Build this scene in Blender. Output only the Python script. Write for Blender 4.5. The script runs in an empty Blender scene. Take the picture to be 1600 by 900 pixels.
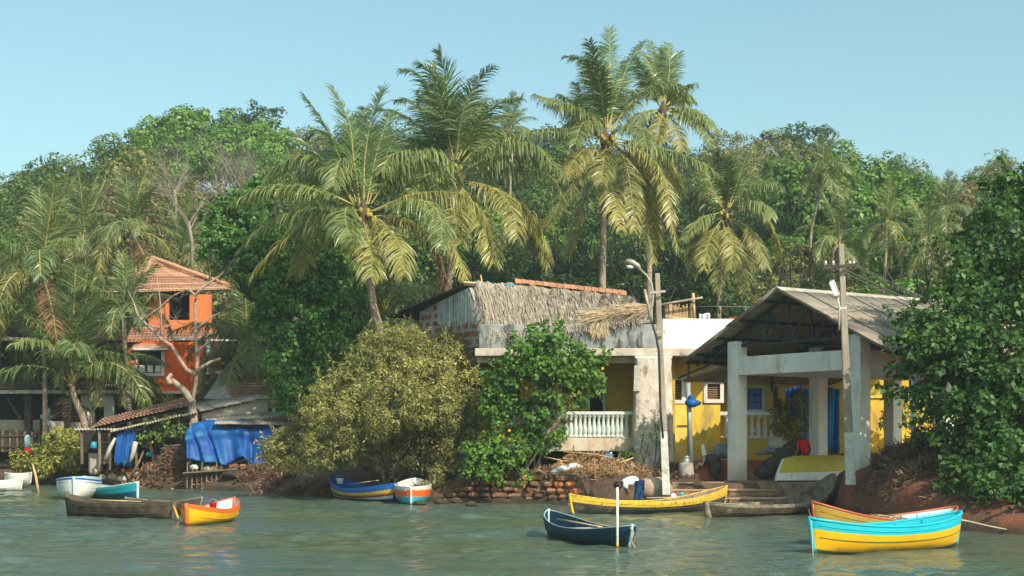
import bpy, math, random
import numpy as np
from mathutils import Vector, Matrix, Euler
PI = math.pi
R = math.radians
scene = bpy.context.scene
col = scene.collection
# ------------------------------------------------------------------ camera
EYE = 2.28          # a passenger's eye above the water
FOC = 2300.0        # focal length in pixels of the 1600 px wide photograph
HOR = 685.0         # image row of the horizon
cam_d = bpy.data.cameras.new('camera')
cam = bpy.data.objects.new('camera', cam_d)
col.objects.link(cam)
cam.location = (0, 0, EYE)
cam.rotation_euler = (R(90), 0, 0)
cam_d.sensor_width = 36.0
cam_d.lens = 36.0 * FOC / 1600.0
cam_d.shift_y = (HOR - 450.0) / 1600.0
cam_d.clip_end = 3000
scene.camera = cam
# ------------------------------------------------------------------ sun and sky
SUN_EL, SUN_AZ = R(38), (0.58, -0.81)      # azimuth as a ground direction towards the sun
sd = Vector((SUN_AZ[0], SUN_AZ[1], 0)).normalized() * math.cos(SUN_EL) + Vector((0, 0, math.sin(SUN_EL)))
sun_d = bpy.data.lights.new('sun', 'SUN')
sun_d.energy = 4.1
sun_d.angle = R(0.6)
sun_d.color = (1.0, 0.90, 0.74)
sun = bpy.data.objects.new('sun', sun_d)
col.objects.link(sun)
sun.rotation_euler = sd.to_track_quat('Z', 'Y').to_euler()
world = bpy.data.worlds.new('World')
scene.world = world
world.use_nodes = True
wn, wl = world.node_tree.nodes, world.node_tree.links
wn.clear()
sky = wn.new('ShaderNodeTexSky')
sky.sky_type = 'NISHITA'
sky.sun_disc = False
sky.sun_elevation = SUN_EL
sky.sun_rotation = math.atan2(sd.x, sd.y)
sky.air_density = 1.0
sky.dust_density = 2.0
sky.ozone_density = 1.0
tint = wn.new('ShaderNodeMix')
tint.data_type = 'RGBA'
tint.blend_type = 'MULTIPLY'
tint.inputs[0].default_value = 1.0
tint.inputs[7].default_value = (0.83, 1.02, 0.86, 1)
bg = wn.new('ShaderNodeBackground')
bg.inputs[1].default_value = 0.148
wo = wn.new('ShaderNodeOutputWorld')
wl.new(sky.outputs[0], tint.inputs[6])
wl.new(tint.outputs[2], bg.inputs[0])
wl.new(bg.outputs[0], wo.inputs[0])
scene.view_settings.view_transform = 'Standard'
scene.view_settings.look = 'None'
scene.view_settings.exposure = 0.53
scene.view_settings.gamma = 1.0
scene.cycles.max_bounces = 6
scene.cycles.transparent_max_bounces = 8
scene.cycles.sample_clamp_indirect = 6.0
try:
    scene.cycles.use_denoising = True
except Exception:
    pass

# ------------------------------------------------------------------ places
def P(px, py, Y):
    """a point seen in the photograph at (px, py), standing Y metres away"""
    return Vector(((px - 800) / FOC * Y, Y, EYE + (HOR - py) / FOC * Y))
def X(px, Y): return (px - 800) / FOC * Y
def Z(py, Y): return EYE + (HOR - py) / FOC * Y
def WY(py): return FOC * EYE / (py - HOR)
def W(px, py):
    Y = WY(py)
    return Vector(((px - 800) / FOC * Y, Y, 0))

# ------------------------------------------------------------------ objects
org = {}
def props(o, label=None, cat=None, group=None, kind=None):
    if label: o['label'] = label
    if cat: o['category'] = cat
    if group: o['group'] = group
    if kind: o['kind'] = kind
    return o
def thing(name, label, cat, loc, group=None):
    o = bpy.data.objects.new(name, None)
    o.empty_display_size = 0.3
    col.objects.link(o)
    o.location = loc
    org[o.name] = Vector(loc)
    return props(o, label, cat, group)

class MB:
    def __init__(s): s.v, s.f, s.m = [], [], []
    def add(s, vs, fs, mi=0):
        b = len(s.v)
        s.v += [tuple(x) for x in vs]
        s.f += [tuple(b + i for i in q) for q in fs]
        s.m += [mi] * len(fs)
        return s
    def obox(s, c, ax, ay, az, mi=0):
        c, ax, ay, az = Vector(c), Vector(ax), Vector(ay), Vector(az)
        vs = [c + ax * i + ay * j + az * k for k in (-1, 1) for j in (-1, 1) for i in (-1, 1)]
        return s.add(vs, [(0, 2, 3, 1), (4, 5, 7, 6), (0, 1, 5, 4), (2, 6, 7, 3), (0, 4, 6, 2), (1, 3, 7, 5)], mi)
    def box(s, x0, x1, y0, y1, z0, z1, mi=0):
        return s.obox(((x0 + x1) / 2, (y0 + y1) / 2, (z0 + z1) / 2), ((x1 - x0) / 2, 0, 0), (0, (y1 - y0) / 2, 0), (0, 0, (z1 - z0) / 2), mi)
    def bar(s, p0, p1, w, h, up=(0, 0, 1), mi=0):
        p0, p1 = Vector(p0), Vector(p1)
        d = p1 - p0
        a = d.normalized()
        u = Vector(up)
        sd_ = a.cross(u)
        if sd_.length < 1e-4: sd_ = a.cross(Vector((1, 0, 0)))
        sd_.normalize()
        u = sd_.cross(a).normalized()
        return s.obox((p0 + p1) / 2, d / 2, sd_ * w / 2, u * h / 2, mi)
    def tube(s, pts, rads, n=8, mi=0, cap=True, sq=1.0):
        pts = [Vector(p) for p in pts]
        if not hasattr(rads, '__len__'): rads = [rads] * len(pts)
        vs, fs = [], []
        ref = Vector((0.31, 0.17, 0.93))
        for i, p in enumerate(pts):
            t = (pts[min(i + 1, len(pts) - 1)] - pts[max(i - 1, 0)])
            if t.length < 1e-9: t = Vector((0, 0, 1))
            t.normalize()
            a = t.cross(ref)
            if a.length < 0.1: a = t.cross(Vector((1, 0, 0)))
            a.normalize()
            b = t.cross(a)
            for k in range(n):
                th = 2 * PI * k / n
                vs.append(p + a * math.cos(th) * rads[i] + b * math.sin(th) * rads[i] * sq)
        for i in range(len(pts) - 1):
            for k in range(n):
                fs.append((i * n + k, i * n + (k + 1) % n, (i + 1) * n + (k + 1) % n, (i + 1) * n + k))
        if cap:
            fs.append(tuple(range(n))[::-1])
            fs.append(tuple((len(pts) - 1) * n + k for k in range(n)))
        return s.add(vs, fs, mi)
    def lathe(s, c, prof, n=10, mi=0):
        return s.tube([(c[0], c[1], c[2] + z) for r, z in prof], [max(r, 0.002) for r, z in prof], n, mi)
    def slab(s, pts, th, mi=0):
        """a polygon given thickness th along its own normal (downwards)"""
        pts = [Vector(p) for p in pts]
        nrm = (pts[1] - pts[0]).cross(pts[2] - pts[0]).normalized()
        if nrm.z < 0: nrm = -nrm
        q = [p - nrm * th for p in pts]
        n = len(pts)
        fs = [tuple(range(n)), tuple(range(2 * n - 1, n - 1, -1))]
        fs += [(i, n + i, n + (i + 1) % n, (i + 1) % n) for i in range(n)]
        return s.add(pts + q, fs, mi)
    def prism(s, pts, d, mi=0):
        pts = [Vector(p) for p in pts]
        d = Vector(d)
        n = len(pts)
        fs = [tuple(range(n)), tuple(range(2 * n - 1, n - 1, -1))]
        fs += [(i, n + i, n + (i + 1) % n, (i + 1) % n) for i in range(n)]
        return s.add(pts + [p + d for p in pts], fs, mi)
    def rock(s, c, r, seed=0, sq=(1, 1, 1), n=7, m=5, jit=0.18, mi=0):
        rd = random.Random(seed)
        vs, fs = [], []
        for i in range(m + 1):
            ph = PI * i / m
            for k in range(n):
                th = 2 * PI * (k + 0.5 * (i % 2)) / n
                q = r * (1 + rd.uniform(-jit, jit))
                vs.append((c[0] + q * sq[0] * math.sin(ph) * math.cos(th), c[1] + q * sq[1] * math.sin(ph) * math.sin(th), c[2] + q * sq[2] * math.cos(ph)))
        for i in range(m):
            for k in range(n):
                fs.append((i * n + k, (i + 1) * n + k, (i + 1) * n + (k + 1) % n, i * n + (k + 1) % n))
        return s.add(vs, fs, mi)
    def grid(s, fn, nu, nv, mi=0, close=False):
        vs = [fn(i / (nu - 1), j / (nv - 1)) for i in range(nu) for j in range(nv)]
        fs = [(i * nv + j, (i + 1) * nv + j, (i + 1) * nv + j + 1, i * nv + j + 1) for i in range(nu - 1) for j in range(nv - 1)]
        return s.add(vs, fs, mi)

def obj(name, mb, mat, parent=None, smooth=False, bevel=0, label=None, cat=None, group=None, kind=None, at=None, solid=0):
    if parent is not None:
        o0 = org[parent.name]
    elif at is not None:
        o0 = Vector(at)
    else:
        a = np.array(mb.v)
        o0 = Vector(((a[:, 0].min() + a[:, 0].max()) / 2, (a[:, 1].min() + a[:, 1].max()) / 2, a[:, 2].min()))
    me = bpy.data.meshes.new(name)
    a = np.array(mb.v, dtype=float) - np.array(o0)
    me.from_pydata(a.tolist(), [], mb.f)
    mats = mat if isinstance(mat, (list, tuple)) else [mat]
    for m_ in mats: me.materials.append(m_)
    if len(mats) > 1:
        me.polygons.foreach_set('material_index', np.array(mb.m, dtype=np.int32))
    if smooth: me.polygons.foreach_set('use_smooth', [True] * len(me.polygons))
    me.update()
    o = bpy.data.objects.new(name, me)
    col.objects.link(o)
    if parent is not None:
        o.parent = parent
    else:
        o.location = o0
    org[o.name] = o0
    if solid:
        md = o.modifiers.new('thick', 'SOLIDIFY'); md.thickness = solid; md.offset = 0
    if bevel:
        md = o.modifiers.new('bevel', 'BEVEL'); md.width = bevel; md.segments = 2; md.limit_method = 'ANGLE'
    return props(o, label, cat, group, kind)

def np_mesh(name, V, F, mats, midx=None, smooth=False):
    me = bpy.data.meshes.new(name)
    V = np.asarray(V, dtype=np.float32); F = np.asarray(F, dtype=np.int32)
    me.vertices.add(len(V)); me.vertices.foreach_set('co', V.ravel())
    k = F.shape[1]
    me.loops.add(F.size); me.loops.foreach_set('vertex_index', F.ravel())
    me.polygons.add(len(F))
    me.polygons.foreach_set('loop_start', np.arange(0, F.size, k, dtype=np.int32))
    try: me.polygons.foreach_set('loop_total', np.full(len(F), k, dtype=np.int32))
    except Exception: pass
    for m_ in (mats if isinstance(mats, (list, tuple)) else [mats]): me.materials.append(m_)
    if midx is not None: me.polygons.foreach_set('material_index', np.asarray(midx, dtype=np.int32))
    if smooth: me.polygons.foreach_set('use_smooth', np.ones(len(F), dtype=bool))
    me.update(calc_edges=True)
    me.validate()
    return me
def place(name, me, parent=None, loc=(0, 0, 0), rot=(0, 0, 0), scale=(1, 1, 1), **kw):
    """put mesh me at local loc under parent (or at world loc)"""
    o = bpy.data.objects.new(name, me)
    col.objects.link(o)
    if parent is not None: o.parent = parent
    o.location = loc; o.rotation_euler = rot; o.scale = scale
    org[o.name] = (org[parent.name] if parent is not None else Vector((0, 0, 0))) + Vector(loc)
    return props(o, **kw)

# ------------------------------------------------------------------ materials
def mat(name, c1, c2=None, scale=3.0, rough=0.8, bump=0.0, bscale=None, c3=None, s3=0.6, t3=(0.5, 0.62), spec=0.3, metal=0.0, rnd=0.0, tide=None, streak=0.0, detail=8.0, island=0.0, stretch=None, trans=0.0, tcol=None):
    """base colour c1 mottled with c2, patches of c3, run-down streaks, per object / per piece variation"""
    m = bpy.data.materials.new(name); m.use_nodes = True
    n, l = m.node_tree.nodes, m.node_tree.links
    n.clear()
    out = n.new('ShaderNodeOutputMaterial')
    b = n.new('ShaderNodeBsdfPrincipled')
    b.inputs['Roughness'].default_value = rough
    b.inputs['Metallic'].default_value = metal
    b.inputs['Specular IOR Level'].default_value = spec
    tc = n.new('ShaderNodeTexCoord')
    geo = n.new('ShaderNodeNewGeometry')
    vec = geo.outputs['Position']
    if stretch:
        mp = n.new('ShaderNodeMapping'); mp.inputs['Scale'].default_value = stretch
        l.new(vec, mp.inputs['Vector']); vec = mp.outputs[0]
    c2 = c2 or tuple(x * 0.75 for x in c1)
    nz = n.new('ShaderNodeTexNoise'); nz.inputs['Scale'].default_value = scale; nz.inputs['Detail'].default_value = detail
    l.new(vec, nz.inputs['Vector'])
    rp = n.new('ShaderNodeValToRGB')
    rp.color_ramp.elements[0].position = 0.35; rp.color_ramp.elements[0].color = (*c1, 1)
    rp.color_ramp.elements[1].position = 0.68; rp.color_ramp.elements[1].color = (*c2, 1)
    l.new(nz.outputs[0], rp.inputs[0])
    cur = rp.outputs[0]
    def mix(a, bcol, fac):
        mx = n.new('ShaderNodeMix'); mx.data_type = 'RGBA'
        l.new(fac, mx.inputs[0]); l.new(a, mx.inputs[6])
        if isinstance(bcol, tuple): mx.inputs[7].default_value = (*bcol, 1)
        else: l.new(bcol, mx.inputs[7])
        return mx.outputs[2]
    if c3 is not None:
        n3 = n.new('ShaderNodeTexNoise'); n3.inputs['Scale'].default_value = s3; n3.inputs['Detail'].default_value = 10; n3.inputs['Roughness'].default_value = 0.65
        if streak:
            mp = n.new('ShaderNodeMapping'); mp.inputs['Scale'].default_value = (1, 1, streak)
            l.new(geo.outputs['Position'], mp.inputs['Vector']); l.new(mp.outputs[0], n3.inputs['Vector'])
        else: l.new(geo.outputs['Position'], n3.inputs['Vector'])
        r3 = n.new('ShaderNodeMapRange'); r3.inputs[1].default_value = t3[0]; r3.inputs[2].default_value = t3[1]
        l.new(n3.outputs[0], r3.inputs[0])
        cur = mix(cur, c3, r3.outputs[0])
    if rnd or island:
        src = n.new('ShaderNodeObjectInfo').outputs['Random'] if rnd else geo.outputs['Random Per Island']
        amt = rnd or island
        mr = n.new('ShaderNodeMapRange'); mr.inputs[3].default_value = 1 - amt; mr.inputs[4].default_value = 1 + amt
        l.new(src, mr.inputs[0])
        hs = n.new('ShaderNodeHueSaturation')
        l.new(mr.outputs[0], hs.inputs['Value']); l.new(cur, hs.inputs['Color'])
        cur = hs.outputs[0]
        if rnd and island:
            mr = n.new('ShaderNodeMapRange'); mr.inputs[3].default_value = 1 - island; mr.inputs[4].default_value = 1 + island
            l.new(geo.outputs['Random Per Island'], mr.inputs[0])
            hs = n.new('ShaderNodeHueSaturation')
            l.new(mr.outputs[0], hs.inputs['Value']); l.new(cur, hs.inputs['Color'])
            m2 = n.new('ShaderNodeMapRange'); m2.inputs[3].default_value = 0.485; m2.inputs[4].default_value = 0.515
            l.new(geo.outputs['Random Per Island'], m2.inputs[0]); l.new(m2.outputs[0], hs.inputs['Hue'])
            cur = hs.outputs[0]
    if tide:
        sx = n.new('ShaderNodeSeparateXYZ'); l.new(geo.outputs['Position'], sx.inputs[0])
        nt_ = n.new('ShaderNodeTexNoise'); nt_.inputs['Scale'].default_value = 2.5; nt_.inputs['Detail'].default_value = 6; l.new(geo.outputs['Position'], nt_.inputs['Vector'])
        ma = n.new('ShaderNodeMath'); ma.operation = 'MULTIPLY_ADD'; ma.inputs[1].default_value = -tide[2]; l.new(nt_.outputs[0], ma.inputs[0]); l.new(sx.outputs[2], ma.inputs[2])
        mr = n.new('ShaderNodeMapRange'); mr.inputs[1].default_value = tide[0] - tide[2] * .5; mr.inputs[2].default_value = tide[1] - tide[2] * .5; mr.inputs[3].default_value = tide[3]; mr.inputs[4].default_value = 0
        l.new(ma.outputs[0], mr.inputs[0])
        cur = mix(cur, tide[4], mr.outputs[0])
    l.new(cur, b.inputs['Base Color'])
    if bump:
        nb = n.new('ShaderNodeTexNoise'); nb.inputs['Scale'].default_value = bscale or scale * 4; nb.inputs['Detail'].default_value = 8
        l.new(vec, nb.inputs['Vector'])
        bp = n.new('ShaderNodeBump'); bp.inputs['Strength'].default_value = min(1, bump); bp.inputs['Distance'].default_value = 0.03 * max(1, bump)
        l.new(nb.outputs[0], bp.inputs['Height']); l.new(bp.outputs[0], b.inputs['Normal'])
    if trans:
        tr = n.new('ShaderNodeBsdfTranslucent')
        if tcol:
            mm = n.new('ShaderNodeMix'); mm.data_type = 'RGBA'; mm.blend_type = 'MULTIPLY'; mm.inputs[0].default_value = 1
            l.new(cur, mm.inputs[6]); mm.inputs[7].default_value = (*tcol, 1)
            l.new(mm.outputs[2], tr.inputs[0])
        else: l.new(cur, tr.inputs[0])
        ms = n.new('ShaderNodeMixShader'); ms.inputs[0].default_value = trans
        l.new(b.outputs[0], ms.inputs[1]); l.new(tr.outputs[0], ms.inputs[2]); l.new(ms.outputs[0], out.inputs[0])
    else: l.new(b.outputs[0], out.inputs[0])
    return m

def leafmat(name, c1, c2, scale=0.5, rough=0.45, rnd=0.15, island=0.35, trans=0.28, tcol=(1.4, 1.5, 0.5), spec=0.35):
    return mat(name, c1, c2, scale=scale, rough=rough, rnd=rnd, island=island, trans=trans, tcol=tcol, spec=spec, detail=3)

M = {}
M['leaf_bright'] = leafmat('leaf_bright', (0.15, 0.26, 0.045), (0.085, 0.175, 0.03))
M['leaf_mid'] = leafmat('leaf_mid', (0.14, 0.20, 0.045), (0.075, 0.13, 0.03))
M['leaf_dark'] = leafmat('leaf_dark', (0.065, 0.11, 0.035), (0.036, 0.07, 0.024))
M['leaf_olive'] = leafmat('leaf_olive', (0.25, 0.235, 0.08), (0.15, 0.16, 0.05))
M['leaf_dry'] = leafmat('leaf_dry', (0.24, 0.18, 0.07), (0.16, 0.13, 0.05))
M['leaf_brown'] = leafmat('leaf_brown', (0.20, 0.13, 0.08), (0.13, 0.09, 0.06), tcol=(1.2, 1, .8))
M['leaf_willow'] = leafmat('leaf_willow', (0.43, 0.39, 0.135), (0.21, 0.21, 0.075), trans=0.25, island=0.45)
M['leaf_vine'] = leafmat('leaf_vine', (0.125, 0.24, 0.05), (0.06, 0.15, 0.035), rough=0.5, spec=.25)
M['leaf_shrub'] = leafmat('leaf_shrub', (0.14, 0.25, 0.045), (0.085, 0.18, 0.035), rough=0.5, spec=.25)
M['leaf_right'] = leafmat('leaf_right', (0.075, 0.145, 0.034), (0.03, 0.08, 0.022), rough=0.48, spec=.28)
M['leaf_lime'] = leafmat('leaf_lime', (0.34, 0.32, 0.07), (0.22, 0.23, 0.05))
M['palm'] = leafmat('palm', (0.24, 0.275, 0.10), (0.14, 0.18, 0.06), rough=0.34, island=0.28, spec=0.5, rnd=0.12)
M['palm_young'] = leafmat('palm_young', (0.16, 0.22, 0.08), (0.095, 0.15, 0.055), rough=0.34, island=0.22, spec=0.5)
M['palm_yellow'] = leafmat('palm_yellow', (0.34, 0.30, 0.09), (0.20, 0.205, 0.065), rough=0.36, island=0.25, spec=0.5)
M['palm_dead'] = leafmat('palm_dead', (0.22, 0.11, 0.06), (0.15, 0.08, 0.045), rough=0.7, trans=0.1, tcol=(1, 1, 1))
M['rachis'] = mat('rachis', (0.36, 0.30, 0.10), (0.26, 0.24, 0.08), rough=0.5)
M['rachis_dead'] = mat('rachis_dead', (0.42, 0.27, 0.16), rough=0.7)
M['palm_bark'] = mat('palm_bark', (0.40, 0.30, 0.22), (0.19, 0.145, 0.11), scale=5, rough=0.95, bump=0.8, bscale=14, stretch=(1, 1, 3.5))
M['bark'] = mat('bark', (0.075, 0.062, 0.048), (0.04, 0.033, 0.028), scale=4, rough=0.95, bump=0.6)
M['bark_pale'] = mat('bark_pale', (0.40, 0.31, 0.24), (0.25, 0.19, 0.15), scale=5, rough=0.9, bump=0.4)
M['twig'] = mat('twig', (0.26, 0.22, 0.185), (0.17, 0.14, 0.12), scale=2, rough=0.9)
M['coconut'] = mat('coconut', (0.38, 0.30, 0.06), (0.25, 0.22, 0.05), rough=0.5, rnd=0.3)
M['fibre'] = mat('fibre', (0.14, 0.08, 0.05), (0.08, 0.05, 0.03), scale=8, rough=0.95, bump=0.8)
M['flower'] = mat('flower', (0.8, 0.42, 0.02), rough=0.5)
# ------------------------------------------------------------------ ground, hill and water
SH = [(-300, 753), (-100, 756), (0, 757), (100, 758), (200, 761), (300, 765), (400, 769), (480, 773), (540, 779), (700, 785), (800, 786), (900, 790), (1040, 793), (1100, 797), (1200, 802), (1300, 810), (1400, 824), (1500, 834), (1600, 837), (1800, 846), (2100, 860)]
shx = [X(a, WY(b)) for a, b in SH if a < 1190] + [9.2, 9.8, 10.1, 10.5, 11.0, 12.1, 15, 22, 40]; shy = [WY(b) for a, b in SH if a < 1190] + [46.4, 45.6, 42.5, 39, 36.4, 34.6, 32.5, 30, 28]
def shore(x): return np.interp(x, shx, shy)
SKY = [(-400, 350), (-100, 335), (0, 318), (60, 290), (100, 272), (200, 238), (280, 182), (400, 188), (480, 196), (620, 185), (850, 190), (1000, 212), (1100, 212), (1200, 208), (1260, 214), (1330, 246), (1450, 268), (1530, 246), (1600, 250), (2000, 240)]
skx = np.array([a for a, b in SKY], float); sky_ = np.array([b for a, b in SKY], float)
def ridge(x, Y):
    px = 800 + x / 170.0 * FOC
    return EYE + (HOR - np.interp(px, skx, sky_)) / FOC * 170.0 - 8.2
def smooth(a, b, t):
    t = np.clip((t - a) / (b - a), 0, 1)
    return t * t * (3 - 2 * t)
def wob(x, y):
    return 0.5 * (np.sin(x * 1.3 + 0.7 * y) * np.cos(y * 1.1 - 0.4 * x) + 0.6 * np.sin(2.9 * x - 1.7 * y + 1) + 0.4 * np.sin(5.3 * y + 4.1 * x) )
def ground(x, Y):
    x = np.asarray(x, float); Y = np.asarray(Y, float)
    d = Y - shore(x)
    low = np.interp(d, [-60, -6, -1.5, 0.0, 0.35, 1.2, 4, 8, 16], [-1.5, -1.2, -0.5, -0.03, 0.22, 0.62, 1.05, 1.35, 1.7])
    low = low + 0.07 * wob(x * 1.6, Y * 1.6) * smooth(0, 1, d)
    # the flat of the boat shed
    flat = smooth(5.9, 6.7, x) * smooth(46.6, 47.6, Y - 0 * x) * (1 - smooth(18, 22, x)) * (1 - smooth(54.5, 57, Y))
    low = low * (1 - flat) + 0.80 * flat
    steps = smooth(5.3, 5.8, x) * (1 - smooth(9.9, 10.4, x)) * smooth(45.0, 45.5, Y) * (1 - smooth(48.5, 49, Y))
    low = np.where(steps > 0.5, np.minimum(low, np.interp(Y, [44, 46.4, 47.5, 48.5], [0.05, 0.28, 0.36, 0.45])), low)
    # the red earth mound at the right
    low = low + 0.72 * np.exp(-((x - 11.9) / 1.1) ** 2 - ((Y - 42.8) / 1.6) ** 2) + 0.5 * np.exp(-((x - 13.8) / 1.8) ** 2 - ((Y - 41.8) / 2.2) ** 2)
    # behind the laterite wall
    wl_ = smooth(-2.3, -1.9, x) * (1 - smooth(4.6, 5.0, x)) * smooth(0.55, 0.75, d)
    low = np.where(wl_ > .02, np.maximum(low, wl_ * 1.02), low)
    t = np.clip((Y - 82) / (168 - 82), 0, None)
    hill = (ridge(x, Y) - 2.0) * np.clip(t, 0, 1) ** 0.95 + 1.7
    fall = np.where(Y > 172, (Y - 172) * 0.12, 0)
    return np.where(Y > 82, hill - fall, low) + np.where(Y > 60, 0.3 * wob(x * .2, Y * .2) * smooth(60, 80, Y), 0)
def gz(x, Y): return float(ground(x, Y))

M['soil'] = mat('soil', (0.13, 0.078, 0.05), (0.07, 0.045, 0.032), scale=1.2, rough=0.95, bump=1.0, bscale=9, c3=(0.17, 0.12, 0.075), s3=0.8, t3=(0.52, 0.68), tide=(0.10, 0.30, 0.25, 0.85, (0.035, 0.032, 0.022)))
M['soil_red'] = mat('soil_red', (0.25, 0.085, 0.042), (0.15, 0.058, 0.033), scale=1.6, rough=0.95, bump=1.0, bscale=10, c3=(0.13, 0.085, 0.055), s3=1.0, t3=(0.52, 0.66), tide=(0.10, 0.30, 0.25, 0.85, (0.035, 0.032, 0.022)))
M['forest_floor'] = mat('forest_floor', (0.045, 0.055, 0.022), (0.025, 0.032, 0.015), scale=0.5, rough=1.0, bump=0.8, bscale=3)
def sheet(name, xs, ys, m, **kw):
    XX, YY = np.meshgrid(xs, ys, indexing='ij')
    ZZ = ground(XX, YY)
    V = np.stack([XX, YY, ZZ], -1).reshape(-1, 3)
    a, b = len(xs), len(ys)
    i, j = np.meshgrid(np.arange(a - 1), np.arange(b - 1), indexing='ij')
    F = np.stack([i * b + j, (i + 1) * b + j, (i + 1) * b + j + 1, i * b + j + 1], -1).reshape(-1, 4)
    cx = V[F].mean(1)
    red = (cx[:, 0] > 9.0) & (cx[:, 1] < 46)
    wood = cx[:, 1] > 63 - 0.0 * cx[:, 0]
    wood &= ~((cx[:, 0] < -10) & (cx[:, 1] < 78))
    me = np_mesh(name, V, F, m, np.where(wood, 2, np.where(red, 1, 0)), smooth=True)
    return place(name, me, kind='structure')
sheet('ground', np.concatenate([np.arange(-240, -34, 8.0), np.arange(-34, 20, 0.3), np.arange(20, 241, 8.0)]),
      np.concatenate([np.arange(-60, 24, 12.0), np.arange(24, 32, 1.0), np.arange(32, 66, 0.3), np.arange(66, 86, 1.0), np.arange(86, 300, 6.0), [340, 420, 600, 900, 1400, 2000]]),
      [M['soil'], M['soil_red'], M['forest_floor']])

# water: one sheet of real wavelets, finest where the boats lie
def water():
    rd = np.random.RandomState(5)
    xs = np.concatenate([np.arange(-400, -30, 12.0), np.arange(-30, -22, .5), np.arange(-22, 17, 0.10), np.arange(17, 25, .5), np.arange(25, 401, 12.0)])
    ys = np.concatenate([np.arange(-300, 14, 8.0), np.arange(14, 22, 0.5), np.arange(22, 58, 0.10), np.arange(58, 80, 0.25), np.arange(80, 110, 3.0)])
    XX, YY = np.meshgrid(xs, ys, indexing='ij')
    h = np.zeros_like(XX)
    for k in range(60):
        lam = rd.uniform(0.32, 1.5) if k < 50 else rd.uniform(1.5, 3.5)
        th = R(-105) + rd.normal(0, 0.75)
        kx, ky = 2 * PI / lam * math.cos(th), 2 * PI / lam * math.sin(th)
        amp = 0.0080 * lam ** 0.9 * rd.uniform(0.5, 1.1)
        wx = 0.35 * np.sin(YY * rd.uniform(.2, .8) + XX * rd.uniform(.1, .6) + rd.rand() * 6)
        ph = kx * XX + ky * YY + rd.rand() * 6.28 + wx
        h += amp * (0.6 + 0.4 * np.sin(0.21 * XX * rd.uniform(.5, 2) + 0.3 * YY * rd.uniform(.5, 2) + rd.rand() * 6)) * np.sin(ph)
    fine = smooth(-30, -24, XX) * (1 - smooth(16, 22, XX)) * smooth(14, 20, YY) * (1 - smooth(70, 80, YY))
    calm = (1 - 0.45 * smooth(-7, 0, YY - shore(XX))) * (0.75 + 0.45 * np.sin(0.23 * XX + 1.1 * np.sin(0.4 * YY)) * np.sin(0.55 * YY + 1.3 * np.sin(0.17 * XX)))
    V = np.stack([XX, YY, h * fine * calm], -1).reshape(-1, 3)
    a, b = len(xs), len(ys)
    i, j = np.meshgrid(np.arange(a - 1), np.arange(b - 1), indexing='ij')
    F = np.stack([i * b + j, (i + 1) * b + j, (i + 1) * b + j + 1, i * b + j + 1], -1).reshape(-1, 4)
    m = bpy.data.materials.new('water'); m.use_nodes = True
    n, l = m.node_tree.nodes, m.node_tree.links
    b_ = n['Principled BSDF']
    b_.inputs['Base Color'].default_value = (0.030, 0.062, 0.048, 1)
    b_.inputs['Roughness'].default_value = 0.05
    b_.inputs['IOR'].default_value = 1.33
    b_.inputs['Specular IOR Level'].default_value = 0.5
    geo = n.new('ShaderNodeNewGeometry')
    mp = n.new('ShaderNodeMapping'); mp.inputs['Scale'].default_value = (1.0, 2.0, 1)
    l.new(geo.outputs['Position'], mp.inputs[0])
    n1 = n.new('ShaderNodeTexNoise'); n1.inputs['Scale'].default_value = 3.4; n1.inputs['Detail'].default_value = 5; n1.inputs['Roughness'].default_value = 0.6
    l.new(mp.outputs[0], n1.inputs['Vector'])
    bp = n.new('ShaderNodeBump'); bp.inputs['Strength'].default_value = 1.0; bp.inputs['Distance'].default_value = 0.13
    l.new(n1.outputs[0], bp.inputs['Height']); l.new(bp.outputs[0], b_.inputs['Normal'])
    nr = n.new('ShaderNodeTexNoise'); nr.inputs['Scale'].default_value = 0.35; nr.inputs['Detail'].default_value = 3
    mp2 = n.new('ShaderNodeMapping'); mp2.inputs['Scale'].default_value = (0.35, 1.6, 1); l.new(geo.outputs['Position'], mp2.inputs[0]); l.new(mp2.outputs[0], nr.inputs['Vector'])
    rr_ = n.new('ShaderNodeMapRange'); rr_.inputs[1].default_value = .4; rr_.inputs[2].default_value = .62; rr_.inputs[3].default_value = .18; rr_.inputs[4].default_value = 1.0
    l.new(nr.outputs[0], rr_.inputs[0]); l.new(rr_.outputs[0], bp.inputs['Strength'])
    # silt carried in the water, in broad patches
    n2 = n.new('ShaderNodeTexNoise'); n2.inputs['Scale'].default_value = 0.12; n2.inputs['Detail'].default_value = 4
    l.new(geo.outputs['Position'], n2.inputs['Vector'])
    rp = n.new('ShaderNodeValToRGB')
    rp.color_ramp.elements[0].position = 0.4; rp.color_ramp.elements[0].color = (0.074, 0.120, 0.100, 1)
    rp.color_ramp.elements[1].position = 0.62; rp.color_ramp.elements[1].color = (0.088, 0.112, 0.060, 1)
    l.new(n2.outputs[0], rp.inputs[0]); l.new(rp.outputs[0], b_.inputs['Base Color'])
    place('water', np_mesh('water', V, F, m, smooth=True), kind='structure')
water()
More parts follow.
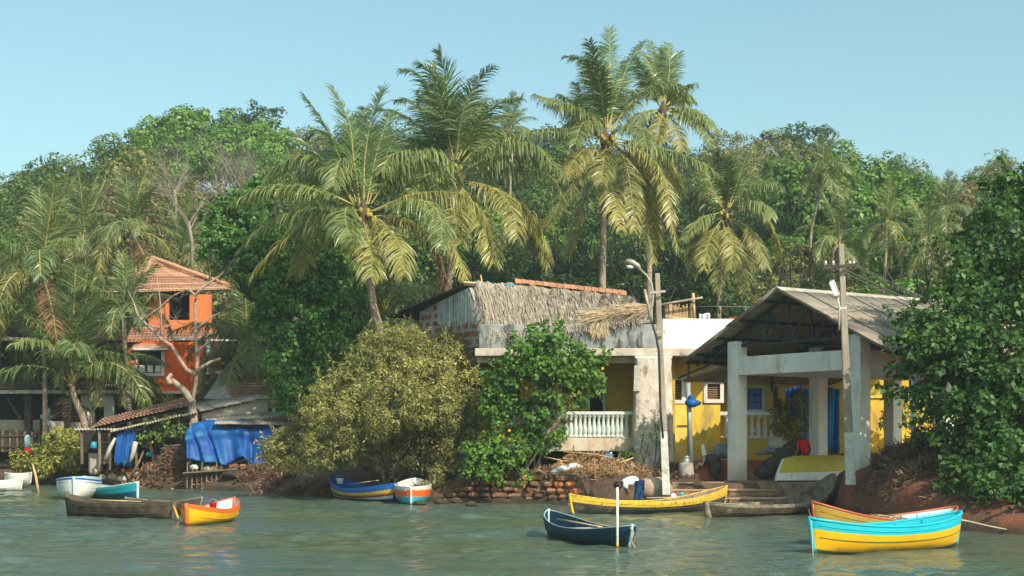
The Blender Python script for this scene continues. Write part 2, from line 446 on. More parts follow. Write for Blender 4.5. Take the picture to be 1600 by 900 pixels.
# ------------------------------------------------------------------ foliage
def nrm(a): return a / np.maximum(np.linalg.norm(a, axis=-1, keepdims=True), 1e-9)
def leaf_quads(Pn, Nn, An, L, Wd, fold=0.15):
    """kite shaped leaves: base point, normal, axis, length, width"""
    S = nrm(np.cross(Nn, An))
    A = nrm(np.cross(S, Nn))
    L = L[:, None]; Wd = Wd[:, None]
    a = Pn
    b = Pn + A * L * 0.45 + S * Wd * 0.5 + Nn * Wd * fold
    c = Pn + A * L - Nn * L * 0.12
    d = Pn + A * L * 0.45 - S * Wd * 0.5 + Nn * Wd * fold
    V = np.stack([a, b, c, d], 1).reshape(-1, 3)
    F = np.arange(len(V), dtype=np.int32).reshape(-1, 4)
    return V, F
def foliage(blobs, rs=0.45, nl=60, L=0.2, Wr=0.5, seed=0, cover=1.5, droop=0.3, inner=0.25, up=0.35, lowcut=-0.75, rn=0.45, shoots=0, sl=.7):
    """blobs: (x, y, z, r, squash). Sub-clumps of leaves spread over and a little inside each blob."""
    rd = np.random.RandomState(seed)
    C, RS, OUT = [], [], []
    for bl in blobs:
        x, y, z, r = bl[:4]; sq = bl[4] if len(bl) > 4 else 0.85
        n = max(3, int(cover * 4 * r * r / (rs * rs)))
        d = nrm(rd.normal(size=(n * 2, 3)))
        d = d[d[:, 2] > lowcut][:n]
        rad = r * np.where(rd.rand(len(d)) < inner, rd.uniform(0.35, 0.8, len(d)), rd.uniform(0.82, 1.12, len(d)))
        c = d * rad[:, None]; c[:, 2] *= sq
        C.append(c + np.array([x, y, z])); OUT.append(d); RS.append(rs * rd.uniform(0.55, 1.3, len(d)))
    C = np.concatenate(C); OUT = np.concatenate(OUT); RS = np.concatenate(RS)
    cnt = np.maximum(4, (nl * (RS / rs) ** 2).astype(int))
    idx = np.repeat(np.arange(len(C)), cnt)
    N = len(idx)
    d = nrm(rd.normal(size=(N, 3)) * 0.8 + OUT[idx] * 0.5 + np.array([0, 0, up]))
    pos = C[idx] + d * RS[idx][:, None] * rd.uniform(0.55, 1.05, N)[:, None] * np.array([1, 1, 0.8])
    nn = nrm(d + rd.normal(size=(N, 3)) * rn + np.array([0, 0, 0.25]))
    ax = nrm(rd.normal(size=(N, 3)) + d * 0.6 + np.array([0, 0, -droop]))
    if shoots:
        si = rd.randint(0, len(C), shoots); dd = nrm(OUT[si] + np.array([0, 0, .5]) + rd.normal(size=(shoots, 3)) * .35)
        K = 16; tt = np.tile(np.linspace(.1, 1, K), shoots)[:, None]; ln = np.repeat(sl * rd.uniform(.5, 1.3, shoots), K)[:, None]
        D = np.repeat(dd, K, 0); p2 = np.repeat(C[si] + OUT[si] * rs * .4, K, 0) + D * tt * ln + np.array([0, 0, -.25]) * (tt * ln) ** 2
        pos = np.concatenate([pos, p2]); nn = np.concatenate([nn, nrm(rd.normal(size=p2.shape) + np.array([0, 0, .6]))]); ax = np.concatenate([ax, nrm(D * .8 + rd.normal(size=p2.shape) * .8 + np.array([0, 0, -droop]))]); N = len(pos)
    LL = L * rd.uniform(0.6, 1.25, N)
    return leaf_quads(pos, nn, ax, LL, LL * Wr)

def branches(mb, p, d, length, r, depth, rd, spread=0.6, tips=None, n=5, up=0.15, kids=(2, 3), shrink=0.72):
    seg = 4
    pts = [Vector(p)]; rr = [r]
    q = Vector(p); dd = Vector(d).normalized()
    for i in range(seg):
        dd = (dd + Vector((rd.uniform(-1, 1), rd.uniform(-1, 1), rd.uniform(-1, 1))) * 0.16 + Vector((0, 0, up * .3))).normalized()
        q = q + dd * length / seg
        pts.append(q.copy()); rr.append(r * (1 - 0.35 * (i + 1) / seg))
    mb.tube(pts, rr, n, cap=False)
    if tips is not None: tips.append((q.copy(), depth))
    if depth <= 0: return
    for k in range(rd.randint(*kids)):
        t = rd.uniform(0.35, 1.0) if k else 1.0
        i = min(seg, int(t * seg)); b = pts[i]
        nd = (dd + Vector((rd.uniform(-1, 1), rd.uniform(-1, 1), rd.uniform(-0.5, 1))) * spread).normalized()
        branches(mb, b, nd, length * shrink * rd.uniform(.8, 1.2), rr[i] * 0.62, depth - 1, rd, spread, tips, max(3, n - 1), up, kids, shrink)

# ---- crown shapes shared by the trees of the hill
def crown_blobs(seed, wide=1.0, tall=1.0, k=9):
    rd = random.Random(seed)
    bl = [(0, 0, 0.62 * tall, 0.62, .8)]
    for i in range(k):
        a = 2 * PI * i / k + rd.uniform(-.4, .4)
        q = rd.uniform(0.38, 0.72) * wide
        bl.append((q * math.cos(a), q * math.sin(a), tall * rd.uniform(0.25, 0.95), rd.uniform(0.26, 0.42), rd.uniform(.65, .9)))
    bl.append((rd.uniform(-.3, .3), rd.uniform(-.3, .3), 1.12 * tall, 0.33, .8))
    return bl
crown_mesh = {}
def get_crown(kind, v):
    key = (kind, v)
    if key in crown_mesh: return crown_mesh[key]
    spec = {
        'bright': dict(rs=0.19, nl=44, L=0.08, Wr=0.62, cover=0.85, m='leaf_bright', w=1.15, t=.9),
        'mid': dict(rs=0.16, nl=34, L=0.075, Wr=0.55, cover=0.8, m='leaf_mid', w=1.0, t=1.0),
        'dark': dict(rs=0.18, nl=36, L=0.078, Wr=0.5, cover=0.75, m='leaf_dark', w=1.1, t=.95),
        'olive': dict(rs=0.15, nl=28, L=0.07, Wr=0.5, cover=0.75, m='leaf_olive', w=1.0, t=1.05),
        'dry': dict(rs=0.14, nl=15, L=0.07, Wr=0.5, cover=0.6, m='leaf_dry', w=1.1, t=1.0),
        'brown': dict(rs=0.15, nl=15, L=0.07, Wr=0.45, cover=0.55, m='leaf_brown', w=1.1, t=.9),
        'mango': dict(rs=0.11, nl=26, L=0.075, Wr=0.28, cover=0.8, m='leaf_dark', w=1.1, t=1.1),
    }[kind]
    s = dict(spec); m = s.pop('m'); w = s.pop('w'); t = s.pop('t')
    V, F = foliage(crown_blobs(hash((len(kind), v, kind[0])) % 1000 if False else v * 17 + len(kind) * 5, w, t), seed=v * 31 + len(kind), droop=0.9 if kind == 'mango' else 0.3, rn=.24, **s)
    crown_mesh[key] = np_mesh('crown', V, F, M[m])
    return crown_mesh[key]
trunk_mesh = {}
def get_trunk(v):
    if v in trunk_mesh: return trunk_mesh[v]
    rd = random.Random(v)
    mb = MB()
    mb.tube([(0, 0, -1.2), (rd.uniform(-.04, .04), 0, -.4), (rd.uniform(-.06, .06), rd.uniform(-.06, .06), 0.2)], [.075, .06, .045], 6)
    for i in range(5):
        a = 2 * PI * i / 5 + rd.uniform(-.4, .4)
        branches(mb, (0, 0, 0.0 + .04 * i), (math.cos(a), math.sin(a), 1.0), .5, .032, 1, rd, n=4)
    me = bpy.data.meshes.new('trunk'); me.from_pydata(mb.v, [], mb.f); me.materials.append(M['bark'])
    trunk_mesh[v] = me
    return me
COLW = {'bright': 'bright green', 'mid': 'mid green', 'dark': 'dark green', 'olive': 'olive green', 'dry': 'dry yellowish', 'brown': 'brown withered', 'mango': 'dark drooping'}
def where(px, py_top):
    side = [(-1e9, 120, 'at the far left'), (120, 260, 'above the orange house'), (260, 420, 'above the bare grey trees'), (420, 620, 'left of the tall palms'),
            (620, 840, 'behind the middle palm'), (840, 1000, 'behind the tallest palm'), (1000, 1160, 'above the clothes line'), (1160, 1300, 'above the boat shed'),
            (1300, 1440, 'right of the power pole'), (1440, 1e9, 'above the big dark tree')]
    return [w for a, b, w in side if a <= px < b][0]
def hill_tree(kind, v, x, Y, r, h=None, rz=0.0, label=None, base=None):
    zb = gz(x, Y) if base is None else base
    h = h if h is not None else r * 1.15
    px = 800 + x / Y * FOC; top = HOR - (zb + h + r * 0.95 - EYE) / Y * FOC
    lev = 'foot' if Y < 100 else ('middle' if Y < 140 else 'crest')
    lab = label or '%s tree %s, %s' % (COLW[kind], where(px, top), {'foot': 'at the hill foot', 'middle': 'half way up the hill', 'crest': 'on the skyline'}[lev])
    t = thing('tree', lab, 'tree', (x, Y, zb), 'trees of the hill forest, ' + lev + ' ' + where(px, top) + ', ' + COLW[kind] if not label else None)
    tr = place('trunk', get_trunk(v % 4), t, (0, 0, h * 0.95), (0, 0, rz), (r, r, max(r, h * 0.9)))
    cr = place('crown', get_crown(kind, v % 3), t, (0, 0, h * 0.72), (0, 0, rz), (r, r, r * 0.95), kind='stuff')
    return t

# what grows where, read off the photograph: (px0, px1, py0, py1, kinds)
ZONES = [(-900, 60, 0, 460, 'mid mid dark bright'), (60, 215, 0, 300, 'mid olive mid dark'), (60, 260, 300, 420, 'olive dry olive mid'), (215, 440, 0, 235, 'bright bright bright'),
         (330, 480, 0, 210, 'dark'), (230, 400, 210, 420, 'dry olive brown'), (400, 500, 190, 300, 'brown bright mid olive'), (440, 620, 0, 420, 'mid dark mid'),
         (620, 760, 0, 260, 'mid dark'), (760, 1000, 0, 260, 'dark mid'), (1000, 1180, 0, 300, 'olive mid dark'), (1180, 1270, 0, 250, 'dark olive'),
         (1180, 1470, 230, 430, 'bright bright bright mid'), (1330, 1480, 0, 300, 'bright mid olive'), (1440, 1600, 0, 330, 'mid bright olive'), (1440, 1600, 330, 500, 'dark mid'), (1180, 1340, 380, 520, 'olive mango olive')]
def zone_kind(px, py, rd):
    c = [z for z in ZONES if z[0] <= px < z[1] and z[2] <= py < z[3]]
    return rd.choice(c[0][4].split()) if c else rd.choice(['mid', 'dark', 'mid', 'bright'])
rd = random.Random(11)
for Y in [90, 97, 104, 112, 120, 128, 137, 146, 155, 163, 171]:
    half = 0.385 * Y + 6
    x = -half + rd.uniform(0, 4)
    while x < half:
        xx, yy = x + rd.uniform(-1.2, 1.2), Y + rd.uniform(-3, 3)
        r = rd.uniform(3.3, 4.8) * (1.0 if Y < 130 else 1.1)
        px = 800 + xx / yy * FOC
        py = HOR - (gz(xx, yy) + 1.6 * r - EYE) / yy * FOC
        kind = zone_kind(px, py, rd)
        h = r * rd.uniform(0.55, 0.95)
        if Y > 150: h *= 0.85
        if not (-40 < px < 1650): x += r * 1.7; continue
        hill_tree(kind, rd.randint(0, 11), xx, yy, r, h, rd.uniform(0, 6.28))
        x += r * 1.35
# the dark belt of mango trees right behind the houses
for px, Y, r, top, kind in [(470, 84, 3.6, 440, 'dark'), (540, 86, 4.2, 400, 'dark'), (640, 84, 4.0, 420, 'mango'), (735, 82, 4.0, 380, 'mango'), (800, 84, 4.4, 350, 'mango'), (870, 82, 4.2, 370, 'mango'), (930, 86, 4.4, 340, 'mango'),
                      (1000, 84, 4.2, 345, 'mango'), (1065, 82, 4.0, 385, 'mango'), (1110, 88, 3.8, 400, 'mid'), (1160, 86, 3.2, 430, 'bright'), (1215, 84, 3.6, 405, 'olive'), (1270, 82, 3.6, 400, 'mango'), (1330, 84, 3.4, 420, 'olive'), (1385, 84, 3.8, 410, 'bright'),
                      (1440, 82, 3.6, 400, 'bright'), (1500, 84, 4.0, 380, 'mid'), (1570, 82, 4.2, 370, 'mid'), (1640, 80, 4.2, 350, 'mid'), (400, 86, 3.4, 470, 'dark'), (330, 88, 3.4, 420, 'olive'), (150, 90, 3.6, 420, 'mid'), (60, 90, 3.8, 420, 'dark'), (-20, 88, 3.8, 400, 'dark'),
                      (700, 78, 2.6, 470, 'dark'), (780, 76, 2.4, 480, 'dark'), (620, 76, 2.6, 500, 'dark'), (1010, 76, 2.4, 460, 'dark'), (240, 88, 3.2, 470, 'olive'), (0, 82, 3, 520, 'dark'), (120, 84, 3, 510, 'dark'), (420, 80, 2.6, 560, 'dark'), (500, 78, 2.8, 520, 'dark'), (880, 77, 2.4, 475, 'dark')]:
    z = Z(top, Y) - r * 1.55
    zb = gz(X(px, Y), Y)
    near = {'mango': 'dense tree with drooping leaves', 'dark': 'dark shaded tree', 'mid': 'mid green bushy tree', 'bright': 'bright green tree', 'olive': 'dull olive green tree'}[kind]
    spot = [(-99, 90, 'behind the dark veranda house'), (90, 200, 'behind the leftmost palms'), (200, 300, 'behind the hipped roof of the orange house'), (300, 450, 'right of the orange house roof'), (450, 600, 'behind the leaning coconut palm'), (600, 700, 'behind the left end of the thatched hut'),
            (700, 760, 'behind the gable of the thatched hut'), (760, 840, 'behind the first ridge tiles of the hut'), (840, 900, 'behind the middle of the thatched ridge'), (900, 960, 'behind the straight trunk of the tallest palm'), (960, 1030, 'behind the curved street lamp'), (1030, 1090, 'behind the bamboo fence on the roof'),
            (1090, 1135, 'behind the palm with the yellow hanging fronds'), (1135, 1190, 'left of the boat shed ridge'), (1190, 1240, 'behind the peak of the boat shed'), (1240, 1300, 'left of the power pole'), (1300, 1360, 'behind the power pole'), (1360, 1410, 'behind the right part of the shed ridge'), (1410, 1470, 'at the right end of the shed ridge'),
            (1470, 1540, 'above the big dark waterside tree'), (1540, 1610, 'at the right edge behind the dark tree'), (1610, 9999, 'just beyond the right edge')]
    sp = [w for a, b, w in spot if a <= px < b][0]
    t = hill_tree(kind, int(px) % 5, X(px, Y), Y, r, max(1.5, Z(top, Y) - zb - r * 1.1), px, label='%s %s, %s' % (near, sp, 'a low crown' if top > 455 else 'a tall crown'))
    t['group'] = 'trees directly behind the waterside houses'

def big_tree(label, base_px, Y, blobs, m, seed, **kw):
    b = Vector((X(base_px, Y), Y, gz(X(base_px, Y), Y)))
    t = thing('tree', label, 'tree', b, 'large single crowns on the hill')
    B_ = []
    for px, py, dy, rp in blobs:
        q = P(px, py, Y + dy); B_.append((q.x, q.y, q.z, rp / FOC * Y, .85))
    V, F = foliage(B_, seed=seed, rn=.22, **kw)
    place('crown', np_mesh('crown', V - np.array(b), F, M[m]), t, kind='stuff')
    mb = MB(); top = Vector(B_[0][:3]); mb.tube([b - Vector((0, 0, 1)), b.lerp(top, .5) + Vector((.3, 0, 0)), top], [.4, .3, .15], 7); obj('trunk', mb, M['bark'], t, smooth=True)
    for q in B_[1:7]:
        mb = MB(); mb.tube([b.lerp(top, .45), b.lerp(top, .45).lerp(Vector(q[:3]), .6) + Vector((0, 0, .3)), Vector(q[:3])], [.2, .12, .05], 5); obj('limb', mb, M['bark'], t, smooth=True)
    return t
def mass(seed, x0, x1, topf, y1, r, n):
    rd_ = random.Random(seed); L = []
    while len(L) < n:
        px = rd_.uniform(x0, x1); py = rd_.uniform(topf(px), y1)
        if all(math.hypot(px - a, py - b) > r * .75 for a, b, _, _ in L) or rd_.random() < .03:
            f = (py - topf(px)) / max(1, y1 - topf(px)); L.append((px, py, -3.2 * f + rd_.uniform(-.8, .8), r * rd_.uniform(.75, 1.25)))
    return L
kwb = dict(rs=.95, nl=60, L=.42, Wr=.62, cover=.9, inner=.1, droop=.5)
big_tree('great bright green crown behind the thin curved hill palm', 1270, 108, mass(1, 1215, 1330, lambda p: 250 + abs(p - 1270) * .35, 400, 23, 26), 'leaf_bright', 61, **kwb)
big_tree('great bright green crown right of the thin curved hill palm', 1370, 110, mass(2, 1325, 1455, lambda p: 262 + abs(p - 1380) * .3, 390, 22, 26), 'leaf_bright', 62, **kwb)
big_tree('bright green crown below, right of the power pole cables', 1420, 92, mass(3, 1365, 1475, lambda p: 395 + abs(p - 1410) * .4, 470, 22, 14), 'leaf_bright', 63, **kwb)
big_tree('dull olive crown between the shed ridge and the power pole', 1245, 90, mass(4, 1190, 1320, lambda p: 395 + abs(p - 1260) * .3, 455, 22, 15), 'leaf_olive', 64, rs=.6, nl=50, L=.34, Wr=.4, cover=.9, inner=.1, droop=.8)
big_tree('great light green crown on the skyline above the leafless trees', 300, 158, mass(5, 225, 330, lambda p: 182 + abs(p - 285) * .35, 235, 18, 16), 'leaf_bright', 65, rs=1.2, nl=60, L=.55, Wr=.62, cover=.9, inner=.1, droop=.4)
big_tree('light green crown right of the great one on the skyline', 390, 160, mass(6, 335, 440, lambda p: 195 + abs(p - 385) * .25, 235, 17, 14), 'leaf_bright', 66, rs=1.2, nl=60, L=.55, Wr=.62, cover=.9, inner=.1, droop=.4)
big_tree('dark ragged crown on the skyline behind the light green ones', 390, 172, mass(7, 345, 440, lambda p: 172 + abs(p - 395) * .2, 205, 13, 12), 'leaf_dark', 67, rs=.8, nl=30, L=.5, Wr=.5, cover=.8, inner=.2)
big_tree('dark ragged crown on the skyline above the peak of the boat shed', 1240, 166, mass(8, 1190, 1285, lambda p: 202 + abs(p - 1245) * .25, 245, 14, 14), 'leaf_dark', 68, rs=.8, nl=32, L=.5, Wr=.5, cover=.8, inner=.2)
big_tree('yellowish dry crown above the orange house roof', 200, 118, mass(9, 165, 245, lambda p: 250 + abs(p - 205) * .3, 330, 18, 15), 'leaf_olive', 69, rs=.8, nl=34, L=.38, Wr=.5, cover=.8, inner=.2)
big_tree('brown withered crown beside the dry yellowish one', 150, 112, mass(10, 120, 215, lambda p: 300 + abs(p - 165) * .3, 340, 15, 10), 'leaf_brown', 70, rs=.7, nl=26, L=.36, Wr=.45, cover=.7, inner=.2)
big_tree('rusty yellow crown above the dark palm on the right', 1500, 116, mass(11, 1470, 1530, lambda p: 296, 335, 13, 8), 'leaf_dry', 71, rs=.7, nl=26, L=.36, Wr=.45, cover=.7, inner=.2)

# ---- leafless trees
def bare_tree(px, py_base, Y, height, seed, label, spread=.75, depth=5, r=.11, kids=(2, 4), base_z=None, group=None):
    p = P(px, py_base, Y)
    t = thing('bare_tree', label, 'tree', p, group)
    rd_ = random.Random(seed)
    tm = MB(); top = p + Vector((rd_.uniform(-.3, .3), 0, height * .3))
    tm.tube([p + Vector((0, 0, -2)), p + Vector((0, 0, height * .12)), top], [r * 1.1, r, r * .8], 6)
    obj('trunk', tm, M['twig'], t, smooth=True)
    for i in range(4):
        bm_ = MB(); a = 2 * PI * i / 4 + rd_.uniform(-.5, .5)
        branches(bm_, p + (top - p) * rd_.uniform(.6, 1), (math.cos(a) * .6, math.sin(a) * .6, 1), height * .28, r * .5, depth, rd_, spread, n=4, up=.0, kids=kids, shrink=.74)
        obj('branch', bm_, M['twig'], t)
g = 'leafless grey trees on the hill'
bare_tree(300, 400, 92, 7.2, 1, 'leafless grey tree with a fan of thin twigs left of the dense vine', group=g)
bare_tree(345, 350, 100, 6.5, 2, 'leafless grey tree standing higher on the hill, right one of the two', group=g)
bare_tree(275, 330, 108, 5.8, 3, 'leafless grey tree high on the hill under the bright green crown', group=g)
bare_tree(380, 330, 112, 5.5, 7, 'small leafless tree behind the leftmost fronds of the leaning palm', group=g)
bare_tree(468, 250, 165, 4.5, 9, 'brown leafless tree on the skyline left of the tall palms', group=g, depth=4)

# ------------------------------------------------------------------ palms
def frond_arrays(pts, seed=0, pairs=104, LW=1.05, drop=0.45, wid=0.07, young=False, wind=-0.12, rw=0.035):
    """pts: control points of the rachis, base first. Leaflets hang from both sides of it."""
    rd_ = np.random.RandomState(seed)
    pts = np.array([tuple(p) for p in pts], float)
    # smooth curve through the points (Catmull-Rom)
    q = np.vstack([2 * pts[0] - pts[1], pts, 2 * pts[-1] - pts[-2]])
    C = []
    ns = 14
    for i in range(1, len(q) - 2):
        t = np.linspace(0, 1, ns, endpoint=False)[:, None]
        C.append(0.5 * ((2 * q[i]) + (-q[i - 1] + q[i + 1]) * t + (2 * q[i - 1] - 5 * q[i] + 4 * q[i + 1] - q[i + 2]) * t ** 2 + (-q[i - 1] + 3 * q[i] - 3 * q[i + 1] + q[i + 2]) * t ** 3))
    C = np.vstack(C + [pts[-1:]])
    s = np.concatenate([[0], np.cumsum(np.linalg.norm(np.diff(C, axis=0), axis=1))]); s /= s[-1]
    def at(t): return np.stack([np.interp(t, s, C[:, k]) for k in range(3)], -1)
    t = np.linspace(0.13, 0.995, pairs)
    p0 = at(t); T = nrm(at(np.minimum(t + .01, 1)) - at(t - .01))
    up = np.array([0, 0, 1.0])
    S = np.cross(T, up)
    f = rd_.uniform(0, PI)
    alt = np.array([math.cos(f), math.sin(f) * .6, 0])
    w = np.clip(np.linalg.norm(S, axis=1, keepdims=True) * 2.2, 0, 1)
    S = nrm(nrm(S) * w + nrm(np.cross(T, np.cross(alt, T))) * (1 - w) * np.sign((np.cross(T, np.cross(alt, T)) * S).sum(1, keepdims=True) + 1e-6))
    prof = np.minimum(1, (t - 0.10) / 0.22) ** .7 * (1 - 0.62 * t ** 3.0)
    VV, FF, MI = [], [], []
    n0 = 0
    for sgn in (-1, 1):
        jit = rd_.normal(size=(pairs, 3)) * 0.15
        d = nrm(S * sgn * 0.85 + T * (0.42 + 0.6 * t[:, None] ** 2) + up * (0.10 - 0.3 * max(0, drop - .5)) + jit + np.array([wind, 0, 0]))
        L = (LW * prof * rd_.uniform(0.7, 1.12, pairs) * np.where(rd_.rand(pairs) < .06, .35, 1))[:, None]
        dr = drop * rd_.uniform(0.8, 1.25, pairs)[:, None] * (0.25 + 0.75 * np.clip(np.linalg.norm(T[:, :2], axis=1, keepdims=True) * 1.15, 0, 1) ** 1.5 if True else 1)
        dr = np.where(T[:, 2:3] < -.55, dr * .45, dr)
        p1 = p0 + d * L * .34
        d2 = nrm(d - up * dr * 1.1 + np.array([wind * .5, 0, 0])); p2 = p1 + d2 * L * .33
        d3 = nrm(d2 - up * dr * 1.6); p3 = p2 + d3 * L * .33
        wv = nrm(T - d * (T * d).sum(1, keepdims=True)) * wid
        wv = nrm(wv + rd_.normal(size=wv.shape) * 0.5 * wid) * wid
        rows = [p0 - wv * .25, p0 + wv * .25, p1 - wv * .5, p1 + wv * .5, p2 - wv * .38, p2 + wv * .38, p3 - wv * .06, p3 + wv * .06]
        V = np.stack(rows, 1).reshape(-1, 3)
        k = np.arange(pairs)[:, None] * 8
        F = np.concatenate([k + np.array([[0, 1, 3, 2]]), k + np.array([[2, 3, 5, 4]]), k + np.array([[4, 5, 7, 6]])])
        VV.append(V); FF.append(F + n0); MI.append(np.zeros(len(F), int)); n0 += len(V)
    # the rachis, a tapering square rod
    tt = np.linspace(0, 1, 18); c = at(tt); TT = nrm(at(np.minimum(tt + .02, 1)) - at(np.maximum(tt - .02, 0)))
    a = nrm(np.cross(TT, up + np.array([0.01, 0.02, 0]))); b = nrm(np.cross(TT, a))
    r = (rw * (1 - tt * .85) + .004)[:, None]
    V = np.stack([c + a * r, c + b * r, c - a * r, c - b * r], 1).reshape(-1, 3)
    F = np.array([(i * 4 + k, i * 4 + (k + 1) % 4, i * 4 + 4 + (k + 1) % 4, i * 4 + 4 + k) for i in range(17) for k in range(4)])
    VV.append(V); FF.append(F + n0); MI.append(np.ones(len(F), int))
    return np.vstack(VV), np.vstack(FF), np.concatenate(MI)

def trunk_mb(pts, r0, r1):
    mb = MB()
    pts = [Vector(p) for p in pts]
    q = [pts[0] * 2 - pts[1]] + pts + [pts[-1] * 2 - pts[-2]]
    C = []
    for i in range(1, len(q) - 2):
        for k in range(8):
            t = k / 8
            C.append(0.5 * ((2 * q[i]) + (-q[i - 1] + q[i + 1]) * t + (2 * q[i - 1] - 5 * q[i] + 4 * q[i + 1] - q[i + 2]) * t ** 2 + (-q[i - 1] + 3 * q[i] - 3 * q[i + 1] + q[i + 2]) * t ** 3))
    C.append(pts[-1])
    # ringed bark: alternate radii
    D, Rr = [], []
    tot = len(C) - 1
    for i in range(tot):
        for k in range(4):
            f = (i + k / 4) / tot
            D.append(C[i].lerp(C[i + 1], k / 4)); Rr.append((r0 + (r1 - r0) * min(1, f * 1.15)) * (1.06 if k % 2 else 0.97) * (1 + .5 * math.exp(-f * 18)))
    D.append(C[-1]); Rr.append(r1)
    mb.tube(D, Rr, 10)
    return mb
def nuts(t, c, n, seed, r=.11):
    rd_ = random.Random(seed)
    for i in range(n):
        a = rd_.uniform(0, 6.28)
        mb = MB(); mb.rock((0, 0, 0), r * rd_.uniform(.75, 1.1), i, (1, 1, 1.2), 7, 5, .04)
        q = c + Vector((math.cos(a) * rd_.uniform(.15, .5), math.sin(a) * rd_.uniform(.15, .5), rd_.uniform(-.55, .05)))
        mb.v = [tuple(Vector(v) + q) for v in mb.v]
        obj('coconut', mb, M['coconut'], t, smooth=True)

def hero_palm(label, Y, crown, trunk_px, fronds, Lf=5.2, pairs=104, LW=1.42, r0=.19, r1=.13, nn=8, seed=1, wid=0.056, dead=()):
    """fronds: lists of photograph points; each frond gets depth so that its true length is about Lf"""
    rd_ = random.Random(seed)
    c = P(crown[0], crown[1], Y)
    base = P(trunk_px[-1][0], trunk_px[-1][1], Y)
    zb = gz(base.x, Y)
    t = thing('coconut_palm', label, 'palm tree', (base.x, Y, zb), 'coconut palms')
    pts = [Vector((base.x, Y, zb - .3))] if base.z > zb + .4 else []
    pts += [P(a, b, Y) for a, b in trunk_px[::-1]] + [c + Vector((0, 0, .1))]
    obj('trunk', trunk_mb(pts, r0, r1), M['palm_bark'], t, smooth=True)
    hb = MB(); hb.tube([c + Vector((0, 0, -.7)), c + Vector((0, 0, -.25)), c + Vector((0, 0, .15)), c + Vector((0, 0, .5))], [r1 * 1.1, r1 * 1.7, r1 * 1.5, .04], 9)
    obj('crown_shaft', hb, M['fibre'], t, smooth=True)
    extra = []
    for k in range(9 if seed != 3 else 15):
        src = rd_.choice(fronds); pts0 = [q for q in src if not isinstance(q, str)]
        if isinstance(src[0], str) and 'd' in src[0]: continue
        a_ = rd_.uniform(-.30, .30); s_ = rd_.uniform(.72, .92); cx, cy = pts0[0]
        extra.append(['f'] + [(cx + ((x - cx) * math.cos(a_) - (y - cy) * math.sin(a_)) * s_, cy + ((x - cx) * math.sin(a_) + (y - cy) * math.cos(a_)) * s_) for x, y in pts0])
    for i, fr in enumerate(list(fronds) + extra):
        sg = None
        if isinstance(fr[0], str): tag_, fr = fr[0], fr[1:]
        else: tag_ = ''
        sc = FOC / Y
        pl = [math.hypot(fr[k + 1][0] - fr[k][0], fr[k + 1][1] - fr[k][1]) / sc for k in range(len(fr) - 1)]
        l = sum(pl)
        rise = (fr[0][1] - fr[-1][1]) / sc
        want = Lf * rd_.uniform(.92, 1.05)
        dep = math.sqrt(max(want * want - l * l, 0)) * .85 if l < want else 0.0
        dep = min(dep, 3.6)
        if 'n' in tag_ : sgn = -1
        elif 'f' in tag_: sgn = 1
        elif rise < -.3: sgn = -1
        else: sgn = -1 if rd_.random() < .5 else 1
        cum = 0; pts3 = []
        for k, (a, b) in enumerate(fr):
            if k: cum += pl[k - 1]
            f = cum / l if l > 0 else 0
            pts3.append(P(a, b, Y) + Vector((0, sgn * dep * f ** .9, 0)) + Vector((0, 0, 0)))
            # keep the picture position when the point moves in depth
            yy = Y + sgn * dep * f ** .9
            pts3[-1] = P(a, b, yy)
        isdead = 'd' in tag_
        m = M['palm_dead'] if isdead else (M['palm_yellow'] if rise < -2.0 or 'y' in tag_ else (M['palm_young'] if rise > 2.3 else M['palm']))
        drop = 1.2 if isdead else (.35 if rise > 2.0 else 1.0)
        V, F, MI = frond_arrays(pts3, seed * 100 + i, pairs, LW * (0.9 if rise > 2 else 1), drop, wid)
        fm = np_mesh('frond', V - np.array(org[t.name]), F, [m, M['rachis_dead'] if isdead else M['rachis']], MI)
        place('frond', fm, t)
    nuts(t, c + Vector((0, -.1, .1)), nn, seed)
    return t
hero_palm('leaning coconut palm rising from the olive bush, one brown dead frond hanging', 62, (568, 330),
    [(572, 385), (577, 430), (584, 480), (596, 545)],
    [[(560, 322), (535, 258), (510, 200), (476, 150)], [(562, 318), (553, 250), (545, 190), (520, 137)], [(568, 318), (570, 250), (580, 190), (598, 138)],
     [(552, 318), (520, 268), (478, 243), (440, 258), (414, 292)], [(556, 322), (500, 298), (450, 290), (405, 296), (360, 318)], [(553, 328), (510, 330), (460, 333), (415, 352), (375, 393)],
     ['y', (556, 332), (532, 328), (490, 342), (440, 380), (395, 430)], ['n', (560, 330), (542, 324), (540, 345), (550, 378)], ['y', (568, 345), (574, 370), (580, 400), (580, 432)],
     [(580, 330), (650, 303), (725, 306), (762, 352), (775, 412)], [(585, 330), (620, 318), (665, 315), (688, 340), (690, 385)], ['y', (585, 338), (622, 338), (660, 356), (705, 382), (729, 434)],
     ['dn', (590, 338), (640, 348), (665, 366), (685, 395), (693, 430), (686, 458)], [(580, 318), (610, 275), (647, 243), (680, 236), (711, 260), (722, 286)], [(568, 318), (575, 270), (605, 250), (632, 285)],
     ['f', (562, 322), (528, 285), (500, 262), (485, 300)], ['f', (575, 320), (592, 270), (618, 215), (640, 200)], [(562, 320), (540, 240), (500, 205), (478, 215)], ['n', (575, 335), (600, 350), (625, 385), (632, 430)], ['f', (572, 322), (588, 240), (605, 190), (612, 175)],
     ['n', (560, 320), (548, 275), (532, 250), (520, 290)]], seed=1, nn=10)
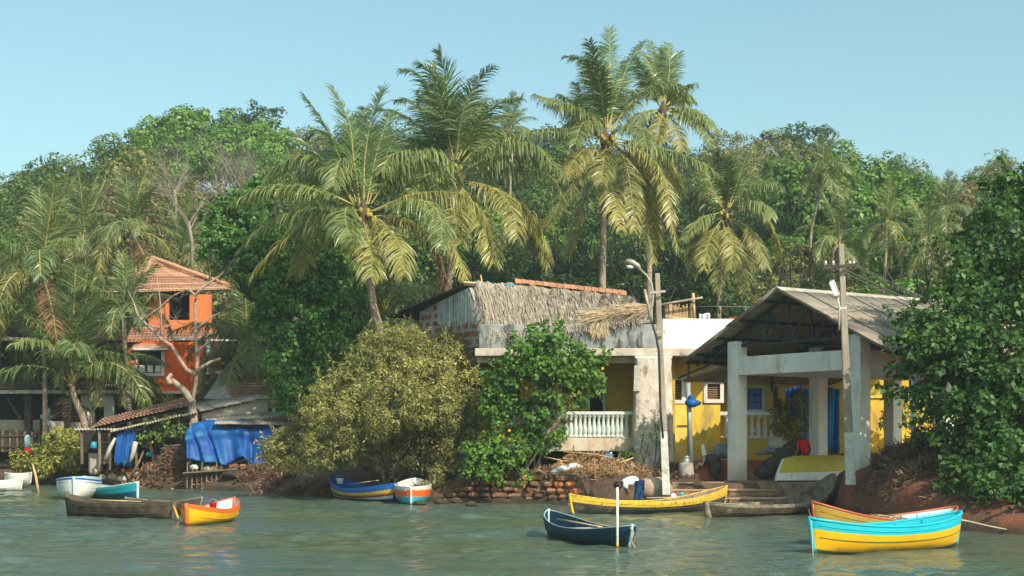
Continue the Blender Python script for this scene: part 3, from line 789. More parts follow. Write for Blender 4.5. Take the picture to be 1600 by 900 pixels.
hero_palm('middle coconut palm with one frond standing straight up, just right of the leaning palm', 66, (712, 268),
    [(714, 300), (710, 360), (702, 440), (700, 470)],
    [['f', (708, 250), (702, 180), (697, 125), (685, 80)], [(706, 250), (684, 172), (655, 118), (628, 110)], [(708, 248), (690, 160), (672, 115), (655, 98)], [(712, 248), (722, 178), (742, 134), (769, 104)],
     [(715, 250), (738, 200), (755, 155)], [(718, 250), (745, 198), (775, 164), (811, 153)], [(705, 255), (665, 205), (630, 180), (592, 170)], [(703, 262), (655, 242), (615, 240), (596, 268)],
     [(722, 264), (755, 240), (800, 224), (842, 230), (862, 258)], [(725, 267), (770, 250), (825, 243), (862, 250), (884, 280)], [(722, 272), (745, 272), (800, 266), (852, 272), (874, 295), (872, 322)],
     [(720, 282), (752, 288), (782, 302), (803, 335), (808, 372)], ['y', (720, 285), (780, 300), (820, 340), (842, 374), (856, 418)], [(722, 282), (785, 298), (835, 340), (862, 402)], ['y', (712, 282), (708, 320), (720, 380)],
     [(702, 272), (665, 275), (635, 300)], ['f', (710, 250), (728, 180), (738, 140)], ['f', (704, 252), (672, 200), (658, 150)], ['y', (712, 282), (735, 310), (762, 355), (772, 412)], ['n', (706, 275), (690, 262), (684, 285), (682, 318)],
     ['f', (700, 260), (670, 225), (640, 215)], ['f', (716, 262), (760, 215), (790, 205), (802, 235)]], seed=2, nn=12)
hero_palm('tallest coconut palm with a straight brown trunk above the thatched ridge', 70, (945, 215),
    [(944, 260), (943, 330), (942, 400), (941, 462)],
    [[(949, 200), (951, 120), (953, 44)], [(945, 200), (938, 130), (920, 95), (884, 88)], [(950, 200), (964, 150), (980, 105), (1003, 66)], [(946, 200), (936, 125), (921, 64)], [(938, 206), (918, 180), (886, 163), (835, 148)],
     [(935, 218), (889, 203), (838, 203), (786, 218)], ['y', (938, 225), (905, 240), (880, 280)], ['y', (948, 225), (943, 250), (940, 285)], ['y', (950, 230), (952, 268), (960, 312), (971, 358)], ['y', (935, 228), (902, 275), (875, 318), (850, 358)],
     ['y', (940, 230), (922, 285), (905, 335), (888, 404)], ['n', (952, 212), (976, 198), (1002, 202), (1010, 230)], ['y', (955, 222), (990, 247), (1018, 272), (1042, 325), (1060, 390)], [(955, 225), (985, 265), (1008, 330), (1022, 410)],
     [(958, 215), (1005, 225), (1055, 238), (1100, 256), (1126, 276)], [(955, 205), (984, 163), (1018, 136), (1056, 131), (1070, 158)], ['f', (944, 205), (912, 170), (900, 130)], ['f', (946, 205), (928, 130), (905, 92)], [(952, 225), (975, 250), (986, 300), (992, 360)],
     ['y', (956, 222), (1010, 240), (1038, 280), (1050, 345)], ['f', (955, 205), (975, 150), (992, 140)], ['f', (940, 212), (905, 190), (870, 215)], [(944, 205), (925, 160), (910, 150), (895, 180)], ['f', (952, 205), (966, 130), (978, 95)], ['f', (948, 200), (940, 120), (942, 75)],
     ['n', (942, 212), (925, 190), (908, 196), (898, 225)]], seed=3, nn=14, Lf=5.6, LW=1.2)
hero_palm('coconut palm directly behind the tallest one, its smaller crown to the upper right', 77, (1036, 172),
    [(1034, 200), (1022, 260), (1015, 360)],
    [[(1034, 165), (1025, 110), (1016, 66)], [(1036, 165), (1046, 110), (1043, 68)], [(1038, 165), (1050, 120), (1062, 82)], [(1032, 168), (1008, 120), (993, 90)], [(1030, 165), (1014, 100), (1000, 78)], [(1042, 165), (1066, 138), (1086, 130)],
     [(1042, 170), (1070, 168), (1100, 180), (1122, 206)], [(1042, 172), (1070, 182), (1098, 200), (1112, 226)], ['y', (1036, 175), (1031, 192), (1027, 222)], ['y', (1040, 176), (1056, 202), (1068, 238)], [(1030, 170), (1000, 178), (978, 205)], ['f', (1034, 170), (1010, 190), (1000, 225)], ['f', (1040, 165), (1070, 150), (1084, 160)]],
    seed=4, nn=8, Lf=4.2, LW=1.05, r0=.16, r1=.12, pairs=84)
hero_palm('shorter coconut palm with orange yellow hanging fronds left of the boat shed roof', 80, (1134, 335),
    [(1130, 380), (1124, 450), (1123, 510)],
    [[(1136, 325), (1139, 285), (1138, 246)], [(1138, 325), (1152, 285), (1166, 244)], [(1134, 325), (1130, 280), (1120, 238)], [(1128, 325), (1108, 293), (1085, 295), (1070, 312)], [(1126, 332), (1095, 342), (1066, 375)], ['y', (1128, 338), (1103, 362), (1084, 432)],
     ['y', (1132, 345), (1126, 400), (1121, 450)], ['y', (1142, 345), (1162, 360), (1168, 400), (1164, 448)], ['y', (1145, 342), (1175, 362), (1198, 418)], [(1146, 333), (1180, 326), (1205, 350), (1219, 394)], [(1142, 325), (1172, 296), (1204, 285), (1222, 296)], [(1146, 330), (1172, 315), (1198, 322), (1206, 340)],
     ['y', (1136, 345), (1145, 390), (1142, 420)], ['f', (1130, 325), (1112, 290), (1100, 265)], ['f', (1140, 325), (1160, 290), (1180, 270)], ['y', (1128, 342), (1108, 375), (1100, 420)], [(1128, 330), (1095, 315), (1078, 330)]],
    seed=5, nn=14, Lf=3.8, LW=1.1, r0=.16, r1=.12, pairs=84)

# ---- other palms share eight fronds of rising steepness
FV = []
for i, el in enumerate([80, 66, 50, 36, 20, 4, -18, -42]):
    pts, q, a = [], Vector((0, 0, 0)), R(el)
    for k in range(6):
        pts.append(q.copy())
        q = q + Vector((math.cos(a), 0, math.sin(a))) * .2
        a -= R([4, 9, 17, 24, 26, 24, 18, 8][i])
    V, F, MI = frond_arrays([p for p in pts], 40 + i, 74, .29, [.3, .4, .6, .8, .95, 1.0, 1.0, .6][i], .0125, wind=0, rw=.008)
    FV.append([np_mesh('frond', V, F, [M[mm], M['rachis']], MI) for mm in ('palm', 'palm_yellow' if el < 10 else 'palm_young', 'palm_dead')])
def small_palm(label, crown, Y, trunk_px, Lf, n=18, seed=0, young=False, r=.13, els=(0, 8), nn=4):
    rd_ = random.Random(seed)
    c = P(crown[0], crown[1], Y)
    base = P(trunk_px[-1][0], trunk_px[-1][1], Y) if trunk_px else Vector((c.x, Y, gz(c.x, Y)))
    zb = min(gz(base.x, Y), base.z)
    t = thing('coconut_palm', label, 'palm tree', (base.x, Y, zb), 'coconut palms')
    pts = [Vector((base.x, Y, zb - .3))]
    if base.z > zb + .5: pts.append(base)
    pts += [P(a, b, Y) for a, b in trunk_px[:-1][::-1]] + [c]
    obj('trunk', trunk_mb(pts, r, r * .75), M['palm_bark'], t, smooth=True)
    for i in range(n):
        f = i / (n - 1)
        k = min(els[1] - 1, max(els[0], int(els[0] + f * (els[1] - els[0]) + rd_.uniform(-.6, .6))))
        me = FV[k][1 if rd_.random() < (.55 if crown[0] < 300 else .3) else 0]
        if f > .93 and rd_.random() < .5: me = FV[7][2]
        s = Lf * rd_.uniform(.85, 1.1)
        place('frond', me, t, c - Vector(org[t.name]), (rd_.uniform(-.12, .12), rd_.uniform(-.1, .1), i * 2.4 + rd_.uniform(-.3, .3)), (s, s, s))
    nuts(t, c, nn, seed, .12)
    return t
small_palm('coconut palm with arching sunlit fronds at the left edge', (65, 428), 74, [(66, 480), (70, 560)], 4.6, 20, 11, nn=6)
small_palm('coconut palm behind, left of the orange house roof peak', (205, 365), 92, [(206, 420), (208, 500)], 4.2, 20, 12)
small_palm('coconut palm between the left edge palm and the one above the orange roof', (132, 372), 98, [(134, 430), (136, 520)], 4.2, 18, 13)
small_palm('low leaning coconut palm with upright fronds in front of the dark veranda house', (112, 600), 73.5, [(118, 625), (133, 668)], 5.6, 20, 14, els=(0, 4), r=.2)
small_palm('thin palm trunk with drooping fronds left of the orange house window', (192, 490), 74, [(196, 560), (203, 650)], 3.1, 16, 15, r=.15, els=(0, 5))
small_palm('slender palm between the low leaning palm and the orange house', (140, 560), 74.5, [(143, 610), (147, 668)], 3.0, 12, 16, r=.1, nn=0)
small_palm('bushy coconut palm right of the orange house above the tiled shack', (388, 545), 75, [(388, 565), (389, 590)], 4.2, 22, 17, r=.25, els=(0, 8))
small_palm('coconut palm showing between the leaning trunk and the hut gable', (602, 490), 73, [(603, 520), (604, 560)], 3.9, 20, 18, nn=8)
small_palm('thin curved coconut palm alone high on the hill right of centre', (1287, 268), 97, [(1282, 300), (1270, 350), (1266, 398)], 2.6, 20, 19, r=.10)
small_palm('small straight palm with a pale trunk behind the power pole cables', (1385, 352), 86, [(1384, 400), (1381, 458)], 2.4, 18, 20, r=.10)
small_palm('dark palm half hidden on the hill above the big dark tree', (1478, 335), 98, [(1478, 380)], 2.7, 20, 21)
small_palm('palm below the dark palm, right of the small straight one', (1453, 386), 88, [(1454, 430)], 3.3, 16, 22)
small_palm('palm tip peeping over the trees between the middle and the tallest palms', (797, 205), 118, [(797, 260)], 3.0, 14, 23, els=(0, 6), nn=0)
small_palm('palm crown behind the roof peak of the orange house', (285, 400), 95, [(285, 460)], 3.6, 16, 24)
small_palm('palm behind the leaves left of the leaning palm', (462, 420), 82, [(462, 480)], 3.4, 16, 25)
small_palm('shaded palm at the foot of the hill right of the yellow-fronded palm', (1312, 380), 87, [(1300, 420)], 3.4, 14, 26)
small_palm('palm at the left edge, lower than its neighbour', (-8, 520), 76, [(-8, 580)], 4.0, 18, 27)
0 and small_palm('palm with long fronds over the terrace left of the orange house', (20, 385), 88, [(20, 430)], 4.2, 18, 28)
# ------------------------------------------------------------------ bushes and trees of the bank
def BL(px, py, Y, rp, sq=.85):
    p = P(px, py, Y)
    return (p.x, p.y, p.z, rp / FOC * Y, sq)
def bush(name, label, cat, base, blobs, m, stems=4, seed=0, sr=.05, part='foliage', bark='bark', flowers=0, **kw):
    rd_ = random.Random(seed)
    b = Vector(base); b.z = gz(b.x, b.y)
    t = thing(name, label, cat, b)
    B = [BL(*q) for q in blobs]
    V, F = foliage(B, seed=seed, **kw)
    place(part, np_mesh(part, V - np.array(b), F, M[m]), t, kind='stuff')
    for i in range(stems):
        q = B[int(i * len(B) / stems) % len(B)]
        e = Vector(q[:3]); s0 = b + Vector((rd_.uniform(-.4, .4), rd_.uniform(-.3, .3), -.2))
        mid = s0.lerp(e, .5) + Vector((rd_.uniform(-.2, .2), rd_.uniform(-.1, .1), rd_.uniform(0, .3)))
        mb = MB(); mb.tube([s0, s0.lerp(mid, .5) + Vector((rd_.uniform(-.1, .1), 0, 0)), mid, mid.lerp(e, .6), e], [sr, sr * .9, sr * .7, sr * .5, sr * .25], 6)
        for k in range(3):
            branches(mb, mid.lerp(e, k * .3), (rd_.uniform(-1, 1), rd_.uniform(-1, .4), rd_.uniform(.1, 1)), q[3] * .9, sr * .4, 1, rd_, n=4)
        obj('stem' if sr < .08 else 'limb', mb, M[bark], t, smooth=True)
    for i in range(flowers):
        q = B[rd_.randrange(len(B))]
        a = rd_.uniform(0, 6.28)
        c = Vector(q[:3]) + Vector((math.cos(a) * .8, -abs(math.sin(a)) * .9 - .1, rd_.uniform(-.6, .6))) * q[3]
        mb = MB(); mb.rock(c, .048, i, (1, .6, 1), 6, 4, .3)
        obj('flower', mb, M['flower'], t)
    return t
# big olive bush, willowy small leaves
Bo = [(600, 620, 55.2, 66), (655, 600, 55.6, 68), (540, 640, 55, 62), (705, 595, 55.5, 46), (730, 625, 55.5, 42), (620, 560, 56, 55), (575, 585, 56, 50), (500, 655, 56, 38), (478, 680, 56.5, 26), (455, 712, 56, 22), (438, 722, 56.5, 20),
      (520, 700, 54, 42), (580, 680, 56, 40), (650, 680, 56, 42), (705, 665, 54.6, 48), (735, 660, 55, 40), (600, 722, 55.6, 26), (660, 722, 55.2, 26), (700, 722, 54.6, 24), (560, 718, 55.8, 24), (515, 722, 56.5, 20), (690, 745, 53.6, 16), (755, 560, 56.5, 18), (445, 700, 56.4, 26), (428, 718, 56.8, 18), (500, 705, 56, 24), (590, 540, 57.5, 16), (690, 525, 57.5, 12), (615, 525, 57.5, 12), (770, 640, 55.5, 14), (450, 680, 57, 14), (660, 760, 53.2, 10), (486, 730, 56, 20), (640, 540, 57, 30), (700, 550, 57, 28), (750, 590, 56, 28), (430, 700, 57, 16), (620, 640, 53, 50), (672, 640, 53.4, 45), (560, 660, 53.5, 45)]
bush('bush', 'huge olive yellow bush of small willowy leaves overhanging the striped boats', 'bush', P(610, 750, 55), Bo, 'leaf_willow', stems=9, seed=3, sr=.07,
     rs=.24, nl=42, L=.15, Wr=.30, cover=1.1, droop=.0, inner=.2, up=.5, shoots=420, sl=.75)
bush('bush', 'low yellow green bush at the water in front of the dark veranda house', 'bush', P(90, 745, 72.5), [(42, 728, 72, 13), (74, 710, 72, 22), (100, 700, 72, 30), (112, 715, 71.8, 28), (130, 720, 72, 20), (85, 725, 71.5, 24), (55, 728, 71.5, 20), (95, 690, 72.5, 18), (28, 718, 72, 12), (118, 695, 72.5, 16)],
     'leaf_lime', stems=4, seed=4, rs=.3, nl=34, L=.2, Wr=.5, cover=1.2)
# tall tree smothered in creeper
Bv = [(355, 345, 70.0, 34), (385, 330, 70.5, 30), (345, 380, 69.5, 30), (375, 400, 69.5, 40), (420, 420, 69.5, 45), (460, 400, 70.5, 42), (500, 430, 69.5, 45), (530, 400, 71.0, 38), (450, 470, 68.5, 48), (500, 490, 68.0, 42), (540, 470, 69.5, 34), (470, 530, 67.5, 40), (440, 560, 67.0, 24), (510, 550, 67.5, 34),
      (480, 590, 66.5, 34), (455, 620, 66.0, 26), (500, 615, 66.5, 24), (465, 645, 65.5, 20), (400, 370, 69.5, 36), (330, 370, 70.0, 18), (540, 510, 69.0, 28), (425, 500, 68.5, 26), (560, 440, 70.5, 24), (395, 450, 69.5, 24), (445, 590, 66.3, 16), (400, 305, 71.5, 22)]
bush('tree', 'tall dark green tree smothered in creeper with a few yellow blooms, behind the leaning palm', 'tree', P(480, 700, 68.5), Bv, 'leaf_vine', stems=6, seed=5, sr=.14, part='crown', flowers=12,
     rs=.34, nl=36, L=.22, Wr=.72, cover=1.0, droop=.8, inner=.25, shoots=160, sl=1.0)
# the fresh green shrub before the veranda
Bs = [(830, 560, 52.6, 40), (790, 580, 52.8, 26), (870, 560, 52.6, 40), (905, 580, 52.6, 34), (850, 535, 53, 28), (880, 600, 52.4, 28), (830, 610, 52.4, 30), (785, 620, 52.6, 24), (920, 600, 52.6, 20), (935, 578, 52.6, 14), (810, 650, 52.4, 24), (850, 650, 52.4, 24), (780, 665, 52.2, 24), (880, 640, 52.4, 18), (830, 690, 52.2, 24),
      (795, 705, 52, 22), (765, 690, 52, 18), (760, 720, 51.8, 18), (785, 730, 51.8, 16), (860, 680, 52.3, 20), (770, 640, 52.6, 16), (905, 620, 52.5, 14), (745, 705, 52, 12), (845, 580, 52, 30)]
bush('shrub', 'fresh green shrub with heart shaped leaves and some yellow blossoms before the white balustrade', 'shrub', P(825, 740, 52.3), Bs, 'leaf_shrub', stems=9, seed=6, sr=.035, flowers=14,
     rs=.24, nl=22, L=.17, Wr=.8, cover=.8, droop=.7, inner=.15, bark='bark_pale', shoots=110, sl=.6)
# the big dark tree at the right edge
Br = [(1520, 762, 37.4, 28), (1560, 778, 36.6, 32), (1600, 785, 36, 38), (1640, 800, 36, 44), (1500, 738, 38.5, 24), (1580, 745, 37.4, 42), (1625, 735, 37, 50), (1545, 735, 38, 34), (1500, 560, 41, 75), (1560, 520, 41.5, 90), (1600, 600, 40.5, 90), (1470, 500, 42, 46), (1440, 560, 41, 34), (1480, 620, 40.5, 50), (1540, 640, 40, 60), (1590, 700, 39.5, 70), (1520, 700, 40, 50), (1560, 420, 43, 60), (1600, 360, 43.5, 66), (1520, 440, 42.5, 44), (1575, 310, 44, 38), (1610, 290, 44, 36),
      (1478, 462, 42.5, 22), (1430, 520, 41.5, 26), (1410, 570, 41.2, 20), (1412, 615, 41, 16), (1500, 390, 43.5, 30), (1640, 450, 42, 80), (1650, 640, 40, 80), (1640, 760, 39, 50), (1560, 740, 39.2, 44), (1500, 720, 40, 28), (1465, 540, 40.6, 34), (1600, 780, 38.6, 34), (1545, 350, 44, 26), (1455, 650, 41, 20), (1415, 545, 41, 14)]
bush('tree', 'big dark leaved waterside tree filling the right edge, roots hanging into the water', 'tree', (X(1600, 41), 41, 0), Br, 'leaf_right', stems=8, seed=7, sr=.14, part='crown',
     rs=.27, nl=24, L=.18, Wr=.72, cover=.95, droop=.4, inner=.3, shoots=260, sl=.7)
# small plants
bush('shrub', 'straggly dry green shrub climbing the whitewashed pier', 'shrub', P(1022, 715, 53.6), [(1015, 690, 53.6, 12), (1030, 670, 53.6, 10), (1008, 670, 53.6, 8), (1035, 695, 53.6, 10), (1022, 650, 53.7, 7), (1045, 650, 53.7, 5), (1000, 655, 53.7, 5)], 'leaf_shrub', stems=6, seed=8, sr=.02, rs=.16, nl=9, L=.12, Wr=.35, cover=.9, droop=-.2)
bush('shrub', 'feathery pale green plant growing inside the boat shed beside the blue sheet', 'shrub', P(1238, 700, 53.6), [(1238, 640, 53.6, 20), (1225, 665, 53.6, 16), (1248, 670, 53.6, 18), (1235, 690, 53.6, 16), (1250, 630, 53.6, 10), (1215, 650, 53.8, 8)], 'leaf_lime', stems=6, seed=9, sr=.02, rs=.22, nl=24, L=.2, Wr=.25, cover=1.1, droop=-.1)
bush('shrub', 'hedge of dark creeper with pale flowers between the two blue tarpaulins', 'shrub', P(245, 700, 67), [(228, 672, 68.6, 12), (245, 670, 68.6, 14), (265, 668, 68.6, 16), (235, 684, 68.4, 12), (222, 682, 68.6, 9), (280, 672, 68.6, 10)], 'leaf_mid', stems=2, seed=10, flowers=3, rs=.3, nl=30, L=.18, Wr=.6, cover=1.1)
bush('shrub', 'yellow green hedge under the orange house window', 'shrub', P(235, 640, 76), [(215, 615, 76, 18), (240, 622, 76, 18), (230, 600, 76, 14), (205, 630, 76, 14), (260, 630, 76, 12)], 'leaf_lime', stems=3, seed=12, rs=.3, nl=30, L=.2, Wr=.4, cover=1.1, droop=.8)
bush('shrub', 'small low plant with blade leaves beside the blue jerrycan under the veranda', 'shrub', P(985, 720, 53.2), [(982, 712, 53.2, 9), (974, 716, 53.2, 6), (990, 716, 53.2, 6)], 'leaf_mid', stems=2, seed=13, sr=.015, rs=.14, nl=16, L=.28, Wr=.15, cover=1, droop=-1.2)
bush('shrub', 'leafy sprig rooted at the foot of the laterite wall', 'shrub', P(820, 770, 50.6), [(820, 748, 50.6, 8), (814, 758, 50.6, 6), (824, 738, 50.6, 6)], 'leaf_shrub', stems=2, seed=14, sr=.015, flowers=2, rs=.14, nl=12, L=.15, Wr=.6, cover=1)
bush('shrub', 'creeper spilling over the wall left of the green shrub', 'shrub', P(745, 740, 52.3), [(745, 725, 52.2, 14), (760, 738, 51.7, 12), (730, 735, 52, 10), (735, 700, 53, 14), (775, 748, 51.4, 9)], 'leaf_shrub', stems=3, seed=15, sr=.02, rs=.2, nl=18, L=.16, Wr=.7, cover=1)
bush('shrub', 'yellow leafed climber seen through the shed between its right hand columns', 'shrub', P(1405, 690, 56), [(1402, 640, 56, 16), (1418, 655, 56, 14), (1350, 640, 56.5, 8), (1440, 640, 56, 14), (1395, 660, 56, 12)], 'leaf_lime', stems=3, seed=16, sr=.02, rs=.22, nl=20, L=.2, Wr=.4, cover=1)

# the crooked leafless tree by the orange house
def crooked():
    Y = 68.2
    b = P(302, 668, Y); b.z = gz(b.x, Y) 
    t = thing('bare_tree', 'crooked nearly leafless tree with pale bark in front of the orange house', 'tree', b)
    def T(pts, r0, r1, name='branch', n=7):
        mb = MB(); k = len(pts)
        q = [P(a, c, Y + (i * .15)) for i, (a, c) in enumerate(pts)]
        mb.tube(q, [r0 + (r1 - r0) * i / (k - 1) for i in range(k)], n)
        return obj(name, mb, M['bark_pale'], t, smooth=True)
    T([(304, 720), (303, 660), (301, 640), (300, 625)], .22, .17, 'trunk', 9)
    T([(300, 628), (288, 610), (276, 600), (266, 592)], .17, .12)
    T([(300, 630), (306, 600), (308, 560), (306, 520), (305, 480), (306, 460)], .10, .055)
    T([(306, 585), (292, 578), (280, 560), (268, 540), (252, 530), (240, 518), (228, 508)], .11, .05)
    T([(306, 460), (315, 450), (330, 440), (345, 430), (352, 420)], .08, .03)
    T([(306, 462), (298, 455), (290, 452), (280, 470)], .07, .02)
    T([(306, 515), (318, 505), (330, 495), (345, 488)], .07, .03)
    T([(306, 580), (318, 572), (330, 565), (345, 560)], .10, .05)
    T([(306, 550), (320, 540), (330, 528)], .06, .05)
    T([(266, 600), (262, 592), (268, 585)], .14, .10)
    T([(240, 518), (222, 500), (214, 490), (208, 470), (200, 455)], .06, .02)
    T([(228, 508), (250, 512), (268, 508), (280, 505)], .05, .02)
    T([(252, 525), (252, 490), (248, 450), (243, 420)], .045, .015)
    T([(222, 500), (250, 480), (270, 462), (295, 450)], .04, .015)
    T([(218, 495), (230, 470), (240, 458)], .03, .01)
    rd_ = random.Random(4)
    for (a, c) in [(352, 420), (345, 430), (228, 508), (215, 492), (240, 520), (345, 488), (330, 440), (208, 470), (280, 505), (252, 500), (300, 455)]:
        mb = MB(); p = P(a, c, Y + .5)
        for k in range(3): branches(mb, p, (rd_.uniform(-1, 1), rd_.uniform(-.5, .5), rd_.uniform(-.2, 1)), .6, .018, 2, rd_, n=3, spread=.8)
        obj('twig', mb, M['twig'], t)
crooked()

# ------------------------------------------------------------------ building materials
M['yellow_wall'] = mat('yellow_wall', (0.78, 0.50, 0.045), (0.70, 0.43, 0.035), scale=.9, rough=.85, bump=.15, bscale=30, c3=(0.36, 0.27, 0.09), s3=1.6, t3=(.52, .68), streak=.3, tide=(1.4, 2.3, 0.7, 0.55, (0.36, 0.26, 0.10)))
M['yellow_trim'] = mat('yellow_trim', (0.80, 0.58, 0.12), rough=.8)
M['white_paint'] = mat('white_paint', (0.74, 0.71, 0.66), (0.60, 0.57, 0.52), scale=2.5, rough=.8, c3=(0.33, 0.29, 0.24), s3=1.6, t3=(.58, .78), streak=.25, bump=.15)
M['shed_white'] = mat('shed_white', (0.76, 0.73, 0.66), (0.66, 0.63, 0.56), scale=1.2, rough=.8, c3=(0.42, 0.36, 0.27), s3=1.3, t3=(.52, .70), streak=.3, bump=.2, tide=(0.95, 1.7, 0.5, 0.6, (0.34, 0.27, 0.19)))
M['balustrade'] = mat('balustrade', (0.60, 0.66, 0.64), (0.48, 0.52, 0.50), scale=6, rough=.75, c3=(0.32, 0.28, 0.22), s3=5, t3=(.56, .72), rnd=.08)
M['veranda_base'] = mat('veranda_base', (0.62, 0.55, 0.45), (0.50, 0.40, 0.30), scale=1.5, rough=.9, c3=(0.40, 0.22, 0.11), s3=2, t3=(.5, .7), streak=.5, bump=.2)
M['slab'] = mat('slab', (0.58, 0.50, 0.42), (0.42, 0.35, 0.29), scale=2, rough=.9, c3=(0.22, 0.20, 0.18), s3=2.2, t3=(.55, .7), bump=.3)
M['parapet_grey'] = mat('parapet_grey', (0.33, 0.34, 0.33), (0.20, 0.21, 0.21), scale=2.4, rough=.95, c3=(0.045, 0.05, 0.052), s3=2.0, t3=(.46, .58), streak=.35, bump=.4)
M['parapet_white'] = mat('parapet_white', (0.80, 0.78, 0.75), (0.74, 0.71, 0.67), scale=1, rough=.85, c3=(0.42, 0.36, 0.30), s3=1.1, t3=(.62, .8), bump=.1)
M['pier'] = mat('pier', (0.66, 0.58, 0.50), (0.50, 0.42, 0.35), scale=3, rough=.95, c3=(0.27, 0.20, 0.15), s3=4, t3=(.52, .68), streak=.5, bump=.7, bscale=12)
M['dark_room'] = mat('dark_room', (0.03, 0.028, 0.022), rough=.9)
M['yellow_wall_shade'] = mat('yellow_wall_shade', (0.56, 0.39, 0.05), (0.46, 0.32, 0.045), scale=1.2, rough=.9, c3=(.2, .16, .05), s3=1.5, t3=(.55, .75))  # house yellow again, veranda and porch shade put into the colour
M['brown_wood'] = mat('brown_wood', (0.20, 0.11, 0.06), (0.11, 0.065, 0.04), scale=4, rough=.8, rnd=.15, bump=.3)
M['shutter'] = mat('shutter', (0.30, 0.19, 0.10), (0.18, 0.11, 0.06), rough=.7)
M['blue_glass'] = mat('blue_glass', (0.015, 0.22, 0.80), (0.012, 0.17, 0.65), rough=.35, spec=.5)
M['frame_pale'] = mat('frame_pale', (0.42, 0.55, 0.60), rough=.7)
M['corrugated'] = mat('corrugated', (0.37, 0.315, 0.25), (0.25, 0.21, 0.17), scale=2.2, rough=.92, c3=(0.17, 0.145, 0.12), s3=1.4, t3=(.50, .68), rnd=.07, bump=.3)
M['corrugated_trough'] = mat('corrugated_trough', (0.27, 0.22, 0.17), (0.17, 0.14, 0.11), scale=2.2, rough=.95, c3=(0.11, 0.095, 0.08), s3=1.4, t3=(.50, .68))  # darker tone for the trough strips of the sheets
M['corrugated_pale'] = mat('corrugated_pale', (0.52, 0.47, 0.40), (0.38, 0.33, 0.28), scale=2.2, rough=.8, c3=(0.25, 0.16, 0.11), s3=1.5, t3=(.52, .68), rnd=.1)
M['steel_dark'] = mat('steel_dark', (0.022, 0.038, 0.044), (0.015, 0.027, 0.032), rough=.6, rnd=.1)
M['pipe'] = mat('pipe', (0.34, 0.40, 0.42), (0.25, 0.29, 0.30), rough=.5, metal=.3)
M['pipe_white'] = mat('pipe_white', (0.70, 0.71, 0.68), (0.5, 0.5, 0.48), scale=4, rough=.6)
M['concrete_pole'] = mat('concrete_pole', (0.40, 0.33, 0.26), (0.27, 0.22, 0.18), scale=6, rough=.95, bump=.4, stretch=(1, 1, .3))
M['limewash'] = mat('limewash', (0.68, 0.66, 0.61), (0.50, 0.47, 0.42), scale=5, rough=.9, c3=(.35, .27, .2), s3=4, t3=(.58, .72), bump=.2)
M['lamp_grey'] = mat('lamp_grey', (0.42, 0.38, 0.34), (0.30, 0.26, 0.22), rough=.5, metal=.2)
M['lamp_glass'] = mat('lamp_glass', (0.70, 0.75, 0.78), rough=.2, spec=.6)
M['thatch'] = mat('thatch', (0.46, 0.385, 0.30), (0.30, 0.25, 0.195), scale=2, rough=.95, island=.16, stretch=(6, 1, 1.2))
M['thatch_old'] = mat('thatch_old', (0.45, 0.385, 0.30), (0.22, 0.18, 0.14), scale=6, rough=.98, bump=1.5, bscale=22, stretch=(3, .6, .6))
M['straw'] = mat('straw', (0.52, 0.39, 0.25), (0.36, 0.26, 0.16), scale=5, rough=.9, island=.35)
M['dry_grass'] = mat('dry_grass', (0.42, 0.26, 0.14), (0.26, 0.16, 0.09), scale=3, rough=.95, island=.4)
M['dry_grass_dark'] = mat('dry_grass_dark', (0.23, 0.135, 0.085), (0.13, 0.08, 0.055), scale=3, rough=.95, island=.4)
M['ridge_tile'] = mat('ridge_tile', (0.43, 0.20, 0.11), (0.30, 0.14, 0.08), scale=5, rough=.85, rnd=.22, c3=(.35, .24, .18), s3=6, t3=(.55, .7))
M['roof_tile'] = mat('roof_tile', (0.53, 0.29, 0.175), (0.41, 0.21, 0.13), scale=1.5, rough=.9, rnd=.1, island=.28, c3=(.30, .19, .13), s3=1.0, t3=(.52, .72))
M['roof_tile_old'] = mat('roof_tile_old', (0.42, 0.22, 0.14), (0.25, 0.13, 0.09), scale=1.8, rough=.9, rnd=.12, island=.25, c3=(.16, .11, .08), s3=1.6, t3=(.5, .68))
M['laterite'] = mat('laterite', (0.30, 0.135, 0.07), (0.17, 0.085, 0.05), scale=5, rough=.95, rnd=.35, bump=1.3, bscale=16, c3=(.075, .05, .035), s3=2.2, t3=(.45, .60), tide=(0.10, 0.30, 0.25, 0.85, (0.035, 0.032, 0.022)))
M['laterite_fresh'] = mat('laterite_fresh', (0.50, 0.16, 0.06), (0.38, 0.12, 0.05), scale=5, rough=.95, rnd=.2, bump=1.0, bscale=16, c3=(.2, .11, .07), s3=6, t3=(.55, .7))
M['brick'] = mat('brick', (0.36, 0.12, 0.06), (0.22, 0.08, 0.05), scale=6, rough=.95, rnd=.3, bump=.6, bscale=20)
M['mortar'] = mat('mortar', (0.40, 0.35, 0.30), (0.28, 0.25, 0.22), scale=5, rough=.95, bump=.5)
M['bamboo_grey'] = mat('bamboo_grey', (0.42, 0.43, 0.41), (0.28, 0.29, 0.28), scale=4, rough=.85, rnd=.3)
M['bamboo'] = mat('bamboo', (0.58, 0.38, 0.20), (0.42, 0.27, 0.14), scale=3, rough=.8, rnd=.15)
M['orange_wall'] = mat('orange_wall', (0.78, 0.115, 0.018), (0.66, 0.09, 0.016), scale=1.2, rough=.85, c3=(.55, .12, .04), s3=1.2, t3=(.58, .75))
M['orange_pale'] = mat('orange_pale', (0.66, 0.19, 0.06), (0.55, 0.15, 0.045), scale=1.2, rough=.85)
M['cement'] = mat('cement', (0.42, 0.37, 0.32), (0.30, 0.26, 0.22), scale=2, rough=.95, c3=(.18, .15, .12), s3=1.4, t3=(.54, .7), bump=.3)
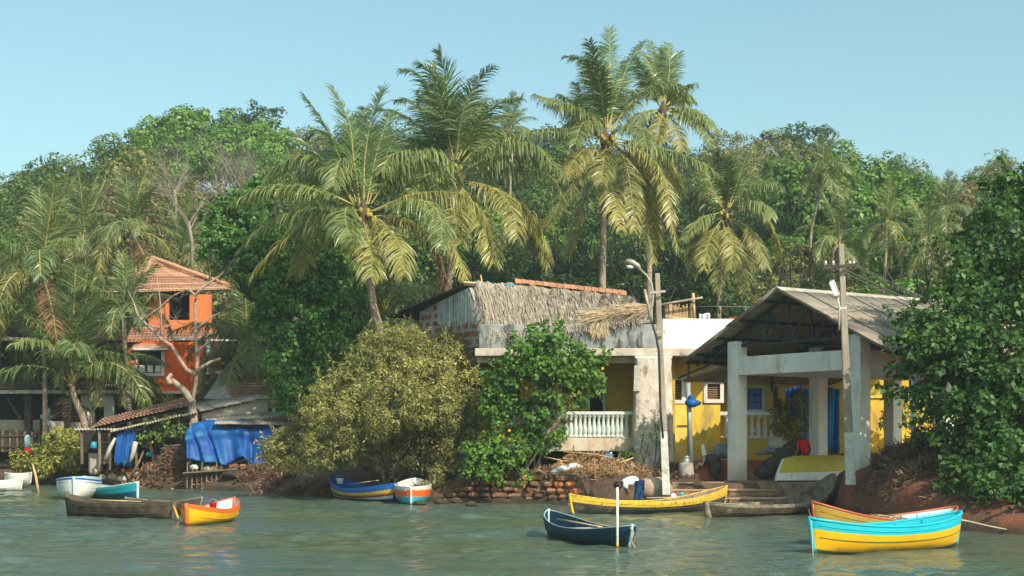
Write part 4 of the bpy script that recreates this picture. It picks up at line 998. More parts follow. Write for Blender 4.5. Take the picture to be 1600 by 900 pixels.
M['step_stone'] = mat('step_stone', (0.30, 0.20, 0.13), (0.19, 0.13, 0.09), scale=2.5, rough=.95, c3=(.10, .07, .05), s3=2, t3=(.5, .66), bump=.6)
M['step_nose'] = mat('step_nose', (0.52, 0.34, 0.22), (0.40, 0.25, 0.17), scale=4, rough=.9)
M['plinth_red'] = mat('plinth_red', (0.34, 0.095, 0.045), (0.26, 0.075, 0.04), scale=1.8, rough=.9, c3=(.42, .26, .16), s3=1.2, t3=(.54, .66), bump=.3)
M['tarp'] = mat('tarp', (0.005, 0.082, 0.32), (0.004, 0.055, 0.24), scale=1.4, rough=.55, spec=.3, c3=(0.03, 0.20, 0.36), s3=1.1, t3=(.5, .7), bump=.6, bscale=4)
M['tarp_light'] = mat('tarp_light', (0.012, 0.32, 0.85), (0.010, 0.25, 0.75), scale=1.4, rough=.45, spec=.4, trans=.3)
M['old_wood'] = mat('old_wood', (0.22, 0.165, 0.12), (0.13, 0.10, 0.075), scale=5, rough=.95, rnd=.25, bump=.5)
M['dark_wood'] = mat('dark_wood', (0.065, 0.048, 0.035), (0.04, 0.03, 0.024), scale=4, rough=.85, rnd=.2)
M['cloth_white'] = mat('cloth_white', (0.76, 0.77, 0.78), (0.68, 0.69, 0.70), rough=.9)
M['sack'] = mat('sack', (0.50, 0.47, 0.42), (0.36, 0.33, 0.29), scale=5, rough=.9, bump=.6, rnd=.15)
M['sack_grey'] = mat('sack_grey', (0.26, 0.28, 0.30), (0.17, 0.18, 0.19), scale=5, rough=.9, bump=.6, rnd=.15)
M['net'] = mat('net', (0.085, 0.075, 0.065), (0.05, 0.045, 0.04), scale=8, rough=.98, bump=1.2, bscale=30)
M['net_brown'] = mat('net_brown', (0.40, 0.30, 0.20), (0.25, 0.19, 0.13), scale=8, rough=.98, island=.25)
M['rock'] = mat('rock', (0.50, 0.36, 0.26), (0.34, 0.25, 0.19), scale=2.5, rough=.95, c3=(.2, .18, .16), s3=2, t3=(.5, .65), bump=.7, tide=(0.10, 0.30, 0.25, 0.85, (0.035, 0.032, 0.022)))
M['red_cloth'] = mat('red_cloth', (0.62, 0.008, 0.010), (0.52, 0.006, 0.008), rough=.85)
M['skin'] = mat('skin', (0.20, 0.095, 0.055), (0.16, 0.075, 0.045), rough=.55)
M['hair'] = mat('hair', (0.012, 0.010, 0.009), rough=.5)
M['jeans'] = mat('jeans', (0.010, 0.055, 0.17), (0.008, 0.04, 0.12), scale=6, rough=.85)
M['blue_plastic'] = mat('blue_plastic', (0.02, 0.22, 0.42), (0.05, 0.30, 0.45), scale=3, rough=.4)
M['metal_pot'] = mat('metal_pot', (0.45, 0.42, 0.38), (0.35, 0.33, 0.3), rough=.35, metal=.7)
M['wire'] = mat('wire', (0.20, 0.19, 0.17), rough=.6)
M['rope'] = mat('rope', (0.45, 0.38, 0.28), (0.33, 0.27, 0.2), rough=.9)

# corrugated sheet between four corners (along = across the waves)
def corr_sheet(p, along, down, n=7, amp=.03, th=.012, sag=0.0):
    """p corner at the upper edge; along: vector across the corrugations; down: vector down the slope"""
    mb = MB(); p, along, down = Vector(p), Vector(along), Vector(down)
    nn = along.cross(down).normalized()
    if nn.z < 0: nn = -nn
    S = n * 6
    top, bot = [], []
    for side in (0, 1):
        for j in (0, 1, 2):
            for i in range(S + 1):
                q = p + along * (i / S) + down * (j / 2) + nn * (amp * math.cos(2 * PI * i / 6) - side * th - sag * (j == 1))
                (top if side == 0 else bot).append(q)
    a = S + 1
    fs, troughs = [], []
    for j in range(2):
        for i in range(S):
            fs.append((j * a + i, j * a + i + 1, (j + 1) * a + i + 1, (j + 1) * a + i)); troughs.append((len(fs) - 1, i % 6 in (2, 3)))
            o = 3 * a
            fs.append((o + j * a + i, o + (j + 1) * a + i, o + (j + 1) * a + i + 1, o + j * a + i + 1))
    for i in range(S):
        fs.append((i, 3 * a + i, 3 * a + i + 1, i + 1))
        fs.append((2 * a + i, 2 * a + i + 1, 5 * a + i + 1, 5 * a + i))
    for j in range(2):
        fs.append((j * a, (j + 1) * a, 3 * a + (j + 1) * a, 3 * a + j * a))
        fs.append((j * a + S, 3 * a + j * a + S, 3 * a + (j + 1) * a + S, (j + 1) * a + S))
    mb.add(top + bot, fs)
    for k, dd in troughs: mb.m[k] = 1 if dd else 0
    return mb

# ================================================================== the boat shed
A0, U, Vv = Vector((7.65, 50.0, 0)), Vector((0.567, -0.824, 0)), Vector((0.824, 0.567, 0))
def S(u, v, z): return A0 + U * u + Vv * v + Vector((0, 0, z))
FL = 0.86
shed = thing('boat_shed', 'open boat shed with white columns and a grey brown corrugated roof on dark trusses', 'shed', S(2.7, 3.9, FL))
def floor_slab():
    mb = MB()
    mb.prism([S(-.35, -.3, .2), S(5.85, -.3, .2), S(5.85, 9.3, .2), S(-.35, 9.3, .2)], (0, 0, FL - .2))
    obj('floor', mb, M['step_stone'], shed, bevel=.02)
floor_slab()
CW = .235
COLS = [(0, 0, 5.56), (5.46, 0, 5.50), (0, 3.9, 5.5), (5.46, 3.9, 5.5), (0, 7.8, 5.5), (5.46, 7.8, 5.5)]
for u, v, top in COLS:
    mb = MB(); mb.obox(S(u, v, (top + FL) / 2 - .1), U * CW, Vv * CW, Vector((0, 0, (top - FL) / 2 + .1)))
    obj('column', mb, M['shed_white'], shed, bevel=.015)
for v in (0, 3.9, 7.8):
    mb = MB(); mb.bar(S(CW, v, 4.72), S(5.46 - CW, v, 4.72), .40, .62)
    obj('beam', mb, M['shed_white'], shed, bevel=.012)
for u in (0, 5.46):
    for v in (0, 3.9):
        mb = MB(); mb.bar(S(u, v + CW, 4.72), S(u, v + 3.9 - CW, 4.72), .38, .56)
        obj('beam', mb, M['shed_white'], shed, bevel=.012)
UR, ZR, ZE = 2.45, 7.10, 4.95     # ridge position and heights; eaves 4.55 m out to each side
HALF = 4.57
V0, V1 = -.6, 9.0
for side in (-1, 1):
    nseg = 9
    wv = (V1 - V0) / nseg
    for i in range(nseg):
        for row in (0, 1):
            f0, f1 = (0, .52) if row == 0 else (.49, 1)
            if side == 1 and row == 1: f1 = 1.0
            p0 = S(UR + side * HALF * f0, V0 + i * wv - .02, ZR + (ZE - ZR) * f0 + (.03 if row == 0 else 0) + .006 * (i % 2))
            dn = U * (side * HALF * (f1 - f0)) + Vector((0, 0, (ZE - ZR) * (f1 - f0)))
            obj('roof_sheet', corr_sheet(p0, Vv * (wv + .05), dn, 6, .05), [M['corrugated'], M['corrugated_trough']], shed, smooth=True)
for i in range(9):
    wv = (V1 - V0) / 9
    for side in (-1, 1):
        mb = MB(); a = S(UR, V0 + i * wv, ZR + .10); b = S(UR, V0 + (i + 1) * wv - .02, ZR + .10)
        e = U * (side * .24) + Vector((0, 0, -.13))
        mb.slab([a, b, b + e, a + e], .015)
        obj('ridge_cap', mb, M['corrugated_pale'], shed)
# lower sheet along the left eave
for i in range(7):
    p0 = S(-.95 - .7 * 0, V0 + .5 + i * 1.05, 5.02 - .28)
    obj('lean_to_sheet', corr_sheet(p0 + Vector((0, 0, 0)), Vv * 1.09, U * -1.75 + Vector((0, 0, -.42)), 7, .034), M['corrugated'], shed, smooth=True)
# trusses
def truss(v):
    t = MB(); t.bar(S(UR - HALF * .86, v, 5.42), S(UR + HALF * .72, v, 5.42), .07, .09)
    tr = obj('truss', t, M['steel_dark'], shed)
    def m_(a, b, w=.055):
        mb = MB(); mb.bar(S(a[0], v, a[1]), S(b[0], v, b[1]), w, w)
        obj('truss_bar', mb, M['steel_dark'], tr)
    def zr(u): return ZR - abs(u - UR) / HALF * (ZR - ZE) - .16
    m_((UR, zr(UR)), (UR - HALF * .98, zr(UR - HALF * .98)), .08)
    m_((UR, zr(UR)), (UR + HALF * .98, zr(UR + HALF * .98)), .08)
    m_((UR, 5.42), (UR, zr(UR)))
    for s_ in (-1, 1):
        for k, (ub, ut) in enumerate([(.0, .9), (1.1, .9), (1.1, 1.75), (2.0, 1.75), (2.0, 2.5), (2.8, 2.5)]):
            m_((UR + s_ * ub, 5.42), (UR + s_ * ut, zr(UR + s_ * ut)))
    m_((UR - HALF * .80, 4.9), (UR - HALF * 1.20, 4.42), .06)
for v in (0, 3.9, 7.8): truss(v)
for side in (-1, 1):
    for k in (.12, .38, .62, .86, .97):
        u = UR + side * HALF * k
        z = ZR - (ZR - ZE) * k - .085
        mb = MB(); mb.bar(S(u, V0 + .05, z), S(u, V1 - .05, z), .06, .09)
        obj('purlin', mb, M['steel_dark'], shed)
for v in (1.5, 5.0):
    mb = MB(); mb.tube([S(-1.9 , v, .7), S(-1.9, v, 4.55)], .045, 8); obj('eave_post', mb, M['pipe'], shed, smooth=True)
# orange tiled strip under the right eave
mb = MB(); mb.slab([S(6.4, -.1, 4.93), S(6.4, 7.5, 4.93), S(7.1, 7.5, 4.72), S(7.1, -.1, 4.72)], .06)
obj('tiled_strip', mb, M['ridge_tile'], shed)

# white lean pipe post and others (things of their own)
def post(name, label, px, py0, py1, Y, r, m, lean=0, cat='post', sq=False):
    a, b = P(px, py1, Y), P(px + lean, py0, Y)
    mb = MB()
    if sq: mb.bar(a, b, r * 2, r * 2, (0, 1, 0))
    else: mb.tube([a, b], r, 10)
    return props(obj(name, mb, M[m], smooth=not sq), label, cat)
post('pipe_post', 'thin white pipe standing on the earth mound before the dark tree', 1427, 575, 722, 43.2, .075, 'pipe_white', 1)
post('pipe_post', 'grey steel pipe in front of the yellow wall carrying a blue cloth bundle', 1080, 598, 725, 50.8, .085, 'pipe', -5)
mb = MB()
c_ = P(1081, 629, 50.6)
mb.rock(c_, .21, 3, (1.05, .8, .75), 9, 6, .15); mb.rock(c_ + Vector((-.02, 0, .17)), .11, 4, (1, 1, 1), 7, 5, .15); mb.rock(c_ + Vector((.13, 0, -.02)), .13, 5, (1.5, .7, .9), 7, 5, .15)
props(obj('cloth_bundle', mb, M['tarp'], smooth=True), 'blue cloth bundle tied round the grey steel pipe', 'cloth')

# ================================================================== the yellow house
hs = thing('yellow_house', 'long low yellow house with a flat slab roof, white window frames and a balustraded veranda', 'house', (5, 58, 1.3))
def B(name, x0, x1, y0, y1, z0, z1, m, bevel=.01, parent=None):
    mb = MB(); mb.box(min(x0, x1), max(x0, x1), y0, y1, min(z0, z1), max(z0, z1))
    return obj(name, mb, M[m], parent or hs, bevel=bevel)
zf = 1.75   # veranda floor
# right, sunlit wall (openings left for the windows)
Yw = 56.0
def wall_with(name, x0, x1, z0, z1, Y, th, holes, m):
    """a wall of boxes round rectangular openings (x0,x1,z0,z1), joined into one mesh"""
    mb = MB(); xs = sorted({x0, x1} | {h[0] for h in holes} | {h[1] for h in holes}); zs = sorted({z0, z1} | {h[2] for h in holes} | {h[3] for h in holes})
    xs = [x for x in xs if x0 <= x <= x1]; zs = [z for z in zs if z0 <= z <= z1]
    vs, fs = [], []
    def solid(i, j):
        cx, cz = (xs[i] + xs[i + 1]) / 2, (zs[j] + zs[j + 1]) / 2
        return not any(h[0] < cx < h[1] and h[2] < cz < h[3] for h in holes)
    for i in range(len(xs) - 1):
        for j in range(len(zs) - 1):
            if not solid(i, j): continue
            a, b, c, d = xs[i], xs[i + 1], zs[j], zs[j + 1]
            mb.add([(a, Y, c), (b, Y, c), (b, Y, d), (a, Y, d)], [(0, 1, 2, 3)])
            mb.add([(a, Y + th, c), (b, Y + th, c), (b, Y + th, d), (a, Y + th, d)], [(3, 2, 1, 0)])
            for (ii, jj, q) in [(i - 1, j, [(a, Y, c), (a, Y, d), (a, Y + th, d), (a, Y + th, c)]), (i + 1, j, [(b, Y, c), (b, Y + th, c), (b, Y + th, d), (b, Y, d)]),
                                (i, j - 1, [(a, Y, c), (a, Y + th, c), (b, Y + th, c), (b, Y, c)]), (i, j + 1, [(a, Y, d), (b, Y, d), (b, Y + th, d), (a, Y + th, d)])]:
                if not (0 <= ii < len(xs) - 1 and 0 <= jj < len(zs) - 1) or not solid(ii, jj): mb.add(q, [(0, 1, 2, 3)])
    return mb
W1 = (X(1048, Yw), X(1065, Yw), Z(625, Yw), Z(594, Yw))
W2 = (X(1105, Yw), X(1125, Yw), Z(624, Yw), Z(600, Yw))
xl, xr, xb = X(1040, Yw), X(1125.5, Yw), X(1224, Yw)
obj('wall', wall_with('w', xl, xr, 1.1, 5.3, Yw, .25, [W1, W2], 'y'), M['yellow_wall'], hs)
def window(h, Y, m='white_paint', fw=.14, slats=7, glass='shutter', parent=None):
    parent = parent or hs
    x0, x1, z0, z1 = h
    f = MB()
    f.box(x0 - fw, x1 + fw, Y - .05, Y + .08, z1, z1 + fw); f.box(x0 - fw, x1 + fw, Y - .08, Y + .08, z0 - fw, z0)
    f.box(x0 - fw, x0, Y - .05, Y + .08, z0, z1); f.box(x1, x1 + fw, Y - .05, Y + .08, z0, z1)
    fr = obj('window_frame', f, M[m], parent, bevel=.008)
    b = MB(); b.box(x0, x1, Y + .2, Y + .22, z0, z1); obj('window_back', b, M['dark_room'], fr)
    for i in range(slats):
        z = z0 + (z1 - z0) * (i + .5) / slats
        s = MB(); s.obox(((x0 + x1) / 2, Y + .1, z), ((x1 - x0) / 2, 0, 0), (0, .035, .03), (0, .006, -.008))
        obj('slat', s, M[glass], fr)
    return fr
window(W1, Yw); window(W2, Yw)
B('ledge', X(1050, Yw), X(1076, Yw), Yw - .06, Yw - .002, Z(631, Yw), Z(629, Yw), 'yellow_trim')
B('door_panel', X(1052, Yw), X(1075, Yw), Yw - .035, Yw - .003, 1.3, Z(632, Yw), 'yellow_trim')
mb = MB(); mb.tube([(X(1075.5, Yw), Yw - .06, 1.2), (X(1075.5, Yw), Yw - .06, 5.2)], .03, 6); obj('drain_pipe', mb, M['brown_wood'], hs)
mb = MB(); mb.tube([(X(1058, Yw), Yw - .08, Z(665, Yw)), (X(1075, Yw), Yw - .08, Z(665, Yw))], .02, 6); obj('rail', mb, M['brown_wood'], hs)
# recessed porch on the right with blue window, balustrade
Yp = 58.0
WB = (X(1163, Yp), X(1190, Yp), Z(639, Yp), Z(607, Yp))
obj('porch_wall', wall_with('w', xr, X(1420, Yp), 1.1, 5.3, Yp, .25, [WB], 'y'), M['yellow_wall_shade'], hs)
fr = window(WB, Yp, 'frame_pale', .12, 0)
for i in range(3):
    for j in range(3):
        s = MB(); w_, h_ = (WB[1] - WB[0]) / 3, (WB[3] - WB[2]) / 3
        s.box(WB[0] + w_ * i + .03, WB[0] + w_ * (i + 1) - .03, Yp + .07, Yp + .09, WB[2] + h_ * j + .03, WB[2] + h_ * (j + 1) - .03)
        obj('pane', s, M['blue_glass'], fr)
for i in (1, 2):
    s = MB(); s.box(WB[0] + (WB[1] - WB[0]) * i / 3 - .02, WB[0] + (WB[1] - WB[0]) * i / 3 + .02, Yp + .04, Yp + .1, WB[2], WB[3]); obj('bar', s, M['brown_wood'], fr)
    s = MB(); s.box(WB[0], WB[1], Yp + .035, Yp + .095, WB[2] + (WB[3] - WB[2]) * i / 3 - .02, WB[2] + (WB[3] - WB[2]) * i / 3 + .02); obj('bar', s, M['brown_wood'], fr)
B('side_wall', xr - .25, xr - .001, Yw + .251, Yp - .001, 1.1, 5.3, 'yellow_wall')
B('porch_base', xr + .002, xb, Yw, Yw + .3, 1.1, Z(684, Yw), 'yellow_wall_shade')
mbal = MB()
def baluster_mesh(h, r):
    mb = MB(); mb.tube([(0, 0, 0), (0, 0, h * .06), (0, 0, h * .10), (0, 0, h * .16), (0, 0, h * .3), (0, 0, h * .62), (0, 0, h * .8), (0, 0, h * .88), (0, 0, h * .94), (0, 0, h)], [r * 1.25, r * 1.25, r * .7, r * .85, r * 1.15, r * .65, r * .55, r * .75, r * 1.2, r * 1.2], 8)
    me = bpy.data.meshes.new('baluster'); me.from_pydata(mb.v, [], mb.f); me.materials.append(M['balustrade'])
    me.polygons.foreach_set('use_smooth', [True] * len(me.polygons)); return me
zb0, zb1 = Z(683, Yw), Z(649, Yw)
bm1 = baluster_mesh(zb1 - zb0, .085)
x = xr + .25
while x < xb:
    place('baluster', bm1, hs, Vector((x, Yw + .15, zb0)) - Vector(org[hs.name])); x += .245
B('porch_rail', xr, xb, Yw + .03, Yw + .27, zb1, zb1 + .14, 'balustrade')
B('porch_sill', xr, xb, Yw - .03, Yw + .33, zb0 - .06, zb0 - .002, 'balustrade')
# roof slab
Ys = 54.4
B('roof_slab', X(742, Ys), X(1145, Ys), Ys, 60.5, Z(556, Ys), Z(544, Ys), 'slab', .02)
B('roof_slab', X(1145, Ys) + .003, 15, Ys + .5, 60.5, Z(556, Ys) + .01, Z(544, Ys) - .01, 'slab', .02)
B('lintel_beam', X(745, 55), X(1040, 55), 54.95, 55.25, Z(567, 55), Z(556, Ys) - .002, 'veranda_base')
B('parapet', X(746, Ys) + .05, X(1036, Ys), Ys + .22, Ys + .42, Z(544, Ys) + .002, Z(506, Ys), 'parapet_grey', .03)
B('parapet', X(1036, Ys) + .003, X(1150, Ys), Ys + .20, Ys + .42, Z(544, Ys) + .002, Z(497.5, Ys), 'parapet_white', .02)
B('parapet', X(1150, Ys) - .2, X(1150, Ys) - .001, Ys + .43, 60, Z(544, Ys) + .002, Z(499, Ys), 'parapet_white', .02)
# veranda
Yv = 54.6
B('veranda_base', X(868, Yv), X(991, Yv), Yv, Yv + .35, Z(705, Yv), Z(684, Yv), 'veranda_base', .02)
B('veranda_base', X(760, Yv), X(868, Yv) - .003, Yv + .05, Yv + .35, Z(705, Yv), Z(694, Yv), 'white_paint', .02)
B('veranda_floor', X(745, Yv), X(1040, Yv), Yv + .35, 57.3, Z(705, Yv), Z(690, Yv), 'cement')
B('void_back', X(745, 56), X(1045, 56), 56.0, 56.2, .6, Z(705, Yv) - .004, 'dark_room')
zv0, zv1 = Z(683, Yv), Z(648, Yv)
bm2 = baluster_mesh(zv1 - zv0, .095)
x = X(880, Yv) + .12
while x < X(990, Yv) - .15:
    place('baluster', bm2, hs, Vector((x, Yv + .17, zv0)) - Vector(org[hs.name])); x += .172
x = X(795, Yv)
while x < X(865, Yv):
    place('baluster', bm2, hs, Vector((x, Yv + .17, zv0)) - Vector(org[hs.name])); x += .2
B('veranda_rail', X(790, Yv), X(993, Yv), Yv + .03, Yv + .31, zv1, zv1 + .12, 'balustrade', .015)
B('newel', X(870, Yv), X(880, Yv), Yv + .04, Yv + .30, zv0 + .001, zv1 - .001, 'balustrade', .015)
B('newel', X(988, Yv), X(992, Yv), Yv + .04, Yv + .30, zv0 + .001, zv1 - .001, 'balustrade', .015)
D1 = (X(922, 57.3), X(942, 57.3), 1.9, Z(575, 57.3)); D2 = (X(842, 57.3), X(862, 57.3), 1.9, Z(575, 57.3)); D3 = (X(790, 57.3), X(812, 57.3), Z(655, 57.3), Z(600, 57.3))
obj('veranda_wall', wall_with('w', X(745, 57.3), X(1046, 57.3), 1.7, 5.3, 57.3, .2, [D1, D2, D3], 'y'), M['yellow_wall_shade'], hs)
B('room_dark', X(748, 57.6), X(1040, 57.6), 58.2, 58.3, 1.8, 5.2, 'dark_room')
for D in (D1, D2):
    for xx in (D[0] - .09, D[1] + .002): B('door_post', xx, xx + .085, 57.22, 57.4, D[2], D[3], 'frame_pale')
B('veranda_side', X(1046, 57.3) - .2, X(1046, 57.3), 55.3, 57.29, 1.7, 5.3, 'yellow_wall_shade')
# weathered whitewashed pier, slightly battered and lumpy
mb = MB()
rdp = random.Random(8)
def pier_pt(i, j):
    z = 1.15 + (5.22 - 1.15) * j
    w = np.interp(j, [0, .3, 1], [.80, .74, .66])
    a = 2 * PI * i
    sx = math.copysign(abs(math.cos(a)) ** .35, math.cos(a)); sy = math.copysign(abs(math.sin(a)) ** .35, math.sin(a))
    k = 1 + .015 * math.sin(9 * z + 3 * a) + .01 * math.sin(23 * z + 7 * a)
    return (X(1021, 54.2) + sx * w * k, 54.45 + sy * .42 * k, z)
mb.grid(pier_pt, 41, 40)
obj('pier', mb, M['pier'], hs, smooth=True)
B('pier_cap', X(992, 54.2), X(1050, 54.2), 54.1, 54.9, 5.22, 5.31, 'white_paint')
mb = MB(); mb.slab([P(991, 571, 54.0), P(999, 571, 54.0), P(1001, 611, 54.0), P(990, 611, 54.0)], .03)
props(obj('towel', mb, M['sack']), 'pale towel hanging by the whitewashed pier', 'towel')

# ---- thatched hut on the roof
hut = thing('thatched_hut', 'hut on the flat roof with grey straw thatch, tiled ridge and brick gable', 'hut', (1.5, 57, 5.9))
RP = [P(742, 443, 56.6), P(812, 447, 57.0), P(985, 466, 57.6)]     # ridge
EP = [P(760, 514, 54.9), P(830, 515, 54.9), P(1000, 500, 54.9)]    # eave
def thatch_pt(u, v, bulge=.12):
    a = Vector((0, 0, 0)); 
    r = RP[0].lerp(RP[1], u / .28) if u < .28 else RP[1].lerp(RP[2], (u - .28) / .72)
    e = EP[0].lerp(EP[1], u / .28) if u < .28 else EP[1].lerp(EP[2], (u - .28) / .72)
    q = r.lerp(e, v)
    q.z += bulge * math.sin(PI * v) + .03 * math.sin(u * 37 + 5 * v) + .02 * math.sin(u * 91 + v * 11)
    return q
mb = MB(); mb.grid(thatch_pt, 60, 14)
obj('thatch_layer', mb, M['thatch_old'], hut, smooth=True, solid=.18)
rdt = np.random.RandomState(3)
VV, n_ = [], 9000
uu = rdt.rand(n_); vv = rdt.rand(n_) ** .9
for k in range(n_):
    q = thatch_pt(uu[k], vv[k]); d = (thatch_pt(uu[k], min(1.02, vv[k] + .05)) - thatch_pt(uu[k], max(0, vv[k] - .05))).normalized()
    d = (d + Vector(rdt.normal(size=3)) * .11 + Vector((0, -.02, 0))).normalized()
    L_ = rdt.uniform(.35, .8); s_ = Vector((1, .1, 0)) * rdt.uniform(.008, .018)
    q = q + Vector((0, -.04, .10)) * rdt.uniform(.8, 1.15)
    VV += [q - s_, q + s_, q + s_ * .5 + d * L_, q - s_ * .5 + d * L_]
def strips(name, VV, m, parent, **kw):
    V = np.array([tuple(v) for v in VV]) - np.array(org[parent.name] if parent else (0, 0, 0))
    return place(name, np_mesh(name, V, np.arange(len(V)).reshape(-1, 4), M[m]), parent, **kw)
strips('thatch', VV, 'thatch', hut, kind='stuff')
# ragged verge at the gable end
VV = []
for k in range(420):
    v = rdt.rand(); q = thatch_pt(0, v) + Vector((rdt.uniform(-.05, .1), -.03, rdt.uniform(-.1, .12)))
    d = Vector((rdt.uniform(-.7, .1), rdt.uniform(-.5, .2), -1)).normalized(); L_ = rdt.uniform(.2, .6); s_ = Vector((.015, 0, .01))
    VV += [q - s_, q + s_, q + s_ * .5 + d * L_, q - s_ * .5 + d * L_]
for k in range(700):
    u = rdt.rand(); q = thatch_pt(u, .99) + Vector((0, rdt.uniform(-.05, .05), .02)); d = Vector((rdt.uniform(-.3, .3), -.5, -1)).normalized(); L_ = rdt.uniform(.06, .17); s_ = Vector((.014, 0, 0))
    VV += [q - s_, q + s_, q + s_ * .5 + d * L_, q - s_ * .5 + d * L_]
strips('thatch_fringe', VV, 'thatch', hut, kind='stuff')
# ridge tiles
tm = MB()
for i in range(9):
    a = PI * i / 8
    for s_, r_ in ((-.25, .235), (.24, .19)): tm.v.append((s_, math.cos(a) * r_, math.sin(a) * r_ * .8))
for i in range(8): tm.f.append((2 * i, 2 * i + 1, 2 * i + 3, 2 * i + 2)); tm.m.append(0)
tme = bpy.data.meshes.new('ridge_tile'); tme.from_pydata(tm.v, [], tm.f); tme.materials.append(M['ridge_tile'])
ra, rb = RP[1] + Vector((-.2, 0, .1)), RP[2] + Vector((-.2, 0, .1))
dv = rb - ra; nt = 16
for i in range(nt):
    q = ra + dv * ((i + .5) / nt)
    o = place('ridge_tile', tme, hut, q - Vector(org[hut.name]), (random.Random(i).uniform(-.08, .08), -math.atan2(dv.z, dv.x) - .05, math.atan2(dv.y, dv.x) + random.Random(i + 50).uniform(-.05, .05)), (dv.length / nt / .46, 1, 1))
    md = o.modifiers.new('thick', 'SOLIDIFY'); md.thickness = .03
# gable wall: mortar, bricks, bamboo strips
GF, GB = P(752, 512, 55.4), P(656, 486, 60.0)       # front and back top corners of the wall
gd = (Vector((GB.x, GB.y, 0)) - Vector((GF.x, GF.y, 0))); gl = gd.length; gu = gd.normalized(); gn = Vector((-gu.y, gu.x, 0)); 
if gn.dot(Vector((-1, -1, 0))) < 0: gn = -gn
g0 = Vector((GF.x, GF.y, 5.85))
def G3(s, z, o=0): return g0 + gu * s + Vector((0, 0, z)) + gn * o
gz1, gz2 = Z(478, 56.3) - 5.85, Z(478, 60) - 5.85
mb = MB(); apex = P(744, 450, 56.4); sa = (Vector((apex.x, apex.y, 0)) - Vector((g0.x, g0.y, 0))).dot(gu)
poly = [G3(0, -.1), G3(gl, -.1), G3(gl, GB.z - 5.85), G3(sa, apex.z - 5.85), G3(0, .9)]
mb.prism(poly, -gn * .15)
obj('gable_wall', mb, M['mortar'], hut)
bri = MB(); bri.obox((0, 0, 0), (.105, 0, 0), (0, .05, 0), (0, 0, .085))
bme = bpy.data.meshes.new('brick'); bme.from_pydata(bri.v, [], bri.f); bme.materials.append(M['brick'])
rdb = random.Random(2); ang = math.atan2(gu.y, gu.x)
for r_ in range(7):
    for c in range(16):
        s_ = .25 + c * (gl - .4) / 15.5 + (.14 if r_ % 2 else 0); z = .12 + r_ * .30
        ztop = np.interp(s_, [0, sa, gl], [.9, apex.z - 5.85, GB.z - 5.85])
        if z > ztop - .15 or rdb.random() < .12 or s_ > gl - .1: continue
        if z > .85 and s_ < gl * .62: continue
        place('brick', bme, hut, G3(s_, z, .0) - Vector(org[hut.name]), (0, 0, ang), (rdb.uniform(.85, 1.1), 1.2, rdb.uniform(.85, 1.1)))
for i in range(44):
    s_ = gl * .02 + i * gl * .66 / 44 + rdb.uniform(-.02, .02)
    ztop = np.interp(s_, [0, sa, gl], [1.0, apex.z - 5.85, GB.z - 5.85]) - .04
    mb = MB(); mb.bar(G3(s_, rdb.uniform(.62, 1.0), .08), G3(s_ + rdb.uniform(-.05, .05), max(.9, ztop), .09), .065, .015, gn)
    obj('bamboo_strip', mb, M['bamboo_grey'], hut)
# rear roof slope: dark planks seen edge on
b0, b1 = P(741, 444, 56.4), P(622, 493, 61.0)
dvv = Vector((b1.x - b0.x, b1.y - b0.y, b1.z - b0.z))
for i in range(7):
    mb = MB(); a = b0 + dvv * (i / 7); c = b0 + dvv * ((i + 1.12) / 7)
    off = Vector((5.2, 1.6, -.35))
    ov = -gn * .0 + gn * .45
    mb.slab([a + ov, c + ov, c + off, a + off], .07)
    obj('roof_board', mb, M['dark_wood'], hut)
mb = MB(); mb.tube([P(724, 441, 56.2), P(760, 444, 56.8), P(800, 447, 57)], .05, 6); obj('ridge_pole', mb, M['bamboo'], hut, smooth=True)
mb = MB(); mb.tube([P(751, 430, 56.8), P(754, 446, 56.6)], .03, 6); obj('stick', mb, M['bamboo'], hut)
mb = MB(); mb.rock(P(797, 446, 56.6), .09, 1, (2.2, 1, .6)); props(obj('rag', mb, M['blue_plastic']), 'small blue rag caught on the ridge of the thatch', 'rag')
# loose straw mat hanging over the parapet, bamboo and laundry on the roof
mt = thing('straw_heap', 'torn heap of loose palm straw hanging over the grey parapet', 'straw', P(960, 490, 54.6))
VV = []
for k in range(380):
    t_ = rdt.rand(); q = P(925 + 95 * t_, 497 - 12 * t_ + rdt.uniform(-8, 7), 54.55 + rdt.uniform(-.1, .6)); q.z += .15 * math.sin(t_ * 3)
    d = Vector((rdt.uniform(-1, -.5), rdt.uniform(-.5, .2), rdt.uniform(-.65, .1))).normalized(); L_ = rdt.uniform(.3, .95); s_ = Vector((.006, 0, .016))
    VV += [q - s_, q + s_, q + s_ * .4 + d * L_, q - s_ * .4 + d * L_]
for k in range(160):
    q = P(925 + rdt.rand() * 25, 508 + rdt.uniform(-4, 6), 54.5); d = Vector((rdt.uniform(-.6, .3), -.2, -1)).normalized(); L_ = rdt.uniform(.2, .5); s_ = Vector((.014, 0, .004))
    VV += [q - s_, q + s_, q + s_ * .4 + d * L_, q - s_ * .4 + d * L_]
strips('straw', VV, 'straw', mt, kind='stuff')
mb = MB(); mb.grid(lambda u, v: P(935 + 85 * u, 487 + 22 * v - 8 * u + 3 * math.sin(9 * u), 54.9 + .9 * (1 - v)), 14, 5); obj('palm_mat', mb, M['thatch_old'], mt, solid=.05, smooth=True)
def rod(name, label, cat, pts, r, m, n=6):
    mb = MB(); mb.tube([P(*p) for p in pts], r, n); return props(obj(name, mb, M[m], smooth=True), label, cat)
rod('bamboo_pole', 'upright bamboo pole on the roof behind the white parapet', 'pole', [(1085, 500, 55.4), (1083, 458, 55.4)], .055, 'bamboo')
rod('bamboo_pole', 'crooked pale branch lying aslant behind the curved street lamp', 'pole', [(1030, 477, 55.2), (1055, 472, 55.2), (1080, 468, 55.2), (1098, 465, 55.2)], .045, 'bark_pale')
